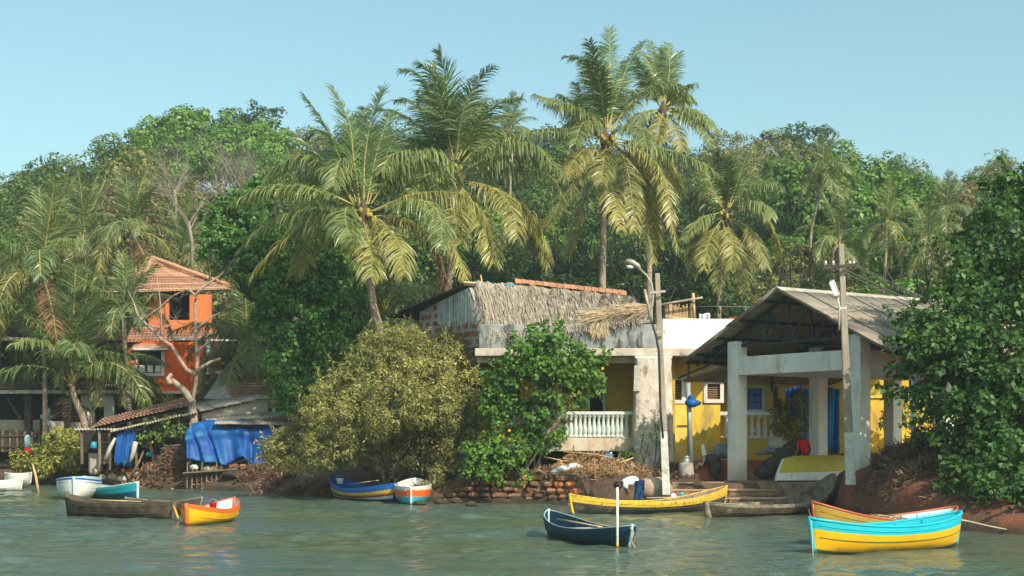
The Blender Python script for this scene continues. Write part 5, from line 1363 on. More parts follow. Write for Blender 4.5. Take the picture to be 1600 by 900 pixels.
rod('bamboo_pole', 'bamboo pole lying along the top of the white parapet', 'pole', [(1040, 495, 54.8), (1075, 499, 54.8), (1108, 501, 54.8)], .05, 'bamboo')
rod('clothes_line', 'thin line strung over the roof terrace', 'line', [(1088, 479, 56), (1120, 478.5, 56), (1180, 480, 56)], .012, 'wire', 4)
fn = thing('bamboo_fence', 'screen of dry bamboo stakes on the roof between the street lamp and the upright pole', 'fence', P(1060, 495, 55.6))
for i in range(26):
    px = 1040 + i * 1.75; mb = MB(); mb.bar(P(px, 497, 55.6), P(px + random.Random(i).uniform(-1, 1), 477 + random.Random(i + 9).uniform(-3, 4), 55.6), .05, .02, (0, 1, 0)); obj('stake', mb, M['bamboo'] if i % 3 else M['dry_grass'], fn)
for px, c, lab in [(1172, 'tarp_light', 'light blue cloth drying on the roof line'), (1150, 'red_cloth', 'small orange red cloth drying on the roof'), (1101, 'cloth_white', 'pale cloth hung behind the white parapet')]:
    mb = MB(); w_ = 8 if px != 1150 else 10; y0, y1 = {1172: (482, 494), 1150: (495, 503), 1101: (490, 500)}[px]
    mb.grid(lambda u, v: P(px - w_ + 2 * w_ * u, y0 + (y1 - y0) * v + 1.2 * math.sin(u * 6), 56 + .06 * math.sin(u * 12)), 12, 4)
    props(obj('laundry', mb, M[c], solid=.02, smooth=True), lab, 'laundry')
# ================================================================== boats
def paint(name, c, c2=None, rough=.38, wear=(.25, .22, .18), scum=(.06, .065, .035)):
    return mat(name, c, c2 or tuple(x * .88 for x in c), scale=2.0, rough=rough, spec=.4, c3=wear, s3=5, t3=(.60, .68), bump=.25, bscale=5, tide=(0.02, 0.12, 0.12, 0.75, scum))
M['p_yellow'] = paint('p_yellow', (0.80, 0.42, 0.006), wear=(.62, .34, .02))
M['p_yellow_worn'] = mat('p_yellow_worn', (0.72, 0.47, 0.04), (0.60, 0.38, 0.04), scale=4, rough=.8, c3=(.10, .08, .05), s3=9, t3=(.55, .66), bump=.2)
M['p_cyan'] = paint('p_cyan', (0.010, 0.42, 0.53), wear=(.01, .33, .42))
M['p_teal'] = paint('p_teal', (0.01, 0.24, 0.30))
M['p_teal_dark'] = paint('p_teal_dark', (0.008, 0.07, 0.12))
M['p_navy'] = paint('p_navy', (0.008, 0.045, 0.085), rough=.5, wear=(.05, .10, .13))
M['p_blue'] = paint('p_blue', (0.008, 0.12, 0.42))
M['p_white'] = paint('p_white', (0.70, 0.69, 0.66), wear=(.45, .4, .35))
M['p_paleblue'] = paint('p_paleblue', (0.42, 0.58, 0.64), wear=(.3, .35, .38))
M['p_orange'] = paint('p_orange', (0.80, 0.13, 0.015))
M['p_redbrown'] = paint('p_redbrown', (0.28, 0.06, 0.035))
M['p_green'] = paint('p_green', (0.03, 0.11, 0.05))
M['p_olive'] = paint('p_olive', (0.52, 0.40, 0.03), rough=.55)
M['p_mustard'] = paint('p_mustard', (0.38, 0.235, 0.03), rough=.6)
M['p_rim'] = paint('p_rim', (0.46, 0.085, 0.03))
M['dugout'] = mat('dugout', (0.115, 0.088, 0.065), (0.055, 0.042, 0.032), scale=3.5, rough=.85, bump=.8, bscale=12, c3=(.24, .19, .14), s3=2.8, t3=(.58, .74))
M['dugout_light'] = mat('dugout_light', (0.30, 0.25, 0.19), (0.17, 0.14, 0.11), scale=4, rough=.9, bump=.7, c3=(.08, .065, .05), s3=3, t3=(.5, .66))
M['tar'] = mat('tar', (0.085, 0.078, 0.066), (0.045, 0.04, 0.035), scale=3, rough=.75, bump=.6, c3=(.26, .22, .17), s3=3.5, t3=(.56, .72), streak=2.5)
M['plank_pale'] = mat('plank_pale', (0.55, 0.42, 0.28), (0.42, 0.31, 0.2), scale=5, rough=.8, bump=.2, stretch=(1, 4, 1))

def boat(label, a, b, beam, sheer, bands, inside='dugout', rail='dugout_light', thwarts=(), tw='plank_pale', keel=-.14, full=2.3, ends=(.03, .03), rake=(.10, .10), group=None, cat='boat', flip=False, name='boat', fl=1.35, railr=.028, parent=None, tilt=0.0, arc=1.0):
    """a, b: sheer ends (x, y). sheer: (z at a, z amidships, z at b). bands: [(share of the side height, material, name)] from the rail down"""
    A, B_ = Vector((a[0], a[1], 0)), Vector((b[0], b[1], 0))
    d = B_ - A; Ln = d.length; u = d.normalized(); s = Vector((-u.y, u.x, 0))
    t = thing(name, label, cat, (A + B_) / 2, group)
    NS = 25
    def sh(f):
        q = abs(2 * f - 1) ** (2.0 * arc)
        return sheer[1] + ((sheer[0] if f < .5 else sheer[2]) - sheer[1]) * q
    def half(f):
        w = (max(0, 1 - abs(2 * f - 1) ** full)) ** .75 * beam / 2
        return w + (ends[0] * (1 - f) + ends[1] * f)
    def pt(f, v, sgn, off=0):
        """v 0 at the rail, 1 at the keel"""
        e = (2 * f - 1)
        along = f * Ln - (rake[1] * max(0, e) ** 2 - rake[0] * max(0, -e) ** 2) * Ln * v ** 1.3 * .9
        h = max(.004, (half(f) - off) * (1 - v ** fl) ** .62) if v < 1 else .004
        z0 = sh(f); kz = keel + (0.10 * abs(e) ** 4)
        z = z0 + (kz - z0) * v
        q = A + u * along + s * (sgn * h) + Vector((0, 0, z))
        q.z += tilt * sgn * h
        return q
    def band(v0, v1, m, nm, off=0, par=None, nv=4, f0=0, f1=1, seal=True):
        mb = MB(); fs_ = [f0 + (f1 - f0) * (.5 - .5 * math.cos(PI * i / (NS - 1))) for i in range(NS)]
        for sgn in (-1, 1):
            vs = [pt(f, v0 + (v1 - v0) * j / nv, sgn, off) for f in fs_ for j in range(nv + 1)]
            k = nv + 1
            mb.add(vs, [(i * k + j, (i + 1) * k + j, (i + 1) * k + j + 1, i * k + j + 1) for i in range(NS - 1) for j in range(nv)])
        if seal:
            n1 = NS * (nv + 1)
            for i in (0, NS - 1):
                for j in range(nv): mb.f.append((i * (nv + 1) + j, i * (nv + 1) + j + 1, n1 + i * (nv + 1) + j + 1, n1 + i * (nv + 1) + j)); mb.m.append(0)
        if flip:
            zt = max(sheer); mb.v = [(x, y, flip - z) for x, y, z in mb.v]
        return obj(nm, mb, M[m], t, smooth=True)
    v = 0.0
    for share, m, nm in bands:
        band(v, min(1, v + share), m, nm); v += share
    # inside skin and its floor
    vi = .80
    band(0.0, vi, inside, 'inner_side', off=.045, seal=False)
    mb = MB(); fs_ = [.04 + .92 * i / (NS - 1) for i in range(NS)]
    vs = []
    for f in fs_: vs += [pt(f, vi, -1, .045), pt(f, vi, 1, .045)]
    mb.add(vs, [(2 * i, 2 * i + 2, 2 * i + 3, 2 * i + 1) for i in range(NS - 1)])
    if flip: mb.v = [(x, y, flip - z) for x, y, z in mb.v]
    obj('bottom_board', mb, M[inside], t)
    for sgn in (-1, 1):
        mb = MB(); pts = [pt(f, 0, sgn, .02) + Vector((0, 0, .008)) for f in [(.5 - .5 * math.cos(PI * i / (NS - 1))) for i in range(NS)]]
        if flip: pts = [Vector((q.x, q.y, flip - q.z)) for q in pts]
        mb.tube(pts, railr, 6, sq=.8); obj('gunwale', mb, M[rail], t, smooth=True)
    if not flip and name == 'boat':
        for vv_ in (.16, .5):
            for sgn in (-1, 1):
                mb = MB(); mb.tube([pt(.02 + .96 * i / 16, vv_, sgn, -.006) for i in range(17)], .009, 4); obj('plank_seam', mb, M[bands[0][1] if vv_ < .3 else bands[-1][1]], t, smooth=True)
        for k in range(5):
            f = .18 + .16 * k
            for sgn in (-1, 1):
                mb = MB(); mb.tube([pt(f, v_, sgn, .055) for v_ in (.04, .3, .55, .78)], .022, 4); obj('rib', mb, M[inside], t)
    for e, f in ((0, 0.0), (1, 1.0)):
        mb = MB(); pts = [(pt(f, v_, 1) + pt(f, v_, -1)) / 2 for v_ in (0, .2, .4, .6, .8, .97)]
        pts[0] = pts[0] + Vector((0, 0, .04))
        if flip: pts = [Vector((q.x, q.y, flip - q.z)) for q in pts]
        mb.tube(pts, [ends[e] + .006] * 6, 6); obj('stem', mb, M[rail], t, smooth=True)
    for f in thwarts:
        p_, q_ = pt(f, .22, -1, .05), pt(f, .22, 1, .05)
        mb = MB(); mb.bar(p_, q_, .20, .03)
        if flip: mb.v = [(x, y, flip - z) for x, y, z in mb.v]
        obj('thwart', mb, M[tw], t, bevel=.005)
    t['_'] = 0; del t['_']
    return t, pt
def XY(px, Y): return (X(px, Y), Y)

boat('yellow boat with a bright cyan band and green bottom, foremost at the right', XY(1266, 28.9), XY(1500, 31.2), .95, (.70, .50, .72),
     [(.27, 'p_cyan', 'stripe'), (.57, 'p_yellow', 'hull'), (.16, 'p_green', 'bottom_paint')], inside='p_cyan', rail='p_cyan', rake=(.03, .035), keel=-.10, fl=2.6, full=2.6, railr=.04, ends=(.05, .04), thwarts=(.3, .7))
bt, bp = boat('mustard boat with orange red rim and a net pile, behind the cyan banded one', XY(1270, 31.2), XY(1494, 33.6), 1.25, (.92, .50, .71),
     [(.30, 'p_mustard', 'stripe'), (.70, 'p_teal', 'hull')], inside='p_paleblue', rail='p_rim', rake=(.03, .05), fl=2.2, full=2.4, thwarts=(.25,), railr=.035)
mb = MB(); rd = random.Random(3)
for i in range(26):
    c = bp(.40 + rd.uniform(-.12, .16), .1, rd.choice((-1, 1)), .5) ; c.z = .50 + rd.uniform(-.04, .10)
    a = rd.uniform(0, 6.28); r_ = rd.uniform(.18, .42)
    mb.tube([c + Vector((math.cos(a + k * .55) * r_, math.sin(a + k * .55) * r_ * .5, .03 * math.sin(k + i) - .02)) for k in range(10)], .016, 4)
mb.rock(bp(.42, .3, 1, .55) + Vector((0, 0, .10)), .28, 2, (1.8, .9, .45), 9, 5, .2)
props(obj('fishing_net', mb, M['net_brown'], smooth=True), 'coiled brown fishing net heaped in the orange rimmed boat', 'net')
boat('small navy blue canoe floating alone in mid river with two pale thwarts', XY(857, 34.8), XY(988, 30.6), 1.05, (.58, .30, .46), [(.10, 'p_navy', 'stripe'), (.90, 'p_navy', 'hull')],
     inside='p_navy', rail='frame_pale', thwarts=(.32, .72), rake=(.0, .05), ends=(.03, .025), fl=2.2, full=2.6, railr=.014)
mb = MB(); mb.tube([(X(963.5, 30.6), 30.4, -.35), (X(963.5, 30.6), 30.4, 1.27)], [.028, .026], 8)
pl = obj('punting_pole', mb, M['p_white'], smooth=True); props(pl, 'white punting pole standing upright in the water beside the navy canoe', 'pole')
mb = MB(); mb.tube([(X(963.5, 30.6), 30.4, -.02), (X(963.5, 30.6), 30.4, .13)], .0295, 8); o_ = obj('painted_tip', mb, M['p_yellow'], pl, smooth=True)
boat('long dugout canoe with a flaking yellow upper band, drawn up below the bent man', XY(891, 43.9), XY(1135, 46.6), .95, (.60, .33, .76), [(.34, 'p_yellow_worn', 'stripe'), (.66, 'tar', 'hull')],
     inside='dugout_light', rail='p_yellow_worn', rake=(.02, .03), ends=(.05, .04), fl=2.0, full=3.6, keel=-.10)
boat('dark weathered dugout with a high right prow, lying against the red earth mound', (X(1104, 42.6), 42.6), (X(1302, 46.2), 46.2), 1.4, (.42, .30, 1.15), [(.12, 'dugout_light', 'stripe'), (.88, 'dugout', 'hull')],
     inside='dugout_light', rail='dugout_light', rake=(.02, .02), ends=(.10, .08), fl=2.4, full=3.0, thwarts=(.66,), tw='dugout_light', arc=1.5)
boat('long dark brown dugout at the left with worn pale patches, nearest of its group', XY(104, 43.6), XY(272, 41.6), .92, (.62, .41, .48), [(.10, 'dugout', 'stripe'), (.90, 'dugout', 'hull')],
     inside='dugout', rail='dugout', thwarts=(.33, .72), ends=(.06, .09), fl=2.2, full=3.2, rake=(.03, .03), arc=1.6)
boat('second dark dugout half hidden behind the long brown one', XY(196, 45.4), XY(316, 43.6), .85, (.44, .34, .52), [(.10, 'dugout', 'stripe'), (.90, 'dugout', 'hull')], inside='dugout', rail='dugout_light', thwarts=(.3,), fl=2.2)
boat('small bright yellow boat with an orange rim and pale blue inside, left foreground', XY(291, 38.3), XY(366, 41.3), .95, (.55, .36, .60), [(.16, 'p_orange', 'stripe'), (.84, 'p_yellow', 'hull')], inside='p_paleblue', rail='p_orange', ends=(.06, .04), railr=.022, fl=2.6, full=2.6, rake=(.02, .04), arc=.8, keel=-.1)
boat('white boat seen bow on behind the brown dugout, pale blue rim', XY(115, 54.2), XY(132, 58.4), 1.45, (.84, .70, .75), [(.08, 'p_blue', 'stripe'), (.92, 'p_white', 'hull')], inside='p_white', rail='p_paleblue', fl=3, full=3.2, rake=(.02, .02), ends=(.04, .1))
boat('teal boat with a white stem next to the white one', XY(118, 57.4), XY(215, 54.8), 1.1, (.60, .42, .64), [(.45, 'p_teal', 'stripe'), (.55, 'p_teal_dark', 'hull')], inside='p_paleblue', rail='p_paleblue', fl=2.2, rake=(.02, .0), ends=(.03, .05))
boat('white skiff at the left edge, nearer one of the two', XY(-60, 63.4), XY(35, 64.0), 1.2, (.5, .42, .52), [(1.0, 'p_white', 'hull')], inside='p_white', rail='p_white', fl=2.6, rake=(.02, .04))
boat('small white dinghy lying behind the skiff at the left edge', XY(8, 67.4), XY(49, 67.8), 1.0, (.70, .64, .70), [(1.0, 'p_white', 'hull')], inside='p_white', rail='p_white', fl=2.6, rake=(.03, .05), keel=.1, full=3)
boat('blue boat with yellow, red brown and white stripes under the olive bush', XY(520, 56.5), XY(617, 52.6), 1.25, (.85, .42, .66), [(.30, 'p_blue', 'stripe'), (.24, 'p_yellow', 'stripe'), (.12, 'p_redbrown', 'stripe'), (.16, 'p_white', 'stripe'), (.18, 'p_blue', 'hull')], inside='p_blue', rail='p_blue', fl=2.8, full=2.6, rake=(.03, .03), keel=-.06)
boat('white boat with orange and turquoise bands seen bow on, beside the striped blue one', XY(642, 50.4), XY(648, 54.2), 1.25, (.60, .62, .80), [(.12, 'p_white', 'stripe'), (.36, 'p_orange', 'stripe'), (.52, 'p_cyan', 'hull')], inside='p_white', rail='p_white', fl=3.0, full=2.6, rake=(.02, .02))
boat('upturned canoe with an olive yellow bottom and white lower band, stored on the shed floor', (X(1213, 48.0), 48.0), (X(1336, 51.6), 51.6), 1.1, (0, 0.02, 0), [(.32, 'p_white', 'stripe'), (.68, 'p_olive', 'hull')], inside='dugout', rail='p_white', fl=2.6, full=2.8, keel=-.78, flip=.93, rake=(.09, .03))

# gear lying in the boats
def gear_oar(label, a, b, m='plank_pale'):
    t = thing('paddle', label, 'paddle', a)
    a, b = Vector(a), Vector(b); mb = MB(); mb.tube([a, b], .02, 6); obj('shaft', mb, M[m], t, smooth=True)
    mb = MB(); mb.bar(b, b + (b - a).normalized() * .42, .13, .02); obj('blade', mb, M[m], t, bevel=.005)
gear_oar('wooden paddle lying across the navy canoe', (1.05, 34.0, .42), (1.75, 32.6, .36))
gear_oar('paddle lying lengthwise in the long brown dugout', P(140, 781, 43.2), P(200, 783, 42.6))
gear_oar('paddle resting on the gunwale of the yellow banded canoe', P(1010, 778, 46.1), P(1060, 777, 46.6))
gear_oar('oar sticking out over the rim of the striped blue boat', P(545, 757, 55.2), P(580, 752, 54.0))
def bucket(label, c, m, r=.12):
    t = thing('bailing_bucket', label, 'bucket', c); mb = MB(); mb.lathe(c, [(r * .7, 0), (r, .2), (r * 1.05, .21), (r * .92, .205), (r * .65, .03)], 12); obj('body', mb, M[m], t, smooth=True)
    mb = MB(); mb.tube([Vector(c) + Vector((math.cos(a) * r, 0, .2 + math.sin(a) * r * .9)) for a in [PI * i / 8 for i in range(9)]], .008, 4); obj('handle', mb, M['lamp_grey'], t)
bucket('white bailing bucket in the bow of the striped blue boat', tuple(P(531, 756, 55.8)), 'p_white', .15)
bucket('red bailing bucket in the small yellow boat with the orange rim', tuple(P(333, 797, 40.2)), 'red_cloth', .11)

# ropes
def rope(label, pts, r=.012, m='rope', name='rope'):
    mb = MB(); mb.tube([P(*p) if len(p) == 3 else p for p in pts], r, 5); return props(obj(name, mb, M[m], smooth=True), label, 'rope')
rope('mooring rope running from the cyan banded boat to the right bank', [(1500, 812, 31.2), (1515, 815, 32), (1545, 822, 34), (1580, 829, 35.6), (1620, 833, 36.5)], .02)
rope('thin rope hanging into the water from the left end of the cyan banded boat', [(1267, 820, 28.8), (1269, 840, 28.7), (1270, 862, 28.6), (1271, 880, 28.5)], .012)
rope('frayed rope draped over the right end of the navy canoe', [(984, 825, 30.6), (990, 832, 30.4), (986, 845, 30.4), (993, 858, 30.4)], .018)
rope('yellow rope trailing from the brown dugout into the water', [(271, 790, 41.4), (275, 800, 41.2), (279, 812, 41)], .03, 'p_yellow')
rope('rope slung from the prow of the dark dugout by the mound', [(1262, 792, 44), (1266, 805, 42), (1258, 822, 40)], .012)
rope('frayed rope hanging at the left end of the yellow banded canoe', [(892, 778, 44.8), (889, 788, 44.7), (893, 800, 44.6)], .018)
def stick(label, pts, r, m='old_wood', name='stick', cat='stick'):
    mb = MB(); mb.tube([P(*p) for p in pts], [r] * (len(pts) - 1) + [r * .6], 6); return props(obj(name, mb, M[m], smooth=True), label, cat)
stick('leaning pale stick in the water before the low yellow green bush', [(60, 770, 62), (56, 745, 62), (51, 725, 62)], .06, 'bamboo')
stick('bleached bent branch dipping into the water left of the striped boats', [(410, 768, 63), (422, 752, 63), (430, 746, 63.2), (448, 744, 64)], .09, 'bark_pale')
stick('pale stick leaning in the water under the big dark tree, slanting one', [(1571, 836, 36.2), (1563, 800, 36.4), (1552, 755, 37)], .05, 'bark_pale')
stick('thin upright stick under the big dark tree', [(1545, 838, 36.4), (1546, 800, 36.6), (1549, 760, 37.2)], .035, 'bark_pale')

# ================================================================== poles
def concrete_pole(label, px_b, py_b, px_t, py_t, Y, wb, wt, white=None):
    t = thing('power_pole' if white is None or True else '', label, 'utility pole', P(px_b, py_b, Y))
    a, b = P(px_b, py_b, Y), P(px_t, py_t, Y)
    def seg(f0, f1, m, nm, k=1.0):
        mb = MB(); p0, p1 = a.lerp(b, f0), a.lerp(b, f1); w0, w1 = (wb + (wt - wb) * f0) * k, (wb + (wt - wb) * f1) * k
        th = R(38)
        vs = [p + Vector((math.cos(th + j * PI / 2) * w * .707, math.sin(th + j * PI / 2) * w * .707, 0)) for p, w in ((p0, w0), (p1, w1)) for j in range(4)]
        mb.add(vs, [(0, 1, 5, 4), (1, 2, 6, 5), (2, 3, 7, 6), (3, 0, 4, 7), (3, 2, 1, 0), (4, 5, 6, 7)])
        obj(nm, mb, M[m], t, bevel=.02)
    seg(white, 1, 'concrete_pole', 'shaft'); seg(-.01, white, 'limewash', 'whitewashed_foot', 1.02)
    return t
lp = concrete_pole('concrete pole carrying a curved street lamp, its foot whitewashed, between pier and steps', 1041, 770, 1027, 427, 47.0, .245, .15, .28)
L_ = 46.75
mb = MB(); mb.tube([P(1012, 500, L_), P(1019, 478, L_), P(1021, 460, L_), P(1018, 443, L_), P(1010, 430, L_), P(1000, 421, L_)], .035, 7); obj('lamp_arm', mb, M['lamp_grey'], lp, smooth=True)
mb = MB(); mb.tube([P(1001, 423, L_), P(996, 416, L_), P(988, 411, L_), P(980, 408, L_), P(976, 410, L_)], [.05, .13, .15, .11, .03], 9, sq=.7); lh = obj('lamp_head', mb, M['lamp_grey'], lp, smooth=True)
mb = MB(); mb.rock(P(985, 417, L_), .10, 1, (1.4, .8, .7), 9, 6, 0); obj('lamp_glass', mb, M['lamp_glass'], lh, smooth=True)
mb = MB(); mb.tube([P(1007, 452, L_), P(1012, 475, L_), P(1018, 502, L_)], .05, 6); obj('lamp_tube', mb, M['lamp_grey'], lp, smooth=True)
mb = MB(); mb.tube([P(1018, 502, L_), P(1025, 525, 46.7), P(1030, 553, 46.7), P(1032, 640, 46.7), P(1036, 685, 46.7)], .035, 6); obj('cable_pipe', mb, M['steel_dark'], lp, smooth=True)
for py in (457, 520):
    mb = MB(); mb.bar(P(1016, py, 46.72), P(1040, py - 2, 46.72), .04, .07, (0, 0, 1)); obj('clamp', mb, M['lamp_grey'], lp)
pp = concrete_pole('tall concrete power pole with crossarm and flat street light before the boat shed', 1329, 754, 1314, 381, 43.6, .275, .145, .21)
mb = MB(); mb.bar(P(1286, 419, 43.3), P(1337, 414, 43.3), .08, .09); obj('crossarm', mb, M['dark_wood'], pp)
for px in (1290, 1302, 1328, 1334):
    mb = MB(); c = P(px, 414, 43.3); mb.tube([c, c + Vector((0, 0, .06)), c + Vector((0, 0, .13))], [.02, .045, .02], 7); obj('insulator', mb, M['limewash'], pp)
mb = MB(); mb.tube([P(1311, 516, 43.2), P(1312, 480, 43.2), P(1308, 462, 43.2)], .025, 6); obj('lamp_arm', mb, M['limewash'], pp, smooth=True)
mb = MB(); mb.bar(P(1309, 464, 43.1), P(1299, 438, 43.1), .17, .10, (0, 1, 0)); lh = obj('lamp_head', mb, M['lamp_grey'], pp, bevel=.03)
mb = MB(); mb.bar(P(1307, 462, 43.03), P(1298, 441, 43.03), .12, .02, (0, 1, 0)); obj('lamp_glass', mb, M['lamp_glass'], lh, bevel=.01)
mb = MB(); mb.bar(P(1309, 482, 43.25), P(1323, 481, 43.25), .03, .05); obj('clamp', mb, M['limewash'], pp)
cb = thing('power_line', 'power cables running from the crossarm towards the hill at the right', 'cable', P(1334, 412, 43.3))
for i, (px, e) in enumerate([(1290, 0), (1302, 1), (1328, 2), (1334, 3)]):
    a, b = P(px, 412, 43.3), P(1640, 492 - 4 * i, 70 + i)
    mb = MB(); mb.tube([a.lerp(b, k / 12) - Vector((0, 0, .9 * math.sin(PI * k / 12))) for k in range(13)], .016, 4); obj('cable', mb, M['wire'], cb)

# ================================================================== laterite bank wall
bank = thing('laterite_wall', 'rough laterite stone wall holding the bank between the bush and the yellow banded canoe', 'stone wall', (1, 51.2, 0))
sm = MB(); sm.rock((0, 0, 0), 1, 5, (1, 1, 1), 8, 6, .1)
def stone_mesh(seed, m):
    rd_ = random.Random(seed); mb = MB(); n = 4
    for (sx, sy, sz) in [(i, j, k) for i in (-1, 1) for j in (-1, 1) for k in (-1, 1)]: pass
    vs, fs = [], []
    for i in range(5):
        for k in range(10):
            a = 2 * PI * k / 10; z = -1 + 2 * i / 4; w = (.72, .97, 1, .97, .72)[i]
            cx = math.copysign(abs(math.cos(a)) ** .28, math.cos(a)); cy = math.copysign(abs(math.sin(a)) ** .28, math.sin(a))
            vs.append((cx * w * rd_.uniform(.86, 1.06), cy * w * rd_.uniform(.86, 1.06), z * rd_.uniform(.88, 1.0)))
    for i in range(4):
        for k in range(10): fs.append((i * 10 + k, i * 10 + (k + 1) % 10, (i + 1) * 10 + (k + 1) % 10, (i + 1) * 10 + k))
    fs += [tuple(range(10))[::-1], tuple(40 + k for k in range(10))]
    me = bpy.data.meshes.new('stone'); me.from_pydata(vs, [], fs); me.materials.append(M[m]); return me
SM = [stone_mesh(i, 'laterite') for i in range(5)]; SF = [stone_mesh(i + 9, 'laterite_fresh') for i in range(3)]
rd = random.Random(21)
x_end = X(912, 50)
for row in range(5):
    x = X(690, 52) + row * .1 + rd.uniform(0, .2)
    while x < x_end - .15 * row:
        w_ = rd.uniform(.30, .46) * (1.25 if rd.random() < .2 else 1)
        yy = float(shore(x)) + .30 + row * .085 + rd.uniform(-.04, .04)
        fresh = row in (2, 3) and x > X(860, 50.5) and rd.random() < .55
        top = 5 if x > -1.6 else 3
        if row < top and not (row == 4 and rd.random() < .35):
            place('stone', rd.choice(SF if fresh else SM), bank, Vector((x + w_ / 2, yy, .03 + row * .215 + rd.uniform(-.015, .015))) - Vector(org[bank.name]), (rd.uniform(-.06, .06), rd.uniform(-.07, .07), rd.uniform(-.12, .12)), (w_ * .52, .24, .105 * rd.uniform(.9, 1.08)))
        x += w_ + .03
# loose stones in the water margin
for i, (px, py, s_) in enumerate([(868, 776, .28), (880, 779, .22), (712, 778, .2), (690, 780, .22), (735, 783, .18), (655, 782, .2)]):
    mb = MB(); q = P(px, py, 50); q.z = max(.03, q.z - .0); yy = WY(min(py + 8, 792)); q = Vector((X(px, yy), yy + .1, .06)); mb.rock(q, s_, i, (1.2, .9, .6), 9, 6, .15)
    props(obj('rock', mb, M['rock'] if i < 2 else M['laterite'], smooth=False), ['pale rock at the water by the left end of the yellow banded canoe', 'smaller rock touching the left end of the yellow banded canoe', 'rock at the foot of the laterite wall, left part', 'rock right of the white, orange and turquoise boat', 'rock in the water before the laterite wall', 'rock half hidden beside the bow on boat'][i], 'rock')
mb = MB(); q = P(1022, 764, 47.6); mb.rock(q, .62, 4, (1.0, .7, .62), 14, 9, .10); props(obj('boulder', mb, M['rock'], smooth=True), 'large pale boulder between the bent man and the street lamp pole', 'rock')

# dry palm litter on the bank
def litter(name, label, cat, polys, n, m, seed, L=(.2, .7), w=.012, lift=(0, .35), ang=.35, big=0):
    """polys: (px, py, Y, rx_px, ry_m_high) heaps"""
    t = thing(name, label, cat, P(*polys[0][:3]))
    rd_ = np.random.RandomState(seed); VV = []
    for k in range(n):
        a = polys[rd_.randint(len(polys))]
        cx = X(a[0], a[2]); rx = a[3] / FOC * a[2]; g_ = rd_.normal(size=2) * .45
        x, y = cx + g_[0] * rx, a[2] + g_[1] * rx * .5
        top = a[4] * math.exp(-(g_[0] ** 2 + g_[1] ** 2) * 1.6)
        z = gz(x, y) + top * rd_.rand() ** .4 + .01
        d = Vector((rd_.normal(), rd_.normal() * .7, rd_.normal() * ang)).normalized(); L_ = rd_.uniform(*L)
        s_ = d.cross(Vector((rd_.normal(), rd_.normal(), rd_.normal()))).normalized() * w * rd_.uniform(.5, 1.4)
        q = Vector((x, y, z)) - d * L_ / 2
        bend = Vector((0, 0, -.12 * L_))
        VV += [q - s_, q + s_, q + s_ * .6 + d * L_ + bend, q - s_ * .6 + d * L_ + bend]
    strips('litter', VV, m, t, kind='stuff')
    if name == 'dry_grass': return t
    mb = MB()
    for i, a in enumerate(polys):
        x0, Y0, rx = X(a[0], a[2]), a[2], a[3] / FOC * a[2]
        mb.rock((x0, Y0, gz(x0, Y0) + a[4] * .12), 1, i + seed, (rx * .7, rx * .38, a[4] * .75), 12, 7, .12)
    obj('heap', mb, M[m], t, smooth=True)
    return t
litter('palm_litter', 'heap of dry palm fronds and husks piled before the veranda base', 'dry litter', [(930, 705, 52.8, 40, .75), (900, 715, 52.4, 36, .55), (960, 712, 52.4, 32, .45), (900, 690, 53.5, 30, .75), (985, 722, 52, 28, .3)], 5200, 'dry_grass', 5, L=(.15, .8), w=.02)
litter('dry_grass', 'mat of dead brown grass hanging over the stone wall behind the bent man', 'dry grass', [(925, 745, 51.2, 44, .3), (950, 755, 50.6, 34, .25), (900, 738, 51.6, 36, .3), (980, 745, 51, 30, .2), (860, 732, 52, 34, .2)], 5200, 'dry_grass', 6, L=(.15, .5), w=.014, ang=.9)
litter('dry_grass', 'tangle of dark dead grass and roots covering the red earth mound', 'dry grass', [(1410, 770, 42.0, 60, .42), (1450, 755, 42.5, 50, .35), (1385, 750, 43, 34, .3), (1430, 790, 40.8, 50, .3), (1480, 775, 41, 40, .25)], 3600, 'dry_grass_dark', 7, L=(.2, .8), w=.011, ang=.8)
litter('dry_grass', 'dark dead grass hanging on the bank under the big dark tree', 'dry grass', [(1540, 790, 38.6, 60, .35), (1600, 800, 38, 50, .35), (1500, 800, 38.8, 44, .3)], 3200, 'dry_grass_dark', 8, L=(.2, .8), w=.012, ang=.9)
litter('dry_grass', 'dry roots and dead grass on the bank left of the striped boats', 'dry grass', [(460, 752, 59.5, 40, .55), (430, 745, 62, 34, .6), (500, 758, 57.5, 36, .5), (400, 740, 64, 30, .5)], 4200, 'dry_grass_dark', 9, L=(.2, .8), w=.018, ang=.7)
litter('dry_grass', 'brown grass between the pier and the boat shed steps', 'dry grass', [(1070, 735, 50.6, 30, .2), (1010, 728, 52, 30, .25), (1050, 725, 52.4, 30, .25)], 2200, 'dry_grass_dark', 10, L=(.12, .4), w=.014, ang=.8)
for i, (pts, r, lab) in enumerate([([(880, 706, 52.6), (930, 710, 52.5), (960, 716, 52.4)], .03, 'long dry frond stalk lying across the palm litter'), ([(966, 724, 51.6), (978, 720, 51.6), (990, 715, 51.6)], .035, 'pale stick slanting out of the litter by the jerrycan'),
                                   ([(850, 714, 52), (880, 720, 51.8)], .03, 'short stalk on the litter before the green shrub'), ([(975, 728, 51.4), (990, 728, 51.2), (998, 740, 51)], .05, 'curved root at the right end of the litter')]):
    stick(lab, pts, r, 'bamboo' if i < 3 else 'bark_pale', 'frond_stalk', 'dry stalk')
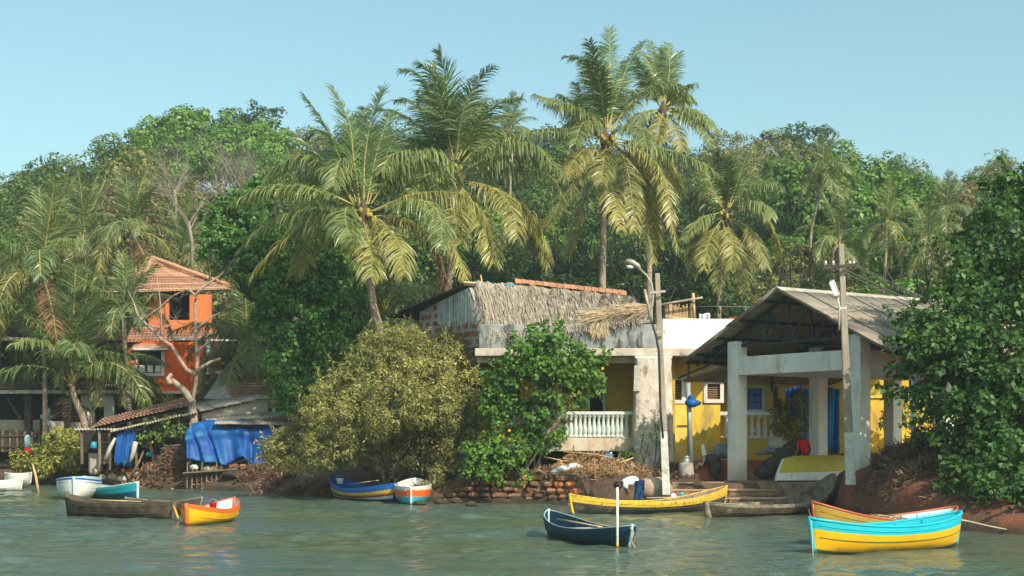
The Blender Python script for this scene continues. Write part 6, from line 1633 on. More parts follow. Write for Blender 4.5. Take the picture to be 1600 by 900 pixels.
# blue jerrycan
jc = thing('jerrycan', 'blue plastic jerrycan standing under the veranda base', 'jerrycan', P(951, 722, 52.9))
mb = MB(); c0 = P(951, 722, 52.9); mb.box(c0.x - .15, c0.x + .15, c0.y - .1, c0.y + .1, c0.z, c0.z + .30); obj('body', mb, M['blue_plastic'], jc, bevel=.04)
mb = MB(); mb.tube([c0 + Vector((.08, 0, .30)), c0 + Vector((.08, 0, .36))], .035, 8); obj('cap', mb, M['cloth_white'], jc)
mb = MB(); mb.tube([c0 + Vector((-.1, 0, .3)), c0 + Vector((-.08, 0, .36)), c0 + Vector((.0, 0, .36)), c0 + Vector((.02, 0, .3))], .016, 6); obj('handle', mb, M['blue_plastic'], jc)

# steps
for i, (z1, y0, y1, lab) in enumerate([(.80, 49.35, 49.75, 'upper stone landing step along the front of the boat shed'), (.60, 48.1, 49.33, 'middle stone landing step of the boat shed'), (.38, 46.6, 48.08, 'lowest sandy landing step behind the beached canoes')]):
    t = thing('landing_step', lab, 'step', (7.6, (y0 + y1) / 2, 0))
    x0, x1 = X(1050, y0), X(1315, y0) if i else X(1215, y0)
    n = 6; w_ = (x1 - x0) / n
    for k in range(n):
        mb = MB(); mb.box(x0 + k * w_ + .006, x0 + (k + 1) * w_ - .006, y0 + .012 * (k % 2), y1, z1 - .45, z1 - .035); obj('stone', mb, M['step_stone'], t, bevel=.02)
        mb = MB(); mb.box(x0 + k * w_ + .004, x0 + (k + 1) * w_ - .004, y0 - .03, y1 + .0, z1 - .034, z1 + .008 * (k % 3)); obj('tread', mb, M['step_nose'], t, bevel=.012)
# plinth with the things on it
pb = thing('plinth', 'low red brown plinth wall inside the boat shed front', 'low wall', P(1140, 745, 51.2))
for (a, b_, m) in [(1082, 1140, 'plinth_red'), (1140, 1212, 'plinth_red')]:
    mb = MB(); mb.box(X(a, 51.2) + .003, X(b_, 51.2), 51.2, 51.9, .8, Z(719, 51.2)); obj('block', mb, M[m], pb, bevel=.02)
mb = MB(); c = P(1072, 750, 50.6); mb.lathe((c.x, c.y, c.z), [(.26, 0), (.27, .2), (.25, .55), (.22, .6)], 12); props(obj('bollard', mb, M['cement'], smooth=True), 'squat cement block under the metal pot beside the steel pipe', 'block')
mb = MB(); c = P(1072, 728, 50.6); mb.lathe((c.x, c.y, c.z), [(.13, 0), (.15, .06), (.15, .22), (.11, .29), (.15, .34), (.13, .335)], 14); props(obj('water_pot', mb, M['metal_pot'], smooth=True), 'shiny metal water pot on the squat cement block', 'pot')
def lump(label, name, cat, parts, m, Y, smooth=True):
    mb = MB()
    for i, (px, py, rx, ry) in enumerate(parts): mb.rock(P(px, py, Y), 1, i + len(parts), (rx / FOC * Y, rx / FOC * Y * .7, ry / FOC * Y), 16, 10, .13)
    return props(obj(name, mb, M[m], smooth=smooth), label, cat)
lump('crumpled white plastic sack on the litter above the stone wall', 'plastic_sack', 'sack', [(880, 733, 13, 5), (897, 730, 11, 6), (912, 733, 10, 5), (868, 737, 8, 4)], 'cloth_white', 51.5)
lump('grey bundle of sheeting on the plinth left of the front column', 'sack', 'sack', [(1130, 705, 17, 11), (1120, 712, 10, 7)], 'sack_grey', 51.5)
lump('brown net bundle slumped over the front of the plinth', 'net_bundle', 'net', [(1113, 718, 12, 9), (1118, 730, 10, 14), (1120, 742, 4, 7)], 'net', 51.0)
mb = MB(); mb.grid(lambda u, v: P(1086 + 26 * u, 724 - 14 * u + 8 * v * (1 - .3 * u) + 2 * math.sin(u * 20), 51.0 + .5 * (1 - v)), 22, 5); props(obj('sheeting', mb, M['sack'], solid=.03), 'folded corrugated sheeting leaning on the plinth by the steel pipe', 'sheet')
mb = MB(); mb.slab([P(1097, 712, 51.6), P(1104, 711, 51.6), P(1100, 694, 51.8), P(1096, 695, 51.8)], .03); props(obj('board', mb, M['cloth_white']), 'small pale board leaning against the yellow wall', 'board')
lump('pale filled sack on the plinth inside the shed, right of the grey pipe', 'sack', 'sack', [(1212, 693, 12, 10), (1226, 697, 11, 9), (1218, 702, 14, 7)], 'sack', 52.2)
lump('flat grey green sack lying beside the pale one', 'sack', 'sack', [(1206, 705, 16, 5), (1190, 708, 12, 3)], 'sack_grey', 51.9)
mb = MB(); mb.grid(lambda u, v: S(.1 + .7 * u, 1.4 + 1.9 * v, FL + .02 + 1.15 * v * (1 - (2 * u - 1) ** 2 * .4) + .05 * math.sin(9 * u + 7 * v)), 10, 12)
lump('slanting heap of dark fishing net on the shed floor left of the upturned canoe', 'net_heap', 'net', [(1196, 738, 18, 10), (1208, 728, 17, 14), (1222, 716, 16, 16), (1236, 706, 14, 16), (1244, 700, 10, 14), (1228, 735, 22, 14)], 'net', 50.2)
lump('dark net hanging from the shed roof beam near the blue window', 'hanging_net', 'net', [(1206, 600, 3, 14), (1212, 620, 4, 16), (1218, 635, 4, 12)], 'net', 52.0)
# blue sheet hanging behind
for (a, b_, lab, m) in [(1228, 1256, 'blue tarpaulin hanging behind the feathery plant', 'tarp'), (1254, 1312, 'blue tarpaulin hanging at the back of the boat shed between the columns', 'tarp_light')]:
    mb = MB(); mb.grid(lambda u, v: P(a + (b_ - a) * u, 606 + (98 if a > 1240 else 50) * v + 2 * math.sin(8 * u), 56 + .10 * math.sin(u * 22 + v * 2) + .05 * math.sin(51 * u)), 40, 6)
    props(obj('tarpaulin', mb, M[m], smooth=True, solid=.01), lab, 'tarpaulin')
bw = thing('yellow_garden_wall', 'yellow painted wall seen behind the shed columns with dark stains', 'wall', P(1380, 705, 57.5))
mb = MB(); mb.box(X(1310, 57.5), X(1500, 57.5), 57.5, 57.7, 1.2, Z(622, 57.5)); obj('wall', mb, M['yellow_wall'], bw, bevel=.01)
mb = MB(); mb.box(X(1310, 57.5) - .05, X(1500, 57.5) + .05, 57.42, 57.78, Z(622, 57.5) + .002, Z(618, 57.5)); obj('coping', mb, M['yellow_trim'], bw)
# rubble by the right column
for i, (px, py, w_, h_, Yb) in enumerate([(1378, 723, 24, 17, 46.2), (1402, 722, 30, 16, 46.0)]):
    mb = MB(); c = P(px, py, Yb); mb.box(c.x - w_ / 2 * Yb / FOC, c.x + w_ / 2 * Yb / FOC, Yb, Yb + .4, c.z - h_ / 2 * Yb / FOC, c.z + h_ / 2 * Yb / FOC)
    props(obj('concrete_block', mb, M['cement'], bevel=.03), ['left cement block under the planks beside the right column', 'right cement block under the planks beside the right column'][i], 'block')
for i, (a, b_, lab) in enumerate([((1374, 702, 46), (1424, 716, 45.8), 'long plank sloping over the cement blocks'), ((1384, 698, 46.3), (1418, 708, 46.4), 'second plank on the cement blocks, behind the first'), ((1380, 710, 45.9), (1405, 712, 45.7), 'short plank end between the cement blocks')]):
    mb = MB(); mb.bar(P(*a), P(*b_), .16, .05); props(obj('plank', mb, M['bamboo'] if i == 0 else M['old_wood'], bevel=.008), lab, 'plank')
lump('pale sack slumped on the planks by the right column', 'sack', 'sack', [(1392, 700, 9, 6), (1384, 706, 5, 6)], 'sack', 46.3)
lump('white rag over the front of the right cement block', 'rag', 'rag', [(1406, 728, 10, 5)], 'cloth_white', 45.8)
for i, (px, py, s_) in enumerate([(1436, 735, 12), (1448, 742, 9), (1462, 732, 10), (1475, 745, 8), (1425, 745, 7), (1445, 728, 9)]):
    mb = MB(); mb.rock(P(px, py, 42.6), s_ / FOC * 42.6, i, (1.2, .8, .7), 8, 6, .2)
    props(obj('rock', mb, M['step_stone']), 'grey rock on top of the mound, %s' % ['largest', 'right of the largest', 'nearest the dark tree at the crest', 'lowest at the right', 'lowest at the left', 'highest by the white pipe'][i], 'rock')
lump('blue plastic bag caught under the branches of the dark tree', 'plastic_bag', 'bag', [(1462, 705, 10, 4), (1474, 702, 5, 3)], 'tarp_light', 43)
lump('small white bag on the lowest step behind the yellow banded canoe', 'plastic_bag', 'bag', [(1052, 777, 5, 6)], 'cloth_white', 46.9)
lump('small turquoise bottle cap shaped litter on the step', 'plastic_bag', 'bag', [(1065, 772, 3, 3)], 'p_cyan', 46.9)
lump('white and blue packet lying in the beached canoe', 'packet', 'packet', [(1087, 773, 7, 2.5)], 'cloth_white', 47.0)

# ================================================================== people
def body(name, joints, mats_sel, t, m, sub=2):
    """joints: list of chains; each chain is a list of (point, radius); the first chain's first point is the root"""
    vs, es, rs = [], [], []
    def key(p):
        for i, q in enumerate(vs):
            if (q - p).length < 1e-4: return i
        return -1
    for ch in joints:
        prev = None
        for p, r in ch:
            p = Vector(p); i = key(p)
            if i < 0: vs.append(p); rs.append(r); i = len(vs) - 1
            if prev is not None and (prev, i) not in es: es.append((prev, i))
            prev = i
    me = bpy.data.meshes.new(name)
    o0 = Vector(org[t.name])
    me.from_pydata([tuple(v - o0) for v in vs], es, [])
    o = bpy.data.objects.new(name, me); col.objects.link(o); o.parent = t; org[o.name] = o0
    sk = o.modifiers.new('skin', 'SKIN'); sk.use_smooth_shade = True
    for i, r in enumerate(rs):
        d = me.skin_vertices[0].data[i]; d.radius = (r, r) if not hasattr(r, '__len__') else r; d.use_root = (i == 0)
    sb = o.modifiers.new('sub', 'SUBSURF'); sb.levels = sub; sb.render_levels = sub
    me.materials.append(M[m])
    return o
def fingers(t, palm, d, side, k=1.0):
    """five bent fingers growing from a palm point"""
    d = Vector(d).normalized(); side = Vector(side).normalized()
    for i in range(4):
        off = side * (i - 1.5) * .020 * k; L_ = (.070, .080, .075, .058)[i] * k
        body('finger', [[(palm + off, .009 * k), (palm + off + d * L_ * .5, .009 * k), (palm + off + d * L_ * .8 + Vector((.01, -.012, -.01)), .008 * k), (palm + off + d * L_ + Vector((.02, -.03, -.005)), .007 * k)]], None, t, 'skin', 1)
    body('thumb', [[(palm - d * .05 * k - side * .03 * k, .011 * k), (palm - d * .02 * k - side * .055 * k, .011 * k), (palm + d * .02 * k - side * .06 * k, .009 * k)]], None, t, 'skin', 1)
def bent_man():
    Y = 46.9; k = 1.12
    base = P(996, 795, Y); base.z = .30
    t = thing('person', 'man in a white T-shirt and blue trousers bending down behind the yellow banded canoe', 'person', base)
    hip = P(999, 757, Y); sh_ = P(975, 755, Y); mid = P(988, 749.5, Y); chest = P(978, 752, Y)
    wl = .13 * k
    hL, hR = hip + Vector((.0, -.10, -.03)), hip + Vector((.02, .12, -.03))
    # skin: head, neck, arms, feet as one body
    neck = sh_ + Vector((-.10, 0, -.03)); head = P(966, 759, Y); 
    sL, sR = sh_ + Vector((.01, -.20, -.03)), sh_ + Vector((.01, .20, -.03))
    elL, elR = P(983, 770, Y - .16), P(979, 769, Y + .2)
    haL, haR = P(986, 783, Y - .18), P(978, 782, Y + .18)
    body('body', [[(sh_ + Vector((.05, 0, -.02)), .10), (neck, .062), (head + Vector((.05, 0, .02)), .075)], [(sh_ + Vector((.05, 0, -.02)), .10), (sL, .055), (elL, .042), (haL, .028)], [(sh_ + Vector((.05, 0, -.02)), .10), (sR, .055), (elR, .042), (haR, .028)]], None, t, 'skin')
    hd = MB()
    for i in range(13):
        ph = PI * i / 12
        for q in range(16):
            th = 2 * PI * q / 16
            rr = math.sin(ph)
            v = Vector((.118 * rr * math.cos(th) , .085 * rr * math.sin(th), .100 * math.cos(ph))) * k
            hd.v.append(tuple(head + v))
    for i in range(12):
        for q in range(16): hd.f.append((i * 16 + q, i * 16 + (q + 1) % 16, (i + 1) * 16 + (q + 1) % 16, (i + 1) * 16 + q)); hd.m.append(0)
    ho = obj('head', hd, M['skin'], t, smooth=True)
    # hair cap over crown and back, face looks down and left
    hh = MB(); hh.rock(head + Vector((-.02, 0, .022)), 1, 2, (.130 * k, .096 * k, .100 * k), 14, 9, .025); obj('hair', hh, M['hair'], ho, smooth=True)
    n_ = MB(); n_.rock(head + Vector((.02, 0, -.125)), 1, 1, (.022, .018, .032), 7, 5, 0); obj('nose', n_, M['skin'], ho, smooth=True)
    for s_ in (-1, 1):
        n_ = MB(); n_.rock(head + Vector((.055, s_ * .098, -.01)), 1, 1, (.03, .012, .035), 7, 5, 0); obj('ear', n_, M['skin'], ho, smooth=True)
        n_ = MB(); n_.rock(head + Vector((-.02, s_ * .034, -.118)), 1, 1, (.014, .012, .008), 6, 4, 0); obj('eye', n_, M['cloth_white'], ho, smooth=True)
    n_ = MB(); n_.rock(head + Vector((.055, 0, -.108)), 1, 1, (.012, .026, .008), 6, 4, 0); obj('mouth', n_, M['p_redbrown'], ho, smooth=True)
    # shirt
    body('shirt', [[(hip + Vector((-.03, 0, .03)), (wl * 1.05, wl * 1.25)), (mid, (.155 * k, .175 * k)), (chest, (.165 * k, .205 * k)), (sh_ + Vector((-.02, 0, .0)), (.10 * k, .12 * k))],
                   [(chest, (.165 * k, .205 * k)), (sL + Vector((0, -.01, -.02)), .078 * k), (sL.lerp(elL, .55), .072 * k)], [(chest, (.165 * k, .205 * k)), (sR, .078 * k), (sR.lerp(elR, .5), .070 * k)]], None, t, 'cloth_white')
    # trousers
    kL, kR = P(993, 780, Y - .10), P(1000, 780, Y + .14)
    fL, fR = P(996, 796, Y - .10), P(1004, 796, Y + .14)
    body('trousers', [[(hip, (.135 * k, .165 * k)), (hL, .105 * k), (kL, .075 * k), (fL, .06 * k)], [(hip, (.135 * k, .165 * k)), (hR, .105 * k), (kR, .075 * k), (fR, .06 * k)]], None, t, 'jeans')
    for f in (fL, fR):
        body('foot', [[(f + Vector((0, 0, -.06)), .045), (f + Vector((-.10, 0, -.11)), .038), (f + Vector((-.19, 0, -.12)), .028)]], None, t, 'skin', 1)
    for h in (haL, haR):
        q = MB(); q.obox(h + Vector((-.01, 0, -.05)), (.014, 0, 0), (0, .038, 0), (0, 0, .045)); obj('palm', q, M['skin'], t, smooth=True, bevel=.01)
        fingers(t, h + Vector((-.01, 0, -.09)), (-.2, 0, -1), (0, 1, 0))
bent_man()
def red_man():
    Y = 49.9
    base = P(1256, 735, Y); base.z = FL
    t = thing('person', 'person in a red T-shirt leaning over behind the upturned canoe, back to the river', 'person', base)
    hip = P(1260, 712, Y); ch = P(1254, 696, Y + .05); sh_ = P(1255, 688, Y + .14)
    sL, sR = sh_ + Vector((-.17, 0, -.03)), sh_ + Vector((.15, .12, -.03))
    elL, haL = P(1246, 705, Y - .05), P(1240, 718, Y - .15)
    elR, haR = P(1266, 702, Y + .45), P(1262, 714, Y + .6)
    head = sh_ + Vector((-.02, .30, -.07))
    body('body', [[(sh_ + Vector((0, .02, -.04)), .09), (sh_ + Vector((-.01, .14, -.03)), .06), (head, .075)], [(sh_ + Vector((0, .02, -.04)), .09), (sL, .055), (elL, .042), (haL, .028)], [(sh_ + Vector((0, .02, -.04)), .09), (sR, .055), (elR, .042), (haR, .028)]], None, t, 'skin')
    h = MB(); h.rock(head, 1, 3, (.085, .115, .105), 14, 10, 0); ho = obj('head', h, M['skin'], t, smooth=True)
    h = MB(); h.rock(head + Vector((0, -.01, .02)), 1, 3, (.094, .118, .106), 12, 8, .02); obj('hair', h, M['hair'], ho, smooth=True)
    h = MB(); h.rock(head + Vector((0, .12, -.02)), 1, 3, (.02, .03, .028), 7, 5, 0); obj('nose', h, M['skin'], ho, smooth=True)
    for s_ in (-1, 1):
        h = MB(); h.rock(head + Vector((s_ * .092, .01, -.02)), 1, 3, (.012, .022, .032), 7, 5, 0); obj('ear', h, M['skin'], ho, smooth=True)
    body('shirt', [[(hip + Vector((0, 0, .02)), (.155, .125)), (ch, (.20, .135)), (sh_ + Vector((0, .02, -.03)), (.15, .10))], [(ch, (.20, .135)), (sL, .088), (sL.lerp(elL, .55), .078)], [(ch, (.20, .135)), (sR, .085), (sR.lerp(elR, .5), .075)]], None, t, 'red_cloth')
    kL, kR = hip + Vector((-.12, .32, -.28)), hip + Vector((.12, .34, -.28))
    fL, fR = Vector((kL.x, kL.y - .05, FL + .08)), Vector((kR.x, kR.y - .05, FL + .08))
    body('trousers', [[(hip + Vector((0, .02, -.05)), (.15, .12)), (hip + Vector((-.09, .06, -.10)), .10), (kL, .075), (fL, .055)], [(hip + Vector((0, .02, -.05)), (.15, .12)), (hip + Vector((.09, .06, -.10)), .10), (kR, .075), (fR, .055)]], None, t, 'jeans')
    for f in (fL, fR): body('foot', [[(f + Vector((0, 0, -.02)), .045), (f + Vector((0, .10, -.04)), .036), (f + Vector((0, .18, -.045)), .026)]], None, t, 'skin', 1)
    for hnd in (haL, haR):
        q = MB(); q.obox(hnd + Vector((0, 0, -.04)), (.036, 0, 0), (0, .014, 0), (0, 0, .042)); obj('palm', q, M['skin'], t, smooth=True, bevel=.01)
        fingers(t, hnd + Vector((0, 0, -.08)), (0, .2, -1), (1, 0, 0))
red_man()
# ================================================================== the left bank
def box_(parent, name, px0, px1, py0, py1, Y, dy, m, bevel=.01):
    mb = MB(); mb.box(X(px0, Y), X(px1, Y), Y, Y + dy, Z(py1, Y), Z(py0, Y)); return obj(name, mb, M[m], parent, bevel=bevel)
def tiled_roof(parent, name, a, b, c, d, m, rows, cols, ripple=.05, step=.05):
    """a, b ridge ends; d, c eaves ends under them. Rows of barrel tiles as one relief mesh."""
    a, b, c, d = map(Vector, (a, b, c, d)); n = (b - a).cross(d - a).normalized()
    if n.z < 0: n = -n
    mb = MB(); sub = 4; NU = cols * sub + 1
    for r_ in range(rows):
        f0, f1 = r_ / rows, (r_ + 1.12) / rows
        vs = []
        for j, f in enumerate((f0, f1)):
            for i in range(NU):
                u = i / (NU - 1); q = a.lerp(b, u).lerp(d.lerp(c, u), min(f, 1.02))
                vs.append(q + n * (ripple * abs(math.sin(PI * i / sub)) + step * (j) + .012 * math.sin(r_ * 7.1 + i * 1.3)))
        mb.add(vs, [(i, i + 1, NU + i + 1, NU + i) for i in range(NU - 1)])
    under = MB(); under.grid(lambda u, v: a.lerp(b, u).lerp(d.lerp(c, u), v) - n * .10, 6, 6); obj('roof_underside', under, M['dark_wood'], parent)
    return obj(name, mb, M[m], parent, smooth=False, kind='stuff')
oh = thing('orange_house', 'two storey orange house with a hipped tile roof behind the crooked tree', 'house', P(275, 650, 80))
FLc, FRc, APX, BLc, APX2 = P(214, 457, 77.5), P(374, 452, 84), P(238, 402, 82.5), P(176, 452, 86), P(262, 407, 86)
tiled_roof(oh, 'tile_cover', P(238, 402, 82.3), P(258, 409, 84.5), FRc, FLc, 'roof_tile', 20, 30, .075, .07)
tiled_roof(oh, 'tile_cover', P(233, 403, 82.6), P(237, 402, 82.4), FLc, P(168, 458, 84), 'roof_tile', 16, 16, .075, .07)
mb = MB(); mb.tube([P(238, 402, 82.3), P(300, 425, 83), P(374, 451, 84)], .12, 6); obj('hip_ridge', mb, M['roof_tile'], oh, smooth=True)
mb = MB(); mb.tube([P(237, 402, 82.3), P(226, 430, 80), P(214, 456, 77.6)], .12, 6); obj('hip_ridge', mb, M['roof_tile'], oh, smooth=True)
for px in (226, 275, 285, 297, 330, 350): 
    mb = MB(); c = P(px, 459, 78.5 + (px - 214) * .035); mb.rock(c, .11, px, (1, 1, 1), 7, 5, 0); obj('rafter_end', mb, M['p_white'], oh, smooth=True)
Yo = 80.2
box_(oh, 'upper_wall', 232, 263, 460, 528, Yo, .3, 'orange_pale'); box_(oh, 'upper_wall', 296, 330, 460, 528, Yo + .8, .3, 'orange_pale')
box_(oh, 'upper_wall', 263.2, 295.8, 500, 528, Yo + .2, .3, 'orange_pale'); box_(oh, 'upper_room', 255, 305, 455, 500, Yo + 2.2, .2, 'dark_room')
box_(oh, 'upper_post', 258, 263, 458, 512, Yo - .1, .098, 'orange_pale')
tiled_roof(oh, 'tile_cover', P(205, 512, 80.0), P(335, 508, 82), P(345, 532, 80), P(195, 536, 77.6), 'roof_tile_old', 6, 26, .05, .035)
box_(oh, 'fascia', 268, 313, 527, 531.5, 77.5, .12, 'p_white'); box_(oh, 'fascia', 318, 375, 530, 533, 79.5, .12, 'p_white')
Yl = 78.0
WL = (X(215, Yl), X(252, Yl), Z(583, Yl), Z(549, Yl))
obj('lower_wall', wall_with('w', X(200, Yl), X(312, Yl), Z(612, Yl), Z(534, Yl), Yl, .3, [WL], 'o'), M['orange_wall'], oh)
fr = window(WL, Yl, 'p_white', .17, 0, parent=oh)
for i in range(3):
    mb = MB(); c0 = WL[0] + (WL[1] - WL[0]) * (i + .5) / 3; mb.slab([(c0 - .16, Yl + .12, WL[2] + .05), (c0 + .16, Yl + .12, WL[2] + .05), (c0 + .13, Yl + .14, WL[2] + .42), (c0 - .13, Yl + .14, WL[2] + .42)], .02); obj('curtain', mb, M['cloth_white'], fr)
    if i: mb = MB(); xx = WL[0] + (WL[1] - WL[0]) * i / 3; mb.box(xx - .02, xx + .02, Yl + .06, Yl + .1, WL[2], WL[3]); obj('bar', mb, M['brown_wood'], fr)
mb = MB(); mb.slab([P(205, 545, 77.6), P(262, 547, 77.6), P(258, 538, 78), P(210, 536, 78)], .06); obj('awning', mb, M['roof_tile_old'], oh)
box_(oh, 'awning_edge', 206, 262, 543.5, 547, 77.45, .12, 'p_white')
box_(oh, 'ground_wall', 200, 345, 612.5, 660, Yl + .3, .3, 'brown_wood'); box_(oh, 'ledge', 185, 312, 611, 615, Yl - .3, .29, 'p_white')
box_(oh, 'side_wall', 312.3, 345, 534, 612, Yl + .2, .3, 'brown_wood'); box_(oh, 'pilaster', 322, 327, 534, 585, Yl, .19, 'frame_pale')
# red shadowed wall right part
# ---- dark veranda house far left
dh = thing('veranda_house', 'dark timber veranda house at the far left with a pale roof edge over open posts', 'house', P(90, 690, 79))
Yd = 76.5
mb = MB(); mb.slab([P(-60, 612, Yd - 1), P(190, 609, Yd - 1), P(196, 590, Yd + 3), P(-60, 592, Yd + 3)], .10); obj('lower_roof', mb, M['corrugated'], dh)
box_(dh, 'roof_edge', -60, 186, 609.5, 615, Yd - 1.15, .14, 'corrugated_pale')
box_(dh, 'balcony_floor', -60, 188, 606, 610, Yd - .9, 3, 'dark_wood')
for i in range(46):
    px = -30 + i * 4.8; box_(dh, 'balcony_bar', px, px + 1.4, 582, 605, Yd - .8, .05, 'dark_wood', 0)
box_(dh, 'balcony_rail', -60, 188, 579, 582, Yd - .82, .08, 'dark_wood')
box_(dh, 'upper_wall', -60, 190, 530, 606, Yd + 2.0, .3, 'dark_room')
tiled_roof(dh, 'tile_cover', P(-60, 500, Yd + 4), P(170, 500, Yd + 4), P(196, 533, Yd - .6), P(-60, 536, Yd - .6), 'roof_tile_old', 10, 50, .05, .035)
box_(dh, 'roof_edge', -60, 72, 527, 532, Yd - 1.2, .12, 'corrugated_pale')
box_(dh, 'post', 38, 48, 615, 690, Yd - .8, .35, 'dark_wood'); box_(dh, 'post', 83, 88, 615, 690, Yd - .4, .25, 'dark_wood')
mb = MB(); mb.bar(P(12, 622, Yd - .6), P(32, 655, Yd - .6), .12, .16); obj('brace', mb, M['dark_wood'], dh)
box_(dh, 'panel', 97, 112, 624, 652, Yd - .7, .15, 'cement')
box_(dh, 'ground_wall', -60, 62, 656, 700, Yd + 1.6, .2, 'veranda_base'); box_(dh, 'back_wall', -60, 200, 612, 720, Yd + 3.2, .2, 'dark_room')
WD = (X(146, Yd), X(164, Yd), Z(676, Yd), Z(635, Yd))
obj('white_wall', wall_with('w', X(128, Yd), X(180, Yd), Z(690, Yd), Z(617, Yd), Yd - .2, .25, [WD], 'o'), M['shed_white'], dh)
lump('orange red flower pots on the balcony edge of the dark house', 'flower_pot', 'flower pot', [(160, 606, 4, 3), (168, 606, 4, 3), (175, 606, 3, 3)], 'p_orange', Yd - .7)
# wayside cross
cr = thing('cross', 'pale wayside cross on a plinth in front of the dark veranda house', 'cross', P(74, 700, 75.4))
box_(cr, 'upright', 69, 78, 638, 672, 75.3, .3, 'frame_pale', .03); box_(cr, 'arm', 63, 68.8, 648, 654, 75.3, .3, 'frame_pale', .02); box_(cr, 'arm', 78.2, 84, 648, 654, 75.3, .3, 'frame_pale', .02); box_(cr, 'plinth', 69, 79, 672.2, 692, 75.25, .45, 'cement', .03)
# compound wall and fence
cw = thing('garden_wall', 'grey weathered wall beside the cross behind the low bush', 'wall', P(105, 720, 74.5))
box_(cw, 'wall_block', 77, 99, 658, 735, 74.4, .5, 'cement', .03); box_(cw, 'wall_block', 99.2, 110, 655, 735, 74.5, .4, 'brown_wood', .02); box_(cw, 'wall_block', 110.2, 126, 660, 735, 74.4, .5, 'cement', .03)
fe = thing('wooden_fence', 'dark fence of upright boards at the left edge under the cross', 'fence', P(35, 700, 74.6))
for i in range(34):
    px = -20 + i * 2.85; h_ = random.Random(i).uniform(-3, 3)
    box_(fe, 'board', px, px + 2.3, 672 + h_, 706, 74.5 + .03 * (i % 2), .05, 'old_wood' if i % 4 == 0 else 'dark_wood', 0)
for py in (680, 697): box_(fe, 'rail', -22, 76, py, py + 2.5, 74.44, .05, 'dark_wood')
# blue and red marker
mk = thing('marker_post', 'small rounded post painted light blue above and red below, in front of the dark fence', 'post', P(43, 710, 73.6))
c = P(43, 709, 73.6)
mb = MB(); mb.tube([c, c + Vector((0, 0, .32))], .15, 12); obj('red_band', mb, M['red_cloth'], mk, smooth=True)
mb = MB(); mb.tube([c + Vector((0, 0, .322)), c + Vector((0, 0, .75)), c + Vector((0, 0, .88)), c + Vector((0, 0, .95))], [.16, .17, .13, .04], 12); obj('blue_top', mb, M['p_paleblue'], mk, smooth=True)
mb = MB(); mb.tube([c - Vector((0, 0, .9)), c - Vector((0, 0, .002))], .05, 8); obj('stake', mb, M['old_wood'], mk)

# retaining bank at the left shore
lb = thing('bank_wall', 'stained earth and rubble wall along the left shore behind the moored boats', 'bank wall', P(200, 750, 69))
rd = random.Random(31)
for row in range(4):
    px = 138
    while px < 412:
        Yr = float(np.interp(px, [138, 300, 412], [71.6, 66.8, 64.4])) ; w_ = rd.uniform(9, 17)
        if rd.random() > .08:
            place('stone', rd.choice(SM), lb, Vector((X(px + w_ / 2, Yr), Yr + row * .14 + rd.uniform(-.05, .05), .10 + row * .30)) - Vector(org[lb.name]), (rd.uniform(-.1, .1), rd.uniform(-.1, .1), rd.uniform(-.2, .2)), (w_ / 2 / FOC * Yr, .3, .16 * rd.uniform(.8, 1.1)))
        px += w_ + .4
litter('dry_grass', 'rubbish and dead grass along the top of the left bank wall', 'dry litter', [(170, 738, 70.5, 50, .3), (240, 725, 69, 50, .5), (205, 745, 69.5, 44, .2), (330, 735, 66, 40, .3)], 3600, 'dry_grass', 12, L=(.15, .6), w=.022)
litter('dry_grass', 'dark thatch bundle between the creeper hedge and the large tarpaulin', 'dry litter', [(268, 698, 67.6, 30, 1.5), (255, 708, 67.2, 24, 1.0)], 2600, 'dry_grass_dark', 13, L=(.3, .9), w=.02, ang=.15)
for i, (px, py, s_, m, lab) in enumerate([(146, 737, 7, 'rock', 'pale boulder at the right foot of the low bush'), (176, 745, 8, 'rock', 'pale slab under the small tarpaulin'), (190, 748, 7, 'sack', 'pale sack below the small tarpaulin'), (148, 748, 5, 'p_paleblue', 'light blue tub beside the pale boulder'), (214, 742, 6, 'p_paleblue', 'light blue rag right of the small tarpaulin'), (206, 750, 5, 'rock', 'small rock by the teal boat stem'), (160, 745, 6, 'cement', 'grey rock between tub and slab'), (232, 710, 5, 'p_cyan', 'turquoise bucket on the bank right of the small tarpaulin'), (303, 730, 6, 'cloth_white', 'white bag on the stilt jetty'), (325, 733, 8, 'sack', 'pale bundle on the stilt jetty')]):
    lump(lab, ['boulder', 'boulder', 'sack', 'tub', 'rag', 'rock', 'rock', 'bucket', 'plastic_bag', 'bundle'][i], ['rock', 'rock', 'sack', 'tub', 'rag', 'rock', 'rock', 'bucket', 'bag', 'bundle'][i], [(px, py, s_, s_ * .65), (px + s_ * .5, py + s_ * .2, s_ * .6, s_ * .5)], m, 69.2 if px < 240 else 66.0)
# ---- small lean-to with blue cloth
s1 = thing('shack', 'low lean-to with rusty tile and sheet roofs, a blue tarpaulin hung at its front', 'shack', P(170, 735, 69))
tiled_roof(s1, 'tile_cover', P(160, 655, 71), P(288, 622, 72), P(300, 634, 69.4), P(140, 670, 68.4), 'roof_tile_old', 5, 26, .05, .035)
def sheets(parent, pts, n, m, name='roof_sheet'):
    a, b, c, d = [P(*p) for p in pts]
    for i in range(n):
        f0, f1 = i / n, (i + 1.04) / n
        p0, p1 = a.lerp(b, f0), a.lerp(b, min(1, f1)); q0 = d.lerp(c, f0)
        obj(name, corr_sheet(p0 + Vector((0, 0, .012 * (i % 2))), p1 - p0, q0 - p0, 6, .03), M[m], parent, smooth=True)
sheets(s1, [(116, 668, 70.2), (235, 665, 70.2), (215, 672, 68.2), (116, 671.5, 68.2)], 4, 'corrugated_pale')
sheets(s1, [(188, 668, 70), (310, 638, 71), (312, 644, 67.8), (172, 675, 67.6)], 5, 'corrugated')
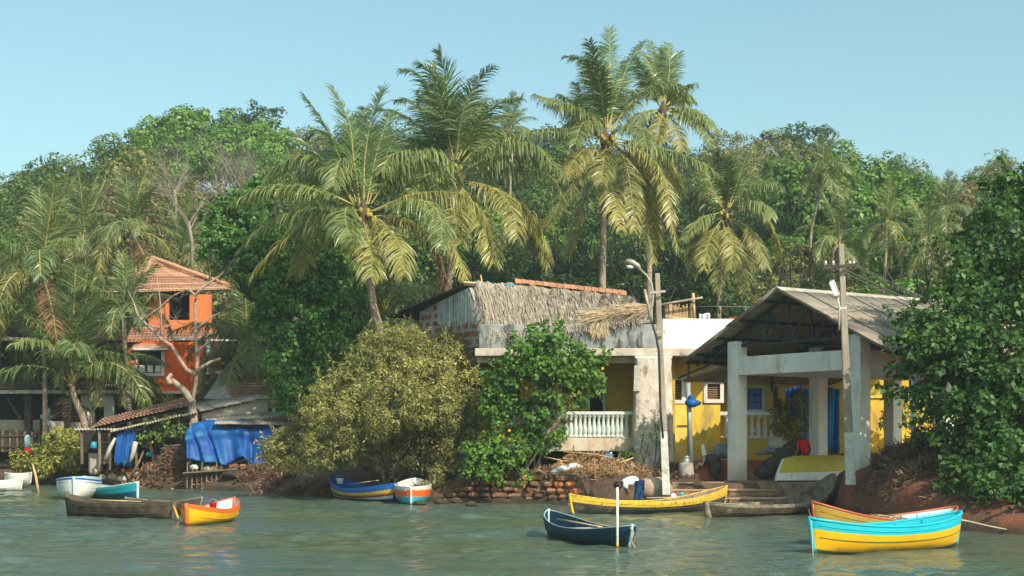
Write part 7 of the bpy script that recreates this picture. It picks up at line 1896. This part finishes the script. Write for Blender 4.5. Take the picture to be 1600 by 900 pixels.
for px, py, h in [(156, 735, 672), (172, 735, 674), (213, 735, 672), (128, 725, 672)]:
    mb = MB(); mb.tube([P(px, py, 68.4), P(px - 1, h, 68.4)], .07, 6); obj('post', mb, M['old_wood'], s1)
for i in range(8): box_(s1, 'plank_wall', 156 + i * 0, 171, 676 + i * 6.2, 681 + i * 6.2, 69.2 + .02 * (i % 2), .05, 'old_wood', 0)
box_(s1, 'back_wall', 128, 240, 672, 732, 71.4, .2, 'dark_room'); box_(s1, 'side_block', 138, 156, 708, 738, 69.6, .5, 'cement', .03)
def tarp(label, corners, folds, m='tarp', amp=.12, seed=0, rag=3):
    rd_ = random.Random(seed); ph = [rd_.uniform(0, 6) for _ in range(4)]
    tl, tr, br, bl = [P(*c) for c in corners]
    def f(u, v):
        q = tl.lerp(tr, u).lerp(bl.lerp(br, u), v)
        q.y -= amp * (math.sin(u * folds + ph[0]) + .5 * math.sin(u * folds * 2.3 + ph[1] + v * 2)) * (.25 + v)
        q.z += .06 * math.sin(u * folds * 1.3 + ph[2]) * v - rag * .04 * abs(math.sin(u * folds * .6 + ph[3])) * v ** 3
        return q
    mb = MB(); mb.grid(f, 48, 14); return props(obj('tarpaulin', mb, M[m], smooth=True, solid=.012), label, 'tarpaulin')
tarp('small blue tarpaulin hung in folds from the low lean-to roof', [(182, 676, 68.1), (212, 670, 68.1), (206, 725, 68.0), (178, 722, 68.0)], 14, amp=.07, seed=2)
stick('whitish strip of cloth hanging along the right edge of the small tarpaulin', [(212, 690, 67.8), (208, 708, 67.8), (203, 722, 67.8)], .12, 'sack', 'cloth_strip', 'cloth'); stick('whitish slanting post left of the small tarpaulin', [(165, 718, 67.9), (172, 700, 67.9), (180, 684, 67.9)], .10, 'sack', 'cloth_strip', 'cloth')
stick('blue grey bucket hung under the lean-to eave', [(146, 700, 68.5), (147, 690, 68.5)], .2, 'blue_plastic', 'bucket', 'bucket')
for i, px in enumerate((222, 228, 234, 240, 247)):
    stick('stake of the low paling by the turquoise bucket', [(px, 745, 68.6), (px + 2, 722, 68.6)], .05, 'brown_wood', 'stake', 'stake')['group'] = 'stakes of the low paling by the turquoise bucket'
stick('pole leaning right of the small tarpaulin', [(207, 740, 68.2), (218, 720, 68.4), (224, 705, 68.6)], .06, 'old_wood')
# ---- tiled shack and metal roofs in the middle
s2 = thing('tiled_shack', 'long shack with an orange tile roof and grey triangular gable right of the crooked tree', 'shack', P(410, 650, 72))
tiled_roof(s2, 'tile_cover', P(338, 584, 74.5), P(512, 586, 77), P(520, 640, 73.4), P(372, 640, 70.6), 'roof_tile', 12, 44, .06, .045)
mb = MB(); mb.prism([P(339, 588, 74.4), P(316, 622, 73.5), P(360, 626, 71.2)], (.1, .1, 0)); obj('gable', mb, M['cement'], s2)
mb = MB(); mb.bar(P(339, 585, 74.2), P(312, 624, 73.2), .12, .16); obj('verge_board', mb, M['dark_wood'], s2)
box_(s2, 'wall', 372, 512, 636, 690, 73.6, .2, 'cement')
mb = MB(); mb.tube([P(336, 583, 74.5), P(512, 585, 77)], .13, 6); obj('ridge', mb, M['roof_tile'], s2, smooth=True)
s3 = thing('tin_roof_shack', 'shack under pale corrugated sheets between the crooked tree and the tiled shack', 'shack', P(360, 690, 69))
sheets(s3, [(300, 630, 71.6), (402, 616, 71.6), (420, 619, 69.2), (312, 642, 68.6)], 5, 'corrugated_pale')
mb = MB(); mb.prism([P(316, 646, 68.9), P(418, 622, 69.4), P(418, 644, 69.4), P(316, 662, 68.9)], (0, .15, 0)); obj('wall', mb, M['cement'], s3)
sheets(s3, [(318, 652, 69.4), (446, 640, 69.8), (444, 652, 67.2), (322, 658, 67.0)], 6, 'corrugated_pale')
sheets(s3, [(400, 648, 68.6), (450, 646, 68.8), (450, 655, 66.8), (404, 657, 66.8)], 3, 'roof_tile_old')
sheets(s3, [(340, 653, 67.4), (455, 655, 67.4), (460, 664, 65.9), (335, 662, 65.9)], 6, 'corrugated')
box_(s3, 'back_wall', 290, 440, 655, 735, 69.5, .2, 'dark_room')
for px in (297, 352, 428): 
    mb = MB(); mb.tube([P(px, 745, 66.4), P(px + 1, 660, 66.4)], .07, 6); obj('post', mb, M['old_wood'], s3)
def tarp2():
    top = [(291, 674, 66.3), (300, 662, 66.6), (325, 656, 66.8), (370, 656, 66.8), (410, 660, 66.6), (444, 664, 66.3)]
    bot = [(294, 716, 65.8), (318, 722, 65.8), (340, 722, 65.8), (352, 727, 65.8), (380, 712, 65.8), (395, 728, 65.8), (410, 740, 65.8), (420, 722, 65.8)]
    def lerp(L, u):
        k = u * (len(L) - 1); i = min(int(k), len(L) - 2); return P(*L[i]).lerp(P(*L[i + 1]), k - i)
    def f(u, v):
        q = lerp(top, u).lerp(lerp(bot, u), v)
        q.y += -.10 - .55 * math.sin(min(1, v * 3) * PI / 2) * 0 - .12 * math.sin(u * 31 + 2 * v) * (.2 + v) - .06 * math.sin(u * 67 + 3 * v) * v - .25 * math.exp(-((v - .28) / .15) ** 2)
        return q
    mb = MB(); mb.grid(f, 90, 18); props(obj('tarpaulin', mb, M['tarp'], smooth=True, solid=.012), 'large blue tarpaulin covering the front of the tin roofed shack', 'tarpaulin')
tarp2()
stick('rope tied across the large tarpaulin', [(350, 728, 65.2), (385, 718, 65.1), (415, 710, 65.1), (440, 706, 65.4)], .03, 'dark_wood', 'rope', 'rope')
jt = thing('stilt_jetty', 'small rickety jetty of sticks below the large tarpaulin', 'jetty', P(325, 755, 65.4))
for i in range(9):
    px = 292 + i * 7.6; mb = MB(); mb.tube([P(px, 763, 65.3), P(px + 1, 722 + (i % 3) * 6, 65.3)], .035, 5); obj('stake', mb, M['old_wood'], jt)
for i in range(7): mb = MB(); mb.bar(P(286, 739 + i * .7, 65.0 + i * .2), P(372, 733 + i * .9, 65.2 + i * .2), .16, .05); obj('deck_board', mb, M['old_wood'], jt)
lump('dark upturned canoe hull on the shore right of the jetty', 'canoe_hull', 'boat', [(385, 742, 40, 7), (420, 748, 30, 7)], 'dark_wood', 65.0)
# ------------------------------------------------------------------ the air over the river
hz = bpy.data.materials.new('haze'); hz.use_nodes = True
hn, hl = hz.node_tree.nodes, hz.node_tree.links
hn.clear()
ho_ = hn.new('ShaderNodeOutputMaterial'); pv = hn.new('ShaderNodeVolumePrincipled')
pv.inputs['Color'].default_value = (0.80, 0.92, 0.95, 1); pv.inputs['Density'].default_value = 0.0006; pv.inputs['Anisotropy'].default_value = 0.2
hl.new(pv.outputs[0], ho_.inputs['Volume'])
mb = MB(); mb.box(-420, 420, -320, 2100, -4, 75)
hb = obj('haze', mb, hz, kind='stuff')
scene.cycles.volume_bounces = 0
scene.cycles.volume_step_rate = 20

# ------------------------------------------------------------------ look-alikes are told apart by their place in the row
def tell_apart():
    by = {}
    for o in list(scene.objects):
        if o.parent is None and 'label' in o: by.setdefault(o['label'], []).append(o)
    names = ['leftmost', 'second from left', 'third from left', 'fourth from left', 'fifth from left', 'sixth from left', 'seventh from left', 'eighth from left', 'ninth from left', 'tenth from left', 'eleventh from left', 'twelfth from left']
    for lab, L in by.items():
        if len(L) < 2: continue
        L.sort(key=lambda o: o.location.x / o.location.y)
        for i, o in enumerate(L): o['label'] = lab + ', ' + (names[i] if i < len(names) else 'farther right')
tell_apart()

for o in list(scene.objects):
    if o.parent is None and o.type in ('MESH', 'EMPTY') and 'kind' not in o: o['kind'] = 'stuff' if o.name.split('.')[0] in ('dry_grass', 'palm_litter') else 'thing'
